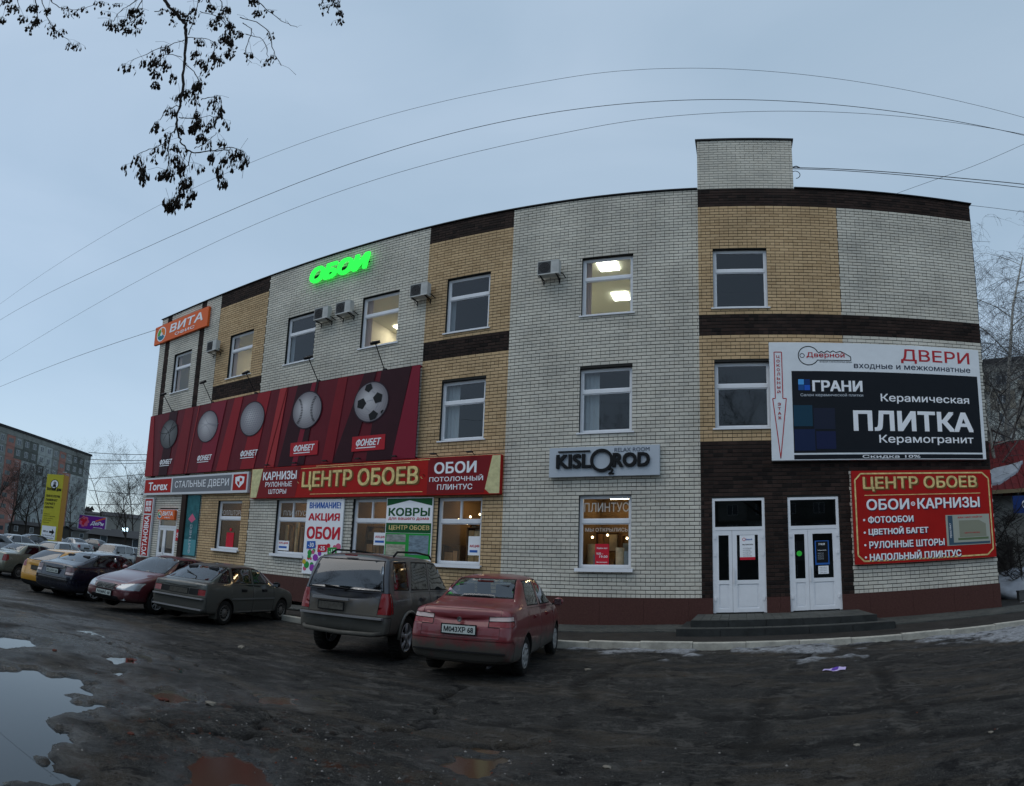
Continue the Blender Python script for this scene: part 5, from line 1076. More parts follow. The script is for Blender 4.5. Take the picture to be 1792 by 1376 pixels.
# ---- red sedan
pr = car_paint('paint red', (.17,.008,.016), .85, (.06,.053,.044), .2, .68)
xr_ = -2.08
sp = dict(paint=pr, r=.29, axles=(-1.18, 1.26), track=.72, W=.845, rim='cap', tw=.185, sub=2, cabin=(-1.15, 1.15, .35, .95, .62), mirror=(.78, 1.0), handles=[(-.62,.83,.825),(.28,.83,.84)], hmat=pr,
 st=[(-2.06,.70,.36,.80,.86,0,(.03,.02,0,-.02,.0,.05,.07,.05,.05)),(-2.0,.79,.27,.93,1.0,0,(0,0,-.03,-.06,.01,.03,.03,.01,0)),(-1.9,.82,.22,.965,1.035,0),(-1.55,.84,.2,.985,1.06,0),(-1.36,.845,.2,.99,1.07,0),(-.86,.845,.2,.985,1.41,.585),(-.7,.845,.2,.98,1.455,.60),(0,.85,.2,.965,1.49,.615),(.45,.85,.2,.955,1.45,.60),(1.08,.845,.2,.93,1.01,0),(1.25,.845,.2,.91,.965,0),(1.75,.80,.22,.80,.87,0),(1.98,.72,.26,.68,.75,0),(2.08,.60,.34,.56,.62,0)],
 regions=[('rear_window', cfront, 'end', [(-.60,1.115),(.60,1.115),(.50,1.395),(-.50,1.395)], (-1.5,-.7)), ('windscreen', cfront, 'end', [(-.66,1.06),(.66,1.06),(.52,1.42),(-.52,1.42)], (.3,1.3)),
  ('window', cglass, 'side', [(-1.03,1.01),(-.26,.995),(-.22,1.40),(-.72,1.375)], .4), ('window', cglass, 'side', [(-.17,.99),(.83,.98),(.42,1.385),(-.13,1.40)], .4),
  ('rear_door', pr, 'side', [(-.98,.30),(-.2,.26),(-.2,.965),(-1.08,.985),(-1.08,.62)], .5), ('door', pr, 'side', [(-.2,.26),(.86,.26),(.90,.94),(-.2,.965)], .5),
  ('reversing_lamp', tailc, 'end', [(-.82,.845),(-.44,.835),(-.44,.895),(-.82,.91)], (-2.3,-1.86)), ('reversing_lamp', tailc, 'end', [(.82,.845),(.44,.835),(.44,.895),(.82,.91)], (-2.3,-1.86)),
  ('tail_lamp', tail, 'end', [(-.80,.76),(-.44,.76),(-.44,.895),(-.80,.91)], (-2.3,-1.86)), ('tail_lamp', tail, 'end', [(.80,.76),(.44,.76),(.44,.895),(.80,.91)], (-2.3,-1.86)),
  ('boot_lid', pr, 'end', [(-.62,.60),(.62,.60),(.62,.99),(-.62,.99)], (-2.3,-1.9)), ('rear_bumper', pr, 'end', [(-.9,.28),(.9,.28),(.9,.57),(-.9,.57)], (-2.3,-1.75)),
  ('headlight', headl, 'end', [(-.74,.56),(-.4,.56),(-.4,.7),(-.74,.7)], (1.8,2.2)), ('headlight', headl, 'end', [(.74,.56),(.4,.56),(.4,.7),(.74,.7)], (1.8,2.2))],
 extra=[lambda r, p: plate(r, -2.075, .71, False, 'М043ХР 68'), lambda r, p: (lambda q: (q.lathe([(.038,-2.062),(.036,-2.072),(.026,-2.072),(0,-2.068)], 'x', (0,0,.845), 18), q.build('emblem', chrome, r)))(MB()),
  bar('high_brake_lamp', -.93, -.86, -.14, .14, 1.345, 1.365, mat('dark red lens', (.1,.01,.01), .3)), bar('bumper_rib', -2.09, -2.05, -.72, .72, .40, .42, blackp), tube_part('exhaust', [(-1.6,-.45,.22),(-2.02,-.45,.2)], .025, steel),
  lambda r, p: (lambda q: (q.poly([(-1.16+.0,.60,1.14),(-1.13,.42,1.15),(-1.08,.58,1.24)]), q.build('sticker', mat('sticker pink', (.55,.35,.42), .6), r)))(MB()), lambda r, p: (lambda q: (q.lathe([(.17,0),(.14,.04),(.08,.07),(0,.08)], 'z', (-1.12,.02,1.02), 16), q.build('hat_on_shelf', mat('hat peach', (.55,.33,.22), .9), r, True)))(MB())])
place(make_car('parked_car', 'dirty red sedan with silver hub caps and a green-white plate, nearest the camera', 'car', sp), -1.08, -7.12, 98, -1.18, -.80, .88)
# ---- grey SUV
pg = car_paint('paint suv grey', (.035,.04,.055), .9, (.075,.068,.056), .4, 1.12); pgt = car_paint('suv cladding', (.09,.09,.085), .8, (.07,.066,.056), 0, .9)
sp = dict(paint=pg, crease=(.8,.5,.6), r=.375, axles=(-1.37, 1.34), track=.79, W=.93, rim='alloy', tw=.235, cabin=(-1.75, 1.1, .55, 1.1, .7), mirror=(.85, 1.2), mirmat=blackp, handles=[(-.72,1.0,.915),(.22,1.0,.92)], hmat=pg,
 st=[(-2.24,.80,.46,.98,1.02,0,(.1,.07,0,-.02,.0,.03,.05,.04,.03)),(-2.2,.89,.40,1.12,1.16,0,(0,0,-.05,-.05,0,0,0,-.02,-.02)),(-2.15,.915,.42,1.12,1.34,.82,(0,0,0,0,0,0,0,-.02,-.04)),(-2.02,.925,.41,1.12,1.66,.755,(0,0,0,0,0,0,0,-.03,-.05)),(-1.9,.93,.40,1.12,1.74,.745,(0,0,0,0,0,0,0,-.02,-.03)),(-1.6,.93,.40,1.115,1.76,.745),(-.8,.93,.40,1.11,1.775,.745),(0,.93,.40,1.10,1.77,.74),(.45,.93,.40,1.09,1.72,.71),(1.12,.925,.40,1.07,1.16,0),(1.3,.92,.41,1.05,1.12,0),(1.85,.89,.36,.98,1.05,0),(2.15,.83,.40,.86,.92,0),(2.26,.7,.48,.7,.76,0)],
 regions=[('rear_window', cdark, 'end', [(-.78,1.14),(.78,1.14),(.67,1.64),(-.67,1.64)], (-2.4,-1.9)), ('windscreen', cglass, 'end', [(-.72,1.18),(.72,1.18),(.57,1.65),(-.57,1.65)], (.3,1.3)),
  ('window', cdark, 'side', [(-1.95,1.17),(-1.30,1.16),(-1.30,1.645),(-1.86,1.62)], .5), ('window', cdark, 'side', [(-1.2,1.16),(-.3,1.15),(-.28,1.66),(-1.08,1.65)], .5), ('window', cdark, 'side', [(-.22,1.15),(.88,1.13),(.44,1.63),(-.2,1.66)], .5),
  ('rear_door', pg, 'side', [(-1.12,.6),(-.9,.42),(-.25,.42),(-.25,1.13),(-1.25,1.14),(-1.25,.85)], .6), ('door', pg, 'side', [(-.25,.42),(.86,.42),(.93,1.1),(-.25,1.13)], .6),
  ('tail_lamp', tail, 'end', [(-.91,.79),(-.69,.79),(-.73,1.13),(-.90,1.13)], (-2.5,-2.0)), ('tail_lamp', tail, 'end', [(.91,.79),(.69,.79),(.73,1.13),(.90,1.13)], (-2.5,-2.0)), ('tail_lamp', tail, 'side', [(-2.3,.80),(-2.04,.80),(-2.07,1.13),(-2.3,1.13)], .6),
  ('tailgate', pg, 'end', [(-.70,.76),(.70,.76),(.71,1.12),(-.71,1.12)], (-2.5,-2.0)), ('rear_bumper', pgt, 'end', [(-1,.42),(1,.42),(1,.75),(-1,.75)], (-2.5,-1.9)),
  ('side_cladding', pgt, 'side', [(-.92,.42),(.82,.42),(.86,.6),(-1.0,.6)], .6), ('headlight', headl, 'end', [(-.82,.74),(-.5,.74),(-.5,.9),(-.82,.9)], (1.9,2.4)), ('headlight', headl, 'end', [(.82,.74),(.5,.74),(.5,.9),(.82,.9)], (1.9,2.4))],
 extra=[lambda r, p: plate(r, -2.262, .87, False, '', .25, .22), bar('plate_trim', -2.30, -2.25, -.14, .60, .97, 1.01, silverp), bar('bumper_step', -2.335, -2.19, -.82, .82, .715, .745, silverp),
  tube_part('tube_guard', [(-2.2,.80,.50),(-2.33,.68,.48),(-2.34,0,.46),(-2.33,-.68,.48),(-2.2,-.80,.50)], .038, pgt, 8), tube_part('roof_rail', [(-1.65,.66,1.72),(-1.5,.66,1.785),(-.6,.67,1.805),(.1,.66,1.785),(.25,.65,1.73)], .02, blackp), tube_part('roof_rail', [(-1.65,-.66,1.72),(-1.5,-.66,1.80),(-.6,-.67,1.825),(.1,-.66,1.80),(.25,-.65,1.73)], .02, blackp),
  tube_part('side_step', [(-.95,-.86,.40),(-.85,-.98,.36),(.75,-.98,.36),(.88,-.86,.40)], .035, silverp, 8), tube_part('side_step', [(-.95,.86,.40),(-.85,.98,.36),(.75,.98,.36),(.88,.86,.40)], .035, silverp, 8),
  tube_part('rear_wiper', [(-2.225,.0,1.12),(-2.235,-.1,1.15),(-2.20,.42,1.19)], .012, blackp), bar('high_brake_lamp', -2.06, -2.03, -.12, .12, 1.69, 1.71, tail), bar('badge', -2.275, -2.26, -.66, -.60, 1.05, 1.065, chrome),
  lambda r, p: [(lambda q: (q.tube([(xx+.44*math.cos(a), sg*.935, .375+.44*math.sin(a)) for a in [i*math.pi/12 for i in range(13)]], .03, 6), q.build('arch_flare', pgt, r, True)))(MB()) for xx in (-1.37, 1.34) for sg in (1, -1)]])
place(make_car('parked_suv', 'muddy dark grey off-roader with roof rails and silver side step', 'suv', sp), -3.3, -6.75, 101, -1.37, -.88, .87)
# ---- grey-green hatchback
ph = car_paint('paint hatch', (.032,.040,.038), .8, (.06,.058,.05), .2, 1.0)
sp = dict(paint=ph, crease=(.85,.6,.8), r=.28, axles=(-1.20, 1.26), track=.70, W=.81, rim='steel', tw=.17, cabin=(-1.35, 1.0, .35, .92, .6), mirror=(.72, .96), mirmat=blackp, handles=[(-.52,.80,.80),(.36,.80,.80)],
 st=[(-1.97,.765,.36,.80,.83,0,(.03,.02,0,-.02,.0,.02,.02,.01,.01)),(-1.94,.80,.27,.91,.93,0,(0,0,-.03,-.04,0,.01,.01,0,0)),(-1.89,.805,.22,.93,.955,0),(-1.80,.81,.2,.935,.985,.69),(-1.02,.81,.2,.935,1.36,.62),(-.88,.81,.2,.93,1.395,.62),(-.1,.81,.2,.92,1.41,.625),(.35,.81,.2,.91,1.385,.61),(.98,.805,.2,.89,.945,0),(1.15,.80,.2,.875,.915,0),(1.7,.77,.22,.78,.82,0),(1.92,.72,.27,.68,.72,0),(2.0,.64,.34,.6,.63,0)],
 regions=[('rear_window', cfront, 'end', [(-.66,1.0),(.66,1.0),(.55,1.325),(-.55,1.325)], (-1.9,-.9)), ('windscreen', cfront, 'end', [(-.64,.97),(.64,.97),(.5,1.335),(-.5,1.335)], (.3,1.3)),
  ('window', cglass, 'side', [(-1.50,.97),(-1.03,.965),(-1.0,1.30),(-1.13,1.29)], .4), ('window', cglass, 'side', [(-.95,.965),(-.16,.96),(-.16,1.325),(-.90,1.315)], .4), ('window', cglass, 'side', [(-.08,.96),(.74,.95),(.32,1.30),(-.08,1.325)], .4),
  ('rear_door', ph, 'side', [(-.86,.27),(-.12,.27),(-.12,.93),(-1.0,.935),(-1.0,.66)], .5), ('door', ph, 'side', [(-.12,.27),(.80,.27),(.83,.91),(-.12,.93)], .5),
  ('tail_lamp', tail, 'end', [(-.76,.66),(-.55,.66),(-.55,.80),(-.76,.80)], (-2.1,-1.8)), ('tail_lamp', tail, 'end', [(.76,.66),(.55,.66),(.55,.80),(.76,.80)], (-2.1,-1.8)), ('lamp_panel', blackp, 'end', [(-.55,.66),(-.3,.66),(-.3,.80),(-.55,.80)], (-2.1,-1.8)), ('lamp_panel', blackp, 'end', [(.55,.66),(.3,.66),(.3,.80),(.55,.80)], (-2.1,-1.8)),
  ('tailgate', ph, 'end', [(-.70,.82),(.70,.82),(.69,.965),(-.69,.965)], (-2.1,-1.6)), ('rear_bumper', ph, 'end', [(-.9,.27),(.9,.27),(.9,.62),(-.9,.62)], (-2.2,-1.65)), ('headlight', headl, 'end', [(-.66,.56),(-.4,.56),(-.4,.67),(-.66,.67)], (1.8,2.1)), ('headlight', headl, 'end', [(.66,.56),(.4,.56),(.4,.67),(.66,.67)], (1.8,2.1))],
 extra=[lambda r, p: plate(r, -1.965, .73, False, ''), bar('bumper_strip', -2.04, -1.95, -.74, .74, .575, .605, silverp), bar('bumper_strip', -2.03, -1.95, -.72, .72, .33, .36, silverp), lambda r, p: [bar('door_moulding', -1.0, .8, *sorted((sg*.79, sg*.825)), .585, .62, mat('moulding', (.12,.12,.115), .6))(r, p) for sg in (1,-1)],
  tube_part('rear_wiper', [(-1.72,-.25,1.02),(-1.62,-.2,1.06),(-1.45,.25,1.17)], .012, blackp), bar('mud_flap', -1.53, -1.5, -.78, -.58, .14, .34, mat('mud flap', (.06,.058,.05), .9)), bar('mud_flap', -1.53, -1.5, .58, .78, .14, .34, MT['mud flap']), bar('badge', -1.945, -1.93, -.6, -.48, .885, .90, chrome), bar('badge', -1.945, -1.93, .45, .6, .885, .90, chrome)])
place(make_car('parked_car', 'grimy grey green hatchback with a sloping rear window and steel wheels', 'car', sp), -8.35, -6.3, 103, -1.20, -.79)
# ---- maroon sedan, nose to camera
pm2 = car_paint('paint maroon', (.095,.010,.018), .45, (.05,.044,.038), .4, .55)
sp = dict(paint=pm2, r=.315, axles=(-1.40, 1.30), track=.755, W=.88, rim='multi', tw=.2, cabin=(-1.25, 1.1, .35, .93, .64), mirror=(.72, 1.02), handles=[(-.72,.85,.87),(.12,.84,.875)], hmat=pm2,
 st=[(-2.32,.68,.36,.80,.88,0),(-2.25,.8,.28,.95,1.03,0),(-2.1,.85,.22,.98,1.06,0),(-1.7,.87,.2,.99,1.09,0),(-.95,.88,.2,.985,1.41,.57),(-.7,.88,.2,.98,1.45,.59),(-.1,.88,.2,.965,1.48,.61),(.3,.88,.2,.95,1.44,.60),(1.08,.875,.2,.915,1.0,0),(1.3,.87,.2,.895,.96,0),(1.85,.83,.22,.78,.85,0),(2.12,.76,.24,.68,.74,0,(0,0,.03,.04,.02,0,0,0,0)),(2.26,.66,.26,.60,.65,0,(-.02,0,.04,.05,.03,0,0,.0,0)),(2.32,.52,.34,.55,.6,0)],
 regions=[('rear_window', cfront, 'end', [(-.6,1.13),(.6,1.13),(.5,1.4),(-.5,1.4)], (-1.8,-.8)), ('windscreen', cfront, 'end', [(-.70,1.01),(.70,1.01),(.54,1.42),(-.54,1.42)], (.2,1.2)),
  ('window', cdark, 'side', [(-1.2,1.03),(-.38,1.01),(-.34,1.39),(-.85,1.37)], .4), ('window', cdark, 'side', [(-.3,1.01),(.80,.96),(.25,1.37),(-.26,1.39)], .4),
  ('rear_door', pm2, 'side', [(-1.15,.27),(-.33,.27),(-.33,.98),(-1.28,.985),(-1.28,.65)], .5), ('door', pm2, 'side', [(-.33,.27),(.78,.27),(.86,.92),(-.33,.98)], .5),
  ('headlight', headl, 'end', [(-.80,.56),(-.36,.55),(-.42,.69),(-.80,.76)], (1.75,2.5)), ('headlight', headl, 'end', [(.80,.56),(.36,.55),(.42,.69),(.80,.76)], (1.75,2.5)), ('grille', blackp, 'end', [(-.30,.53),(.30,.53),(.35,.67),(-.35,.67)], (2.0,2.5)), ('air_intake', blackp, 'end', [(-.5,.27),(.5,.27),(.45,.38),(-.45,.38)], (1.9,2.5)), ('front_bumper', pm2, 'end', [(-.9,.22),(.9,.22),(.9,.52),(-.9,.52)], (1.9,2.5)), ('tail_lamp', tail, 'end', [(-.78,.76),(-.5,.76),(-.5,.92),(-.78,.92)], (-2.5,-2.1)), ('tail_lamp', tail, 'end', [(.78,.76),(.5,.76),(.5,.92),(.78,.92)], (-2.5,-2.1)), ('bonnet', pm2, 'top', [(1.1,-.72),(2.1,-.5),(2.1,.5),(1.1,.72)], .7)],
 extra=[lambda r, p: plate(r, 2.335, .44, True, 'А058АЕ 68'), lambda r, p: [bar('grille_bar', 2.30, 2.345, -.33, .33, z, z+.012, chrome)(r, p) for z in (.545,.58,.615,.65,.675)], lambda r, p: (lambda q: (q.lathe([(.05,2.33),(.05,2.345),(.035,2.345)], 'x', (0,0,.61), 18), q.build('emblem', chrome, r)))(MB()), lambda r, p: [bar('fog_lamp', 2.20, 2.27, *sorted((sg*.52, sg*.66)), .31, .36, headl)(r, p) for sg in (1,-1)],
  tube_part('wiper', [(1.02,-.55,1.0),(.95,.05,1.03)], .01, blackp), tube_part('wiper', [(1.05,.05,1.0),(.95,.55,1.03)], .01, blackp)])
place(make_car('parked_car', 'maroon sedan parked nose out with clear headlights and a chrome grille', 'car', sp), -10.15, -6.95, -76, 1.30, .86)
# ---- dark blue liftback
pb = car_paint('paint blue', (.006,.009,.024), .3, (.04,.04,.038), .4, .5)
sp = dict(paint=pb, r=.31, axles=(-1.30, 1.28), track=.745, W=.865, rim='multi', tw=.195, cabin=(-1.5, 1.05, .35, .95, .64), mirror=(.72, 1.02), handles=[(-.7,.88,.855),(.15,.88,.86)], hmat=pb,
 st=[(-2.27,.70,.36,.82,.88,0,(.04,.02,0,-.03,.0,.04,.05,.04,.04)),(-2.21,.80,.28,.97,1.03,0,(0,0,-.04,-.06,0,0,0,0,0)),(-2.1,.84,.22,.985,1.06,0),(-1.85,.86,.2,.99,1.1,0),(-1.1,.865,.2,.985,1.38,.56),(-.8,.865,.2,.98,1.43,.585),(-.2,.865,.2,.97,1.46,.60),(.25,.865,.2,.955,1.42,.59),(1.02,.86,.2,.92,1.0,0),(1.2,.855,.2,.90,.96,0),(1.8,.82,.22,.80,.86,0),(2.12,.74,.26,.68,.74,0),(2.28,.6,.34,.56,.62,0)],
 regions=[('rear_window', cdark, 'end', [(-.63,1.13),(.63,1.13),(.5,1.365),(-.5,1.365)], (-2.0,-.9)), ('windscreen', cfront, 'end', [(-.68,1.03),(.68,1.03),(.52,1.39),(-.52,1.39)], (.2,1.2)),
  ('window', cdark, 'side', [(-1.45,1.03),(-.38,1.01),(-.34,1.37),(-1.0,1.34)], .4), ('window', cdark, 'side', [(-.3,1.01),(.75,.97),(.22,1.35),(-.26,1.37)], .4),
  ('rear_door', pb, 'side', [(-1.1,.27),(-.33,.27),(-.33,.98),(-1.22,.985),(-1.22,.65)], .5), ('door', pb, 'side', [(-.33,.27),(.76,.27),(.84,.93),(-.33,.98)], .5),
  ('reversing_lamp', tailc, 'end', [(-.80,.74),(-.54,.74),(-.54,.82),(-.80,.82)], (-2.5,-2.0)), ('reversing_lamp', tailc, 'end', [(.80,.74),(.54,.74),(.54,.82),(.80,.82)], (-2.5,-2.0)),
  ('tail_lamp', mat('smoked lamp', (.10,.03,.03), .15, coat=1), 'end', [(-.80,.72),(-.52,.72),(-.52,.96),(-.80,.96)], (-2.5,-2.0)), ('tail_lamp', MT['smoked lamp'], 'end', [(.80,.72),(.52,.72),(.52,.96),(.80,.96)], (-2.5,-2.0)), ('tailgate', pb, 'end', [(-.5,.66),(.5,.66),(.5,1.02),(-.5,1.02)], (-2.5,-2.0)), ('rear_bumper', pb, 'end', [(-.9,.28),(.9,.28),(.9,.62),(-.9,.62)], (-2.5,-1.9))],
 extra=[lambda r, p: plate(r, -2.275, .80, False, 'К512ОН 68'), bar('badge', -2.25, -2.22, -.5, -.42, .95, .98, chrome), tube_part('aerial', [(-.75,0,1.43),(-.95,0,1.62)], .006, blackp), bar('bumper_strip', -2.32, -2.25, -.7, .7, .54, .57, blackp)])
place(make_car('parked_car', 'very dark blue liftback with multi-spoke wheels, between the yellow and the maroon cars', 'car', sp), -13.2, -7.1, 106, -1.30, -.83)
# ---- yellow hatchback (taxi)
py = car_paint('paint yellow', (.56,.27,.02), .3, (.10,.08,.05), 0, .45)
ystr = [(-1.98,.70,.38,.82,.90,0,(.03,.02,0,-.03,.0,.05,.06,.05,.05)),(-1.93,.80,.28,1.0,1.08,0,(0,0,-.03,-.05,0,.02,.02,0,0)),(-1.86,.84,.23,1.03,1.15,.7),(-1.45,.855,.2,1.03,1.44,.56),(-1.2,.86,.2,1.02,1.49,.58),(-.4,.86,.2,1.0,1.52,.60),(.1,.86,.2,.98,1.48,.59),(.98,.86,.2,.94,1.03,0),(1.2,.855,.2,.92,.98,0),(1.7,.80,.22,.80,.87,0),(1.95,.7,.28,.66,.72,0),(2.02,.6,.36,.58,.63,0)]
sp = dict(paint=py, r=.30, axles=(-1.22, 1.28), track=.74, W=.86, rim='steel', tw=.19, cabin=(-1.5, 1.0, .35, .98, .62), mirror=(.75, 1.06), handles=[(-.62,.9,.85),(.2,.9,.86)], hmat=blackp, st=ystr,
 regions=[('rear_window', cdark, 'end', [(-.66,1.08),(.66,1.08),(.50,1.42),(-.50,1.42)], (-2.0,-1.3)), ('windscreen', cfront, 'end', [(-.68,1.05),(.68,1.05),(.52,1.44),(-.52,1.44)], (.1,1.2)),
  ('window', cdark, 'side', [(-1.5,1.08),(-.32,1.03),(-.28,1.43),(-1.25,1.38)], .4), ('window', cdark, 'side', [(-.24,1.03),(.75,.99),(.15,1.40),(-.2,1.43)], .4),
  ('rear_door', py, 'side', [(-1.0,.27),(-.27,.27),(-.27,1.0),(-1.15,1.02),(-1.15,.65)], .5), ('door', py, 'side', [(-.27,.27),(.76,.27),(.84,.95),(-.27,1.0)], .5), ('tail_lamp', tail, 'end', [(-.82,.84),(-.6,.84),(-.62,1.06),(-.80,1.06)], (-2.2,-1.7)), ('tail_lamp', tail, 'end', [(.82,.84),(.6,.84),(.62,1.06),(.80,1.06)], (-2.2,-1.7)), ('rear_bumper', blackp, 'end', [(-.9,.24),(.9,.24),(.9,.42),(-.9,.42)], (-2.2,-1.7)), ('tailgate', py, 'end', [(-.58,.62),(.58,.62),(.6,1.05),(-.6,1.05)], (-2.2,-1.7))],
 extra=[lambda r, p: plate(r, -1.985, .84, False, '')])
ycar = make_car('parked_car', 'yellow hatchback with black bumper base, behind the dark blue car', 'car', sp); place(ycar, -16.2, -7.7, 108, -1.22, .83)
# ---- silver green sedan at the left edge
pl = car_paint('paint pale', (.16,.165,.13), .35, (.07,.065,.055), .4, .5)
sp2 = dict(sp); sp2.update(paint=pl, hmat=pl, rim='steel', extra=[lambda r, p: plate(r, -2.135, .72, False, '')], cabin=(-1.2,1.05,.35,1.0,.62), mirror=(.75,1.06), axles=(-1.3,1.32),
 st=[(-2.12,.72,.38,.86,.92,0,(.03,.02,0,-.03,.0,.03,.04,.03,.03)),(-2.06,.81,.28,1.0,1.07,0,(0,0,-.03,-.06,0,0,0,0,0)),(-1.95,.85,.22,1.02,1.1,0),(-1.5,.865,.2,1.03,1.13,0),(-1.38,.87,.2,1.03,1.14,0),(-.95,.87,.2,1.02,1.46,.6),(-.7,.87,.2,1.02,1.50,.61),(-.1,.87,.2,1.0,1.53,.62),(.35,.87,.2,.99,1.49,.6),(1.05,.865,.2,.96,1.05,0),(1.3,.86,.2,.94,1.0,0),(1.8,.82,.22,.84,.9,0),(2.05,.72,.28,.7,.75,0),(2.14,.6,.36,.6,.65,0)],
 regions=[('rear_window', cfront, 'end', [(-.62,1.18),(.62,1.18),(.5,1.44),(-.5,1.44)], (-1.6,-.8)), ('windscreen', cfront, 'end', [(-.68,1.09),(.68,1.09),(.52,1.46),(-.52,1.46)], (.2,1.3)), ('window', cdark, 'side', [(-1.12,1.07),(-.32,1.05),(-.28,1.44),(-.8,1.42)], .4), ('window', cdark, 'side', [(-.24,1.05),(.8,1.02),(.32,1.42),(-.2,1.44)], .4),
  ('rear_door', pl, 'side', [(-1.08,.27),(-.27,.27),(-.27,1.03),(-1.22,1.04),(-1.22,.68)], .5), ('door', pl, 'side', [(-.27,.27),(.8,.27),(.88,.97),(-.27,1.03)], .5), ('tail_lamp', tail, 'end', [(-.84,.72),(-.64,.72),(-.66,.99),(-.82,.99)], (-2.4,-1.85)), ('tail_lamp', tail, 'end', [(.84,.72),(.64,.72),(.66,.99),(.82,.99)], (-2.4,-1.85)), ('tail_lamp', tail, 'side', [(-2.2,.72),(-1.98,.72),(-2.0,.99),(-2.2,.99)], .5)])
pale = make_car('parked_car', 'pale grey green sedan with tall red tail lamps at the left edge', 'car', sp2); place(pale, -20.69, -6.66, 107, -1.3, -.84)
def paint_copy(src, m, nm, lab, x, y, deg, cat='car', old=None):
    r = src.copy(); COL.objects.link(r); r.name = nm; r['label'] = lab; r['category'] = cat; olds = {src_p for src_p in (old,)}
    def rec(o, par):
        for ch in list(o.children):
            c = ch.copy(); COL.objects.link(c); c.parent = par
            if c.type == 'MESH' and any(s_ and s_.name == old.name for s_ in c.data.materials):
                c.data = c.data.copy()
                for i, s_ in enumerate(c.data.materials):
                    if s_ and s_.name == old.name: c.data.materials[i] = m
            rec(ch, c)
    rec(src, r); r.location = (x, y, float(slope(x, y))); r.rotation_euler = (0, 0, R(deg)); return r
pw = car_paint('paint white', (.42,.45,.48), .3, (.1,.1,.1), 0, .5); pk = car_paint('paint black', (.01,.011,.013), .3, (.04,.04,.04), 0, .5); psv = car_paint('paint silver', (.25,.27,.29), .3, (.08,.08,.08), .4, .5)
paint_copy(pale, pw, 'parked_car', 'white sedan seen through the gap at the far left edge', *along(-2, 33), 108, old=pl)
paint_copy(pale, psv, 'parked_car', 'silver sedan roof beyond the pale grey green sedan', *along(38, 36), 108, old=pl)
paint_copy(ycar, pw, 'parked_car', 'white hatchback roof behind the yellow hatchback', *along(120, 33), 120, old=py)
paint_copy(pale, pk, 'parked_car', 'black sedan behind the white off-roader at the corner of the shops', *along(236, 40), 290, old=pl)
paint_copy(ycar, pk, 'parked_car', 'black hatchback beneath the far billboard', *along(165, 62), 200, old=py); paint_copy(pale, pk, 'parked_car', 'black sedan in the far row before the yellow pylon', *along(60, 44), 280, old=pl)
paint_copy(pale, psv, 'parked_car', 'silver sedan in the far row, right of the yellow pylon', *along(134, 52), 190, old=pl); paint_copy(ycar, psv, 'parked_car', 'silver hatchback in the far row, left of the yellow pylon', *along(84, 55), 250, old=py)
# ---- small white off-roader
pn = pw
sp3 = dict(sp); sp3.update(paint=pn, hmat=blackp, r=.34, axles=(-1.05,1.15), track=.70, W=.78, rim='steel', cabin=(-1.3,.9,.45,1.0,.6), mirror=(.6,1.1), mirmat=blackp, handles=[(.05,.92,.78)],
 st=[(-1.8,.70,.42,.90,.94,0),(-1.77,.76,.36,1.0,1.3,.64),(-1.7,.78,.33,1.02,1.55,.62),(-1.5,.78,.32,1.02,1.61,.62),(-.6,.78,.32,1.02,1.64,.63),(.2,.78,.32,1.01,1.62,.62),(.45,.78,.32,1.0,1.56,.61),(.78,.78,.32,.97,1.04,0),(1.0,.78,.32,.96,1.02,0),(1.6,.76,.34,.93,.98,0),(1.82,.74,.38,.86,.9,0),(1.88,.7,.44,.78,.8,0)],
 regions=[('rear_window', cdark, 'end', [(-.58,1.08),(.58,1.08),(.52,1.5),(-.52,1.5)], (-1.9,-1.6)), ('windscreen', cfront, 'end', [(-.62,1.07),(.62,1.07),(.55,1.52),(-.55,1.52)], (.3,.9)), ('window', cdark, 'side', [(-1.55,1.06),(-.62,1.06),(-.62,1.5),(-1.5,1.5)], .4), ('window', cdark, 'side', [(-.54,1.06),(.55,1.05),(.38,1.48),(-.54,1.5)], .4), ('door', pn, 'side', [(-.58,.4),(.6,.4),(.62,1.0),(-.58,1.03)], .5), ('headlight', headl, 'end', [(-.64,.66),(-.44,.66),(-.44,.84),(-.64,.84)], (1.6,2.0)), ('headlight', headl, 'end', [(.64,.66),(.44,.66),(.44,.84),(.64,.84)], (1.6,2.0)), ('grille', blackp, 'end', [(-.4,.64),(.4,.64),(.4,.86),(-.4,.86)], (1.6,2.0))], extra=[lambda r, p: plate(r, 1.88, .52, True, ''), tube_part('roof_rack', [(-1.4,.5,1.68),(.1,.5,1.68),(.1,-.5,1.68),(-1.4,-.5,1.68),(-1.4,.5,1.68)], .015, blackp)])
nv = make_car('parked_suv', 'small boxy white off-roader near the left corner of the shops', 'suv', sp3); nx_, ny_ = along(203, 38); nv.location = (nx_, ny_, float(slope(nx_, ny_))); nv.rotation_euler = (0, 0, R(-62))
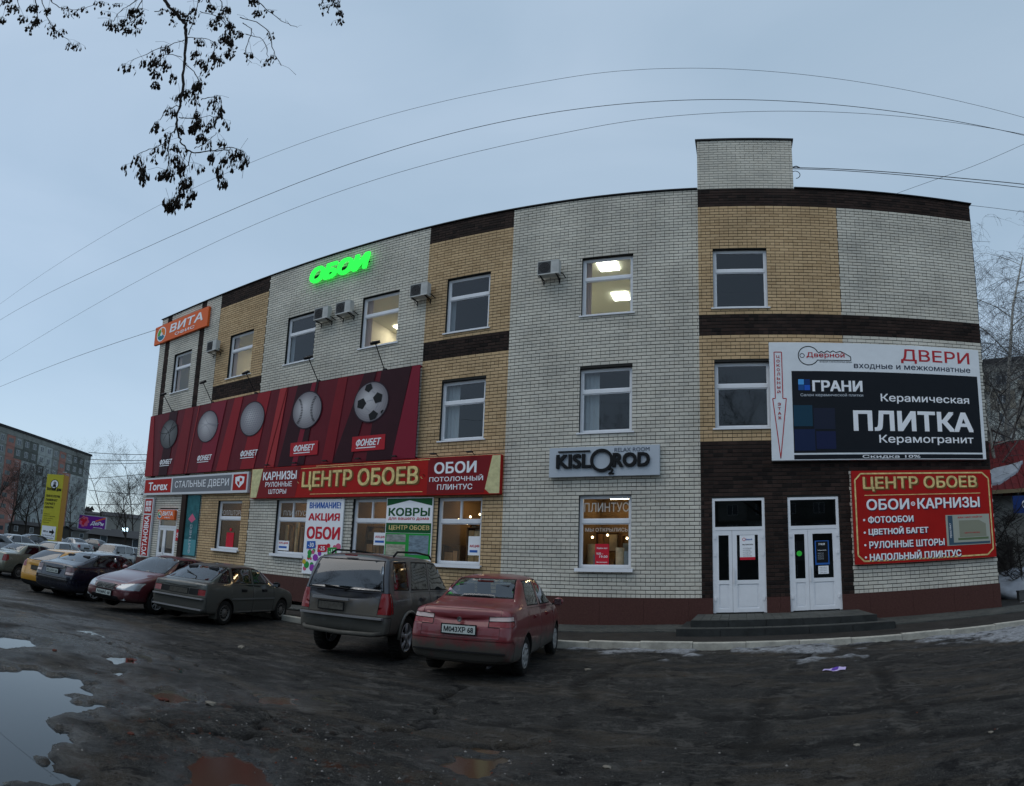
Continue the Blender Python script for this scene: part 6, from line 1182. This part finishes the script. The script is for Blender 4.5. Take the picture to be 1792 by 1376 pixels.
# ================================================================= BACKGROUND
ap = [mat('panel grey', (.23,.24,.225), .9, var=.35, vs=.5), mat('panel pale', (.36,.39,.38), .9, var=.25, vs=.5), mat('panel dark', (.12,.13,.12), .9, var=.25, vs=.5), mat('panel pink', (.34,.17,.14), .9, var=.2, vs=.5), mat('panel beige', (.25,.24,.205), .9, var=.3, vs=.5)]
wf = mat('window frame far', (.5,.53,.55), .5); wg = mat('far pane', (.05,.065,.075), .15); roofd = mat('roof edge', (.035,.037,.04), .8)
def block(name, label, p0, p1, floors, bays, fh, depth, pat, base=0, balc=None, pink=()):
    """p0 -> p1: facade line on the ground, seen side is to the right of p0->p1 reversed (faces the camera)"""
    d = Vector((p1[0]-p0[0], p1[1]-p0[1])); Lg = d.length; ang = math.atan2(d.y, d.x); root = empty(name, (p0[0], p0[1], base), ang); tag(root, label, 'building')
    H = floors*fh; m = MB(); m.box(0,Lg,.12,depth,-2,H+1.4); m.build('wall', ap[4], root)
    m = MB(); m.box(-.3,Lg+.3,-.25,depth+.3,H+1.4,H+2.0); m.box(0,Lg,-.02,.12,H+.02,H+1.38, 1); m.build('roof', [roofd, ap[0]], root)
    bw_ = Lg/bays; pm_ = {}
    win = MB(); ww, wh = min(1.5, bw_*.45), 1.45
    win.box(-ww/2,ww/2,-.03,.05,0,.07); win.box(-ww/2,ww/2,-.03,.05,wh-.07,wh); win.box(-ww/2,-ww/2+.07,-.03,.05,.07,wh-.07); win.box(ww/2-.07,ww/2,-.03,.05,.07,wh-.07); win.box(-.05,.05,-.03,.05,.07,wh-.07)
    wme = win.mesh('window', wf); pn_ = MB(); pn_.quad((-ww/2,0,0),(ww/2,0,0),(ww/2,0,wh),(-ww/2,0,wh)); pme = pn_.mesh('pane', wg)
    bp = MB(); bp.box(-bw_*.36,bw_*.36,-1.0,-.95,.0,1.0); bp.box(-bw_*.36,bw_*.36,-.95,.1,-.05,.08); bp.box(-bw_*.36,-bw_*.36+.05,-.95,.1,.08,1.0); bp.box(bw_*.36-.05,bw_*.36,-.95,.1,.08,1.0)
    for i in range(floors):
        for j in range(bays):
            k = pat(i, j)
            if k not in pm_: q = MB(); q.box(.03,bw_-.03,-.0,.12,.03,fh-.03); pm_[k] = q.mesh('panel', ap[k])
            link('panel', pm_[k], root, (j*bw_, -.03 if k == 3 else 0, i*fh))
            if j in pink:
                q = MB(); q.box(-bw_*.3,bw_*.3,-.06,-.03,.9,1.9) if False else q.box(-bw_*.3,bw_*.3,-.045,-.035,.95,2.0); f = q.build('stair_window', wg, root, False, ((j+.5)*bw_, 0, i*fh)); continue
            f = link('window', wme, root, ((j+.5)*bw_, -.01, i*fh+.85)); link('pane', pme, f, (0,-.004,0))
            if balc and balc(i, j):
                if 'b' not in pm_: pm_['b'] = bp.mesh('balcony', ap[4])
                link('balcony', pm_['b'], root, ((j+.5)*bw_, 0, i*fh))
    return root
# left block, facade running away to the right
P0 = Vector((-134.0+.0, 26.1)); P1 = Vector((-157.0, 62.9)); dd = (P1-P0).normalized(); Pl = P0-dd*30
def patL(i, j):
    jj = j % 7
    if jj in (3, ): return 3
    if jj == 4 and 1 <= i <= 7: return 3 if i < 7 else 2
    if jj in (5, 6) : return 2 if i >= 7 or i < 2 else 1
    return (2 if (i+j) % 5 == 0 and i > 4 else 1) if jj in (0, 1) else 0
block('apartment_block', 'long nine storey panel block with pink stair columns and pale window frames, far left', (Pl.x, Pl.y), (P1.x, P1.y), 9, 22, 2.75, 13, patL, 0, pink=(3, 10, 17))
# right block behind the birches
block('apartment_block', 'grey panel block with glazed balconies behind the bare birches, right edge', (33.2, 59.0), (58, 45.5), 10, 8, 2.8, 12, lambda i, j: 1 if (i+j) % 3 else 4, 0, balc=lambda i, j: j % 2 == 0)
# ---- yellow pylon
root = empty('advertising_pylon', (-38.6, 2.0, 0), R(40)); tag(root, 'tall yellow advertising pylon with black lettering and an arrow board', 'pylon')
yl = mat('pylon yellow', (.52,.47,.05), .5, var=.1, vs=2); yo = mat('pylon orange', (.50,.24,.02), .5); H_ = 5.95
m = MB(); m.box(-.7,.7,-.01,.0,.0,H_); m.box(.705,.72,.0,.85,0,H_,1); m.box(-.7,.705,.0,.85,0,H_-.01,1); m.box(-.75,.78,-.05,.6,-.1,.12,2); m.build('body', [yl, yo, blackp], root)
m = MB(); m.tube([(.5,.3,H_),(.55,.2,H_+.2),(.75,.0,H_+.22)], .04, 5); m.box(.6,.85,-.1,.1,H_+.16,H_+.24); m.build('lamp', silverp, root)
ring('logo_ring', (0,5.22), .3, .35, -.015, black, root, n=24); disc('logo_ground', (0,5.22), .3, -.014, white, root); disc('logo_mark', (.02,5.3), .12, -.018, mat('logo mid grey', (.2,.2,.2), .5), root, n=12); flat('logo_mark', [(-.15,5.0),(.17,5.0),(.1,5.2),(-.1,5.2)], -.018, black, root)
for s_, z_, h_, w_ in (('Уютный дом',4.68,.3,.6),('ЛИНОЛЕУМ',4.22,.17,.58),('ЛАМИНАТ',3.93,.17,.5),('ПАРКЕТ',3.64,.17,.42),('ДВЕРИ',3.35,.17,.36)): text(s_, (-.6,-.6+w_*2,z_,z_+h_), -.015, black, root, .04)
for i, s_ in enumerate(('напольный плинтус','пороги и подложка','обои, плитка','декор','большой выбор')): text(s_, (-.6,-.1+.15*((i*3) % 4),2.9-.16*i,2.97-.16*i), -.015, black, root, .02)
rect('arrow_board', -.62, .55, 1.05, 2.05, -.015, white, root); flat('arrow', [(.02,1.7),(.25,1.7),(.25,1.86),(.46,1.62),(.25,1.38),(.25,1.54),(.02,1.54)], -.02, black, root)
text('200 м', (-.5,-.1,1.56,1.7), -.02, black, root, .03); text('б-р Энтузиастов', (-.55,.48,1.28,1.38), -.02, black, root, .02); text('ТЦ «Уютный»', (-.5,.4,1.12,1.2), -.02, black, root, .02)
# ---- purple billboard
d_ = Vector((2.3, 4.4)).normalized(); root = empty('street_billboard', (-109.3, 41.6, 0), math.atan2(d_.y, d_.x)); tag(root, 'purple street billboard with a red flower on a pale post in the distance', 'billboard')
m = MB(); m.box(-3.0,3.0,-.1,.3,3.2,6.3); m.build('frame', wf, root); m = MB(); m.box(-.35,.35,.0,.4,0,3.2); m.build('post', wf, root)
rect('poster', -2.9, 2.7, 3.3, 6.2, -.12, mat('poster violet', (.16,.02,.26), .5), root); flat('swoosh', [(.6,5.0),(2.7,5.9),(2.7,6.2),(1.9,5.9),(.6,5.3)], -.125, orange, root)
for i in range(14): a = i*.9; disc('petal', (-1.8+.7*math.cos(a)*(.5+.5*(i%2)), 4.9+.8*math.sin(a)*(.5+.5*(i%2))), .42, -.125-.002*i, [rdp, pinkm][i%2], root, n=8)
text('ДеРи', (-.4,2.4,4.2,5.1), -.16, white, root, .03, .3); rect('underline', .3, 2.2, 3.8, 3.88, -.16, white, root)
# ---- low houses and sheds before the far trees
hw = [mat('house grey', (.17,.17,.16), .9, var=.3, vs=.7), mat('house dark', (.06,.055,.05), .9, var=.3, vs=.7), mat('house pale', (.28,.28,.26), .9, var=.2, vs=.7)]
def house(name, lab, x, y, rz, w_, d_, h_, wall_m, roof_m, rise=1.6, win=3, snow_=None):
    t = empty(name, (x, y, 0), R(rz)); tag(t, lab, 'building'); m = MB(); m.box(-w_/2,w_/2,0,d_,-2,h_); m.poly([(-w_/2,0,h_),(w_/2,0,h_),(w_/2,d_/2,h_+rise)]) if False else None; m.build('wall', wall_m, t)
    m = MB(); m.poly([(-w_/2-.4,-.5,h_-.1),(w_/2+.4,-.5,h_-.1),(w_/2+.4,d_/2,h_+rise),(-w_/2-.4,d_/2,h_+rise)]); m.poly([(-w_/2-.4,d_+.5,h_-.1),(-w_/2-.4,d_/2,h_+rise),(w_/2+.4,d_/2,h_+rise),(w_/2+.4,d_+.5,h_-.1)])
    m.poly([(-w_/2,0,h_),(-w_/2,d_/2,h_+rise-.05),(-w_/2,d_,h_)]); m.poly([(w_/2,0,h_),(w_/2,d_,h_),(w_/2,d_/2,h_+rise-.05)]); m.build('roof', roof_m, t)
    for i in range(win):
        x_ = -w_/2+(i+.5)*w_/win; q = MB(); q.box(x_-.5,x_+.5,-.05,-.0,h_*.4,h_*.4+1.2); f = q.build('window', wf, t); q = MB(); q.box(x_-.42,x_+.42,-.07,-.052,h_*.4+.08,h_*.4+1.12); q.build('pane', wg, f)
    return t
for i, (u, ds, rz, w_, h_, k, lab, nw) in enumerate(((168,150,45,22,3.2,0,'long low grey shop under the street billboard',7),(215,80,48,9,2.2,1,'dark low kiosk left of the shopping centre corner',2),(245,90,50,9,2.6,1,'dark low shed beside the shopping centre corner',2),(190,190,55,26,9.5,2,'pale flat building among the far trees',8),(240,210,55,26,11,0,'grey building among the far trees, near the shops corner',8),(60,130,40,12,2.8,1,'dark low entrance house before the left block',3))):
    x, y = along(u, ds); house('low_building', lab, x, y, rz, w_, 8, h_, hw[k], roofd, .8, nw)
x, y = along(222, 78); m = MB(); m.box(-.5,.5,0,.2,.1,.8); m.box(-.4,.4,-.01,0,.2,.7,1); o = m.build('lit_sign', [blackp, glow('far sign', (.6,.85,1), 3)], None, False, (x, y, 2.7)); o.rotation_euler = (0,0,R(48)); tag(o, 'small bright lit sign glowing in the dark trees', 'sign')
# ---- buildings at the right edge
bo = brickmat('orange brick', (.22,.09,.045), (.26,.11,.055), (.18,.07,.04), .3); rr2 = mat('red metal roof', (.16,.022,.025), .45, var=.2, vs=3)
t = empty('brick_house', (11.7, 8.2, 0), R(-20)); tag(t, 'orange brick house with a red ribbed metal roof patched with snow', 'building')
m = MB(); m.box(2.6,9,0,7,0,4.55); m.build('wall', bo, t); m = MB(); m.box(.2,2.6,.3,6.5,0,4.3); m.build('pale_wall', hw[2], t)
m = MB(); m.poly([(-.2,-.6,4.45),(9.4,-.6,4.45),(9.4,3.5,7.4),(.5,3.5,7.4)]); m.poly([(-.2,7.6,4.45),(.5,3.5,7.4),(9.4,3.5,7.4),(9.4,7.6,4.45)]); m.poly([(-.2,-.6,4.45),(.5,3.5,7.4),(-.2,7.6,4.45)])
for i in range(30):
    x = -.1+i*.32; T0, T1 = Vector((x,-.6,4.48)), Vector((x+.05,3.45,7.40)); m.tube([T0, T1], .022, 4)
m.build('roof', rr2, t); m = MB(); m.box(-.25,9.4,-.66,-.58,4.3,4.46); m.build('eaves', mat('eaves board', (.25,.2,.12), .7), t)
for zz, sx in ((0, 3.5),): 
    q = MB(); q.box(sx,sx+1.2,-.06,0,1.6,3.0); f = q.build('window', wf, t); q = MB(); q.box(sx+.1,sx+1.1,-.08,-.062,1.7,2.9); q.build('pane', wg, f)
q = MB(); q.box(.9,1.7,.2,.29,0,2.2); q.build('door', mat('dull door', (.07,.065,.06), .8), t)
snm = mat('old snow', (.42,.46,.52), .8, var=.3, vs=3, bump=.6, bs=6)
def lump(name, lab, x, y, z, rx, ry, rz_, kind='snow', cat='snow pile'):
    q = bmesh.new(); bmesh.ops.create_icosphere(q, subdivisions=4, radius=1)
    co = np.array([v.co for v in q.verts]); nn_ = fbm(co[:,0]*1+co[:,2], co[:,1]-co[:,2], 1.7, 14, 4)
    for v, n_ in zip(q.verts, nn_): v.co = Vector((v.co.x*rx, v.co.y*ry, v.co.z*rz_))*(1+.55*float(n_))
    mm = bpy.data.meshes.new(name); q.to_mesh(mm); q.free(); mm.materials.append(snm); mm.polygons.foreach_set('use_smooth', [True]*len(mm.polygons)); return tag(link(name, mm, None, (x, y, z)), lab, cat)
m = MB(); pts = [(.3,-.3),(1.3,-.2),(2.2,.6),(2.6,1.4),(1.9,1.1),(1.2,.9),(.6,.4)]
T = lambda a, b, o=.03: (a, b, 4.45+(b+.6)/4.1*2.95+o)
m.poly([T(*p, .12) for p in pts]); 
for p, q_ in zip(pts, pts[1:]+pts[:1]): m.quad(T(*p, .0), T(*q_, .0), T(*q_, .12), T(*p, .12))
m.build('roof_snow', snm, t)
lump('snow_pile', 'tall heap of old snow behind the right corner of the shops', 12.3, 3.8, .2, 2.0, 1.5, 1.0); lump('snow_pile', 'lower grey heap of snow at the right picture edge', 14.2, 2.0, .1, 2.2, 1.1, .6); lump('snow_pile', 'small flat snow patch on the pavement by the right corner', 11.8, .9, .1, 1.6, .5, .16)
m = MB(); m.box(0,5,0,.18,0,.42); m.box(0,5,-.02,.2,.42,.47); o = m.build('low_wall', mat('low wall', (.1,.1,.1), .8), None, False, (10.4,1.7,.0)); tag(o, 'low grey wall before the snow heaps, right edge', 'wall')
x, y = 13.0, 5.6; m = MB(); m.box(-.03,.03,-.03,.03,0,4.0); t2 = empty('blue_sign', (x, y, 0), R(-15)); tag(t2, 'blue road sign with a white mark between snowy bushes', 'sign'); m.build('post', steel, t2)
m = MB(); m.box(-.55,.55,-.06,-.03,3.3,4.0); m.build('panel', mat('sign blue', (.02,.05,.2), .4), t2); ring('white_ring', (0,3.65), .14, .19, -.064, white, t2, n=20)
# ---- trees
bark = mat('dark bark', (.03,.026,.022), .9, var=.3, vs=8); birchb = mat('birch bark', (.30,.30,.28), .8, var=.6, vs=5, stretch=(1,1,4)); twig = mat('twigs', (.035,.03,.028), .9); twigl = mat('birch twigs', (.075,.075,.08), .9)
def tree(name, lab, base, H, r0, seed, spread=.5, weep=0, depth=5, mats=(None, None), lean=(0,0), cat='tree', density=1.0, low=.25, group=None):
    rd = random.Random(seed); t = empty(name, base); tag(t, lab, cat, group); tr, cw = MB(), MB()
    def branch(p, d, L_, r, lev):
        n = 5 if lev < 2 else 4; pts = [Vector(p)]; rr = [r]; q = Vector(p); dv = Vector(d).normalized(); kids = []
        for i in range(n):
            up = .10 if lev == 0 else (.06 if not weep else (-.10*lev*weep))
            dv = (dv+Vector((rd.gauss(0,.12), rd.gauss(0,.12), rd.gauss(0,.08)+up))).normalized(); q = q+dv*L_/n; pts.append(q.copy()); rr.append(max(r*(1-.8*(i+1)/n), .004 if lev > 2 else .01)); kids.append((q.copy(), dv.copy(), (i+1)/n))
        (tr if lev <= 1 else cw).tube(pts, rr, 6 if lev == 0 else (4 if lev == 1 else 3), cap=False)
        if lev >= depth: return
        nk = {0: int(13*density), 1: int(6*density), 2: 5, 3: 4, 4: 3}.get(lev, 3)
        for k in range(nk):
            f = rd.uniform(low if lev == 0 else .15, 1); i = min(int(f*n), n-1); a, b = pts[i], pts[i+1]; c = a.lerp(b, f*n-i); az_ = rd.uniform(0, 2*math.pi); dv0 = kids[i][1]
            side = Vector((math.cos(az_), math.sin(az_), rd.uniform(-.1,.5)))
            nd = (dv0*(1-spread)+side*spread*1.2).normalized()
            branch(c, nd, L_*(1-.45*f)*rd.uniform(.4,.62) if lev == 0 else L_*rd.uniform(.38,.62), max(r*(1-.8*f)*.5, .005), lev+1)
    branch((0,0,0), (lean[0], lean[1], 1), H, r0, 0)
    tr.build('trunk', mats[0] or bark, t, True); cw.build('crown', mats[1] or twig, t); return t
def tp(u, d): x, y = along(u, d); return (x, y, 0)
tree('birch_tree', 'weeping bare birch reaching highest at the right picture edge', tp(1812, 30), 21, .2, 3, .55, .7, 5, (birchb, twigl), (-.16,0), density=1.9)
tree('birch_tree', 'weeping bare birch whose twigs brush the right wall of the shops', tp(1795, 26), 12.5, .15, 8, .6, .8, 5, (birchb, twigl), (-.26,0), density=1.2)
tree('bare_tree', 'thin leaning bare tree before the red roof at the right edge', tp(1782, 22), 7.5, .09, 12, .5, .3, 4, (bark, twig), (-.35,.1))
tree('snowy_bush', 'tangled bush with snow beside the right corner of the shops', tp(1765, 23), 3.2, .05, 15, .7, .0, 4, (bark, twig), cat='bush', low=.0)
tree('snowy_bush', 'tangled bush by the right picture edge under the blue sign', tp(1785, 21), 2.6, .05, 16, .7, .0, 4, (bark, twig), cat='bush', low=.0)
for i, (u, ds, H_, lab) in enumerate(((-5,80,9,'bare tree at the left picture edge'),(22,90,10,'bare tree left of the yellow pylon, nearer the edge'),(48,85,9,'bare tree just left of the yellow pylon'),(76,110,12,'tall bare tree behind the yellow pylon'),(128,120,11,'bare tree between the yellow pylon and the billboard'),(186,140,22,'tall bare tree standing above the far roofs'),(203,150,17,'bare tree right of the tallest far tree'),(226,75,7.5,'dark bare tree beside the bright lit sign'),(240,115,17,'bare tree rising beside the shopping centre corner'),(252,70,8,'low bare tree touching the red corner sign'))):
    tree('bare_tree', lab, tp(u, ds), H_, .18, 30+i, .5, 0, 4, (bark, twig), density=1.3, group='bare trees beyond the car park')
for i, (x, y, H_, lab) in enumerate(((-6,-27,12,'bare tree across the road, behind the viewer'),(4.5,-24,12,'broad bare tree behind the viewer, facing the doors'),(-14,-24,11,'bare tree across the road, farthest left behind the viewer'))): tree('bare_tree', lab, (x, y, 0), H_, .25, 60+i, .5, 0, 4, (bark, twig), group='bare trees behind the viewer')
# far wood: one mass
m = MB(); rd = random.Random(5)
for i in range(5200):
    u = rd.uniform(120, 262) if i < 4200 else rd.uniform(1700, 1900); ds = rd.uniform(225, 300) if i < 4200 else rd.uniform(140,200); x, y = along(u, ds); h = rd.uniform(9, 14.5)*(.75+.25*math.sin(u*.13)); z = rd.uniform(0, h); s_ = rd.uniform(.5, 1.6)
    a = rd.uniform(0, 6.28); m.poly([(x-s_*math.cos(a), y-s_*math.sin(a), z), (x+s_*math.cos(a)*.7, y+s_*math.sin(a), z+rd.uniform(-.4,.4)), (x, y, z+s_*rd.uniform(.9,1.8))], rd.randint(0,1))
tag(m.build('distant_wood', [mat('wood dark', (.035,.032,.03), .95), mat('wood brown', (.06,.05,.045), .95)]), kind='stuff')
m = MB(); pts_ = [along(u, 305) for u in range(-120, 290, 10)]
for a, b in zip(pts_[:-1], pts_[1:]): h0, h1 = 10+3*math.sin(a[0]*.05), 10+3*math.sin(b[0]*.05); m.poly([(a[0],a[1],-1),(b[0],b[1],-1),(b[0]*1.03,b[1]*1.03,h1),(a[0]*1.03,a[1]*1.03,h0)])
tag(m.build('hills', mat('hill brown', (.045,.042,.038), .95, var=.3, vs=.05)), kind='structure')
block('apartment_block', 'dark panel block added unseen behind the viewer to darken window reflections', (46, -62), (-40, -66), 4, 22, 2.8, 12, lambda i, j: 2 if (i*3+j) % 4 else 0)  # unseen block, added to cut low sky reflections in the glass
# ---- wires
wm = mat('wire', (.02,.02,.022), .6)
def wire(pts, r, lab, name='overhead_wire'):
    P = [Vector(p) for p in pts]; out = []
    n = 40
    for i in range(n+1):
        t = i/n*(len(P)-1); k = min(int(t), len(P)-2); f = t-k; p0, p1, p2, p3 = P[max(k-1,0)], P[k], P[k+1], P[min(k+2, len(P)-1)]
        out.append(.5*((2*p1)+(-p0+p2)*f+(2*p0-5*p1+4*p2-p3)*f*f+(-p0+3*p1-3*p2+p3)*f**3))
    m = MB(); m.tube(out, r, 5); tag(m.build(name, wm), lab, 'wire', 'overhead wires')
wire([(-34,-9,11.6),(-20.5,-9,10.7),(-3.18,-9,8.92),(.98,-9,8.68),(5.71,-9,8.18),(14,-9,7.9)], .0034, 'uppermost of the three long wires arching over the building')
wire([(-34,-9,11.0),(-20.2,-9,9.87),(-7.5,-9,8.25),(.7,-9,7.93),(5.68,-9,7.77),(14,-9,7.9)], .005, 'middle and thickest of the three long arching wires'); 
wire([(-34,-9,8.9),(-19.4,-9,7.89),(-3.06,-9,7.455),(1.25,-9,7.58),(5.68,-9,7.79),(14,-9,8.2)], .0034, 'lowest of the three long arching wires, just above the roof')
wire([(-47.8,-.5,14.04),(-34,-.6,13.1),(-22.5,-.3,12.45)], .012, 'wire running from the left sky to the far roof corner')
q = lambda u, v, d: AT(u, v, d)
def AT(u, v, d):
    th, ph = (u-CX)/F, (CY-v)/F; x, y, z = math.sin(th)*math.cos(ph), math.cos(th)*math.cos(ph), math.sin(ph)
    w_ = AXR*x+AXF*y+AXU*z; k = d/math.hypot(w_.x, w_.y); return CAM+w_*k
wire([(3.66,.4,14.3),(8.3,-1.2,13.2),(14,-3,12.6)], .014, 'service cable from the brick roof tower to the right'); wire([(3.66,.4,14.25),(8.3,-1.25,13.05),(14,-3,12.35)], .012, 'second service cable just below the first, right of the roof tower')
wire([(3.9,1.0,13.25),(9,.6,13.5),(16,.2,13.6)], .008, 'thin nearly level wire behind the right roof edge'); wire([tuple(AT(1540,350,24)), tuple(AT(1700,292,22)), tuple(AT(1830,236,20))], .009, 'wire crossing the others, rising to the right edge')
m = MB(); m.tube([(3.68,.38,14.3),(3.8,.38,14.36),(3.9,.38,14.3)], .02, 5); m.tube([(3.68+.09+.13*math.cos(a), .38, 13.98+.16*math.sin(a)) for a in [i*math.pi/8-1.5 for i in range(15)]], .012, 5); tag(m.build('cable_loop', wm), 'looped cable end fixed to the side of the roof tower', 'cable')
for i, (v0, v1) in enumerate(((792,796),(804,806),(812,810),(838,829),(858,866),(883,882))): wire([tuple(AT(155,v0,60)), tuple(AT(205,(v0+v1)/2+1,60)), tuple(AT(262,v1,60))], .03, ['highest','second highest','third','sloping middle','lower sagging','lowest'][i]+' of the street wires between the left block and the shops')
# ---- hanging ash branch, close to the camera
seedm = mat('ash keys', (.02,.014,.009), .9, var=.4, vs=30)
tb = empty('ash_tree', (-4.2,-16.6,0)); tag(tb, 'ash tree whose drooping twigs with dark seed bunches hang into the sky, top left', 'tree')
tk, cw2, kk = MB(), MB(), MB(); O_ = Vector(tb.location)
def px(u, v, d=3.0): return AT(u, v, d)-O_
tk.tube([(0,0,0),(.05,.1,2),(.2,.3,4),(.5,.8,6.2)], [.16,.14,.12,.09], 8)
top = AT(300,-30,3.0)-O_; tk.tube([(.2,.3,4),(.9,1.0,6.2),(2.0,2.0,7.0),(top+Vector((0,0,.9)))[:], top[:]], [.08,.06,.035,.018,.0085], 6); tk.tube([(.5,.8,6.2),(.9,1.0,7.6),(1.3,1.5,8.6)], [.07,.05,.02], 6)
rd = random.Random(11)
def twigp(uv, r0, r1, d0=3.0, d1=3.0):
    pts = [px(u, v, d0+(d1-d0)*i/(len(uv)-1)) for i, (u, v) in enumerate(uv)]; sm = []; n = len(pts); q_ = 5     # curved, knobbly twigs
    for i in range(n-1):
        p0, p1, p2, p3 = pts[max(i-1,0)], pts[i], pts[i+1], pts[min(i+2,n-1)]
        for k in range(q_):
            f = k/q_; c = .5*((2*p1)+(-p0+p2)*f+(2*p0-5*p1+4*p2-p3)*f*f+(-p0+3*p1-3*p2+p3)*f**3)
            if k: c = c+Vector((rd.gauss(0,.0035), rd.gauss(0,.0035), rd.gauss(0,.0035)))
            sm.append(c)
    sm.append(pts[-1]); m_ = len(sm)-1; cw2.tube(sm, [(r0+(r1-r0)*i/m_)*rd.uniform(.85,1.2) for i in range(m_+1)], 5, cap=False)
    for c in sm[2::3]:      # short side twigs with buds
        if rd.random() < .75:
            d_ = Vector((rd.gauss(0,1), rd.gauss(0,1), rd.gauss(-.2,.8))).normalized(); L_ = rd.uniform(.03,.11); cw2.tube([c, c+d_*L_*.5, c+d_*L_+Vector((0,0,-.4*L_))], [.0012,.001,.0014], 3, cap=False)
    return pts
def keys(p, n, L_=.05):
    for _ in range(n):
        s_ = Vector((rd.gauss(0,.015), rd.gauss(0,.015), -rd.uniform(.0,.045))); a = Vector(p)+s_; ln = rd.uniform(.03,.062); w_ = rd.uniform(.0055,.0105); t_ = rd.uniform(0,3.14); ax = Vector((math.cos(t_), math.sin(t_), rd.gauss(0,.2)))*w_
        b_ = a+Vector((rd.gauss(0,.005), rd.gauss(0,.005), -ln)); md = a.lerp(b_, rd.uniform(.5,.8)); nrm = Vector((-ax.y, ax.x, 0))*.35
        cw2.tube([p, a], .0007, 3, cap=False)
        n0 = len(kk.v); kk.v += [tuple(a), tuple(md+ax), tuple(md+nrm), tuple(md-ax), tuple(md-nrm), tuple(b_)]
        for f in ((0,1,2),(0,2,3),(0,3,4),(0,4,1),(5,2,1),(5,3,2),(5,4,3),(5,1,4)): kk.f.append(tuple(n0+x for x in f)); kk.m.append(0)
main = [(300,-30),(288,0),(305,20),(322,40),(325,62),(323,95),(320,140),(316,175),(309,205),(311,230),(318,252),(335,266),(372,264),(402,262)]
P_ = twigp(main, .0115, .003)
subs = [[(322,70),(300,78),(265,90),(230,106)], [(325,66),(355,67),(375,75),(372,95)], [(318,185),(295,190),(280,210)], [(313,205),(340,208),(380,203)], [(309,212),(298,240),(275,258),(245,268),(240,285)], [(298,240),(294,262),(296,285),(290,300)], [(335,266),(330,285),(322,305),(318,330)], [(372,264),(400,258),(425,265),(430,280)],
 [(330,60),(340,30),(350,-10)], [(350,20),(380,30),(400,50),(405,75)], [(385,0),(395,30),(408,60),(402,95)], [(325,110),(345,135),(350,160)], [(318,100),(290,95),(272,108)], [(240,0),(225,10),(205,25),(198,38)], [(250,-5),(240,15),(232,30),(222,50)], [(270,20),(290,18),(300,25)], [(0,10),(12,-5)], [(30,-10),(34,15)], [(60,-10),(66,30),(60,45)], [(70,-10),(85,35),(100,55),(118,68)], [(85,-2),(110,14),(140,16),(170,6)],
 [(560,-10),(566,6)], [(575,-12),(586,8),(592,20)], [(425,40),(440,55),(430,90),(440,110)], [(420,30),(465,50),(480,90),(492,115)], [(450,0),(470,20),(500,40),(520,48)], [(430,60),(460,70),(470,100)], [(352,175),(372,170),(382,180),(385,205)], [(340,260),(360,250),(378,232)], [(296,262),(312,262),(320,285)]]
for s_ in subs:
    dd0 = rd.uniform(2.85, 3.2); pts = twigp(s_, .0034, .0016, dd0, dd0+rd.uniform(-.1,.1))
    far_ = s_[0][0] >= 420 and s_[0][0] < 500
    for k, (u, v) in enumerate(s_[1:]):
        for _ in range(1 if far_ else 2):
            uu, vv = u+rd.gauss(0,9), v+rd.gauss(2,7); p = px(uu, vv, dd0); a_ = pts[k+1]; cw2.tube([a_, a_.lerp(p, .5)+Vector((0,0,.012)), p], .0008, 3, cap=False)
            if not far_ or rd.random() < .25: keys(p, rd.randint(5, 13))
for (u, v, n_) in ((252,112,10),(270,112,14),(272,130,12),(287,115,12),(275,150,10),(300,135,8),(344,95,14),(352,110,14),(362,122,10),(347,148,16),(340,160,14),(325,165,14),(315,172,10),(345,200,12),(350,215,14),(338,225,16),(352,240,12),(318,225,8),(362,225,6),(385,195,6),(250,300,14),(254,310,10),(292,305,14),(320,290,14),(325,320,16),(318,335,12),(300,362,12),(308,352,14),(296,355,10),(337,340,10),(385,300,12),(392,318,10),(372,275,12),(395,280,10),(420,268,10),(398,20,20),(402,45,22),(395,70,20),(405,75,16),(445,5,20),(452,25,16),(370,15,16),(385,30,16),(235,20,14),(218,40,12),(225,55,10),(205,50,6),(60,15,18),(65,40,14),(42,35,10),(22,15,8),(5,35,8),(85,20,10),(340,20,12),(330,35,8),(590,10,8),(592,25,6),(575,0,6),(440,98,6),(373,100,10),(400,95,12)):
    dd0 = rd.uniform(2.9,3.15); p = px(u, v-6, dd0); cw2.tube([px(u+rd.gauss(0,6), v-26, dd0), p], .0009, 3, cap=False); keys(p, int(n_*2.0))
tk.build('trunk', bark, tb, True); cw2.build('crown', twig, tb); tag(kk.build('seed_keys', seedm, tb), kind='stuff')
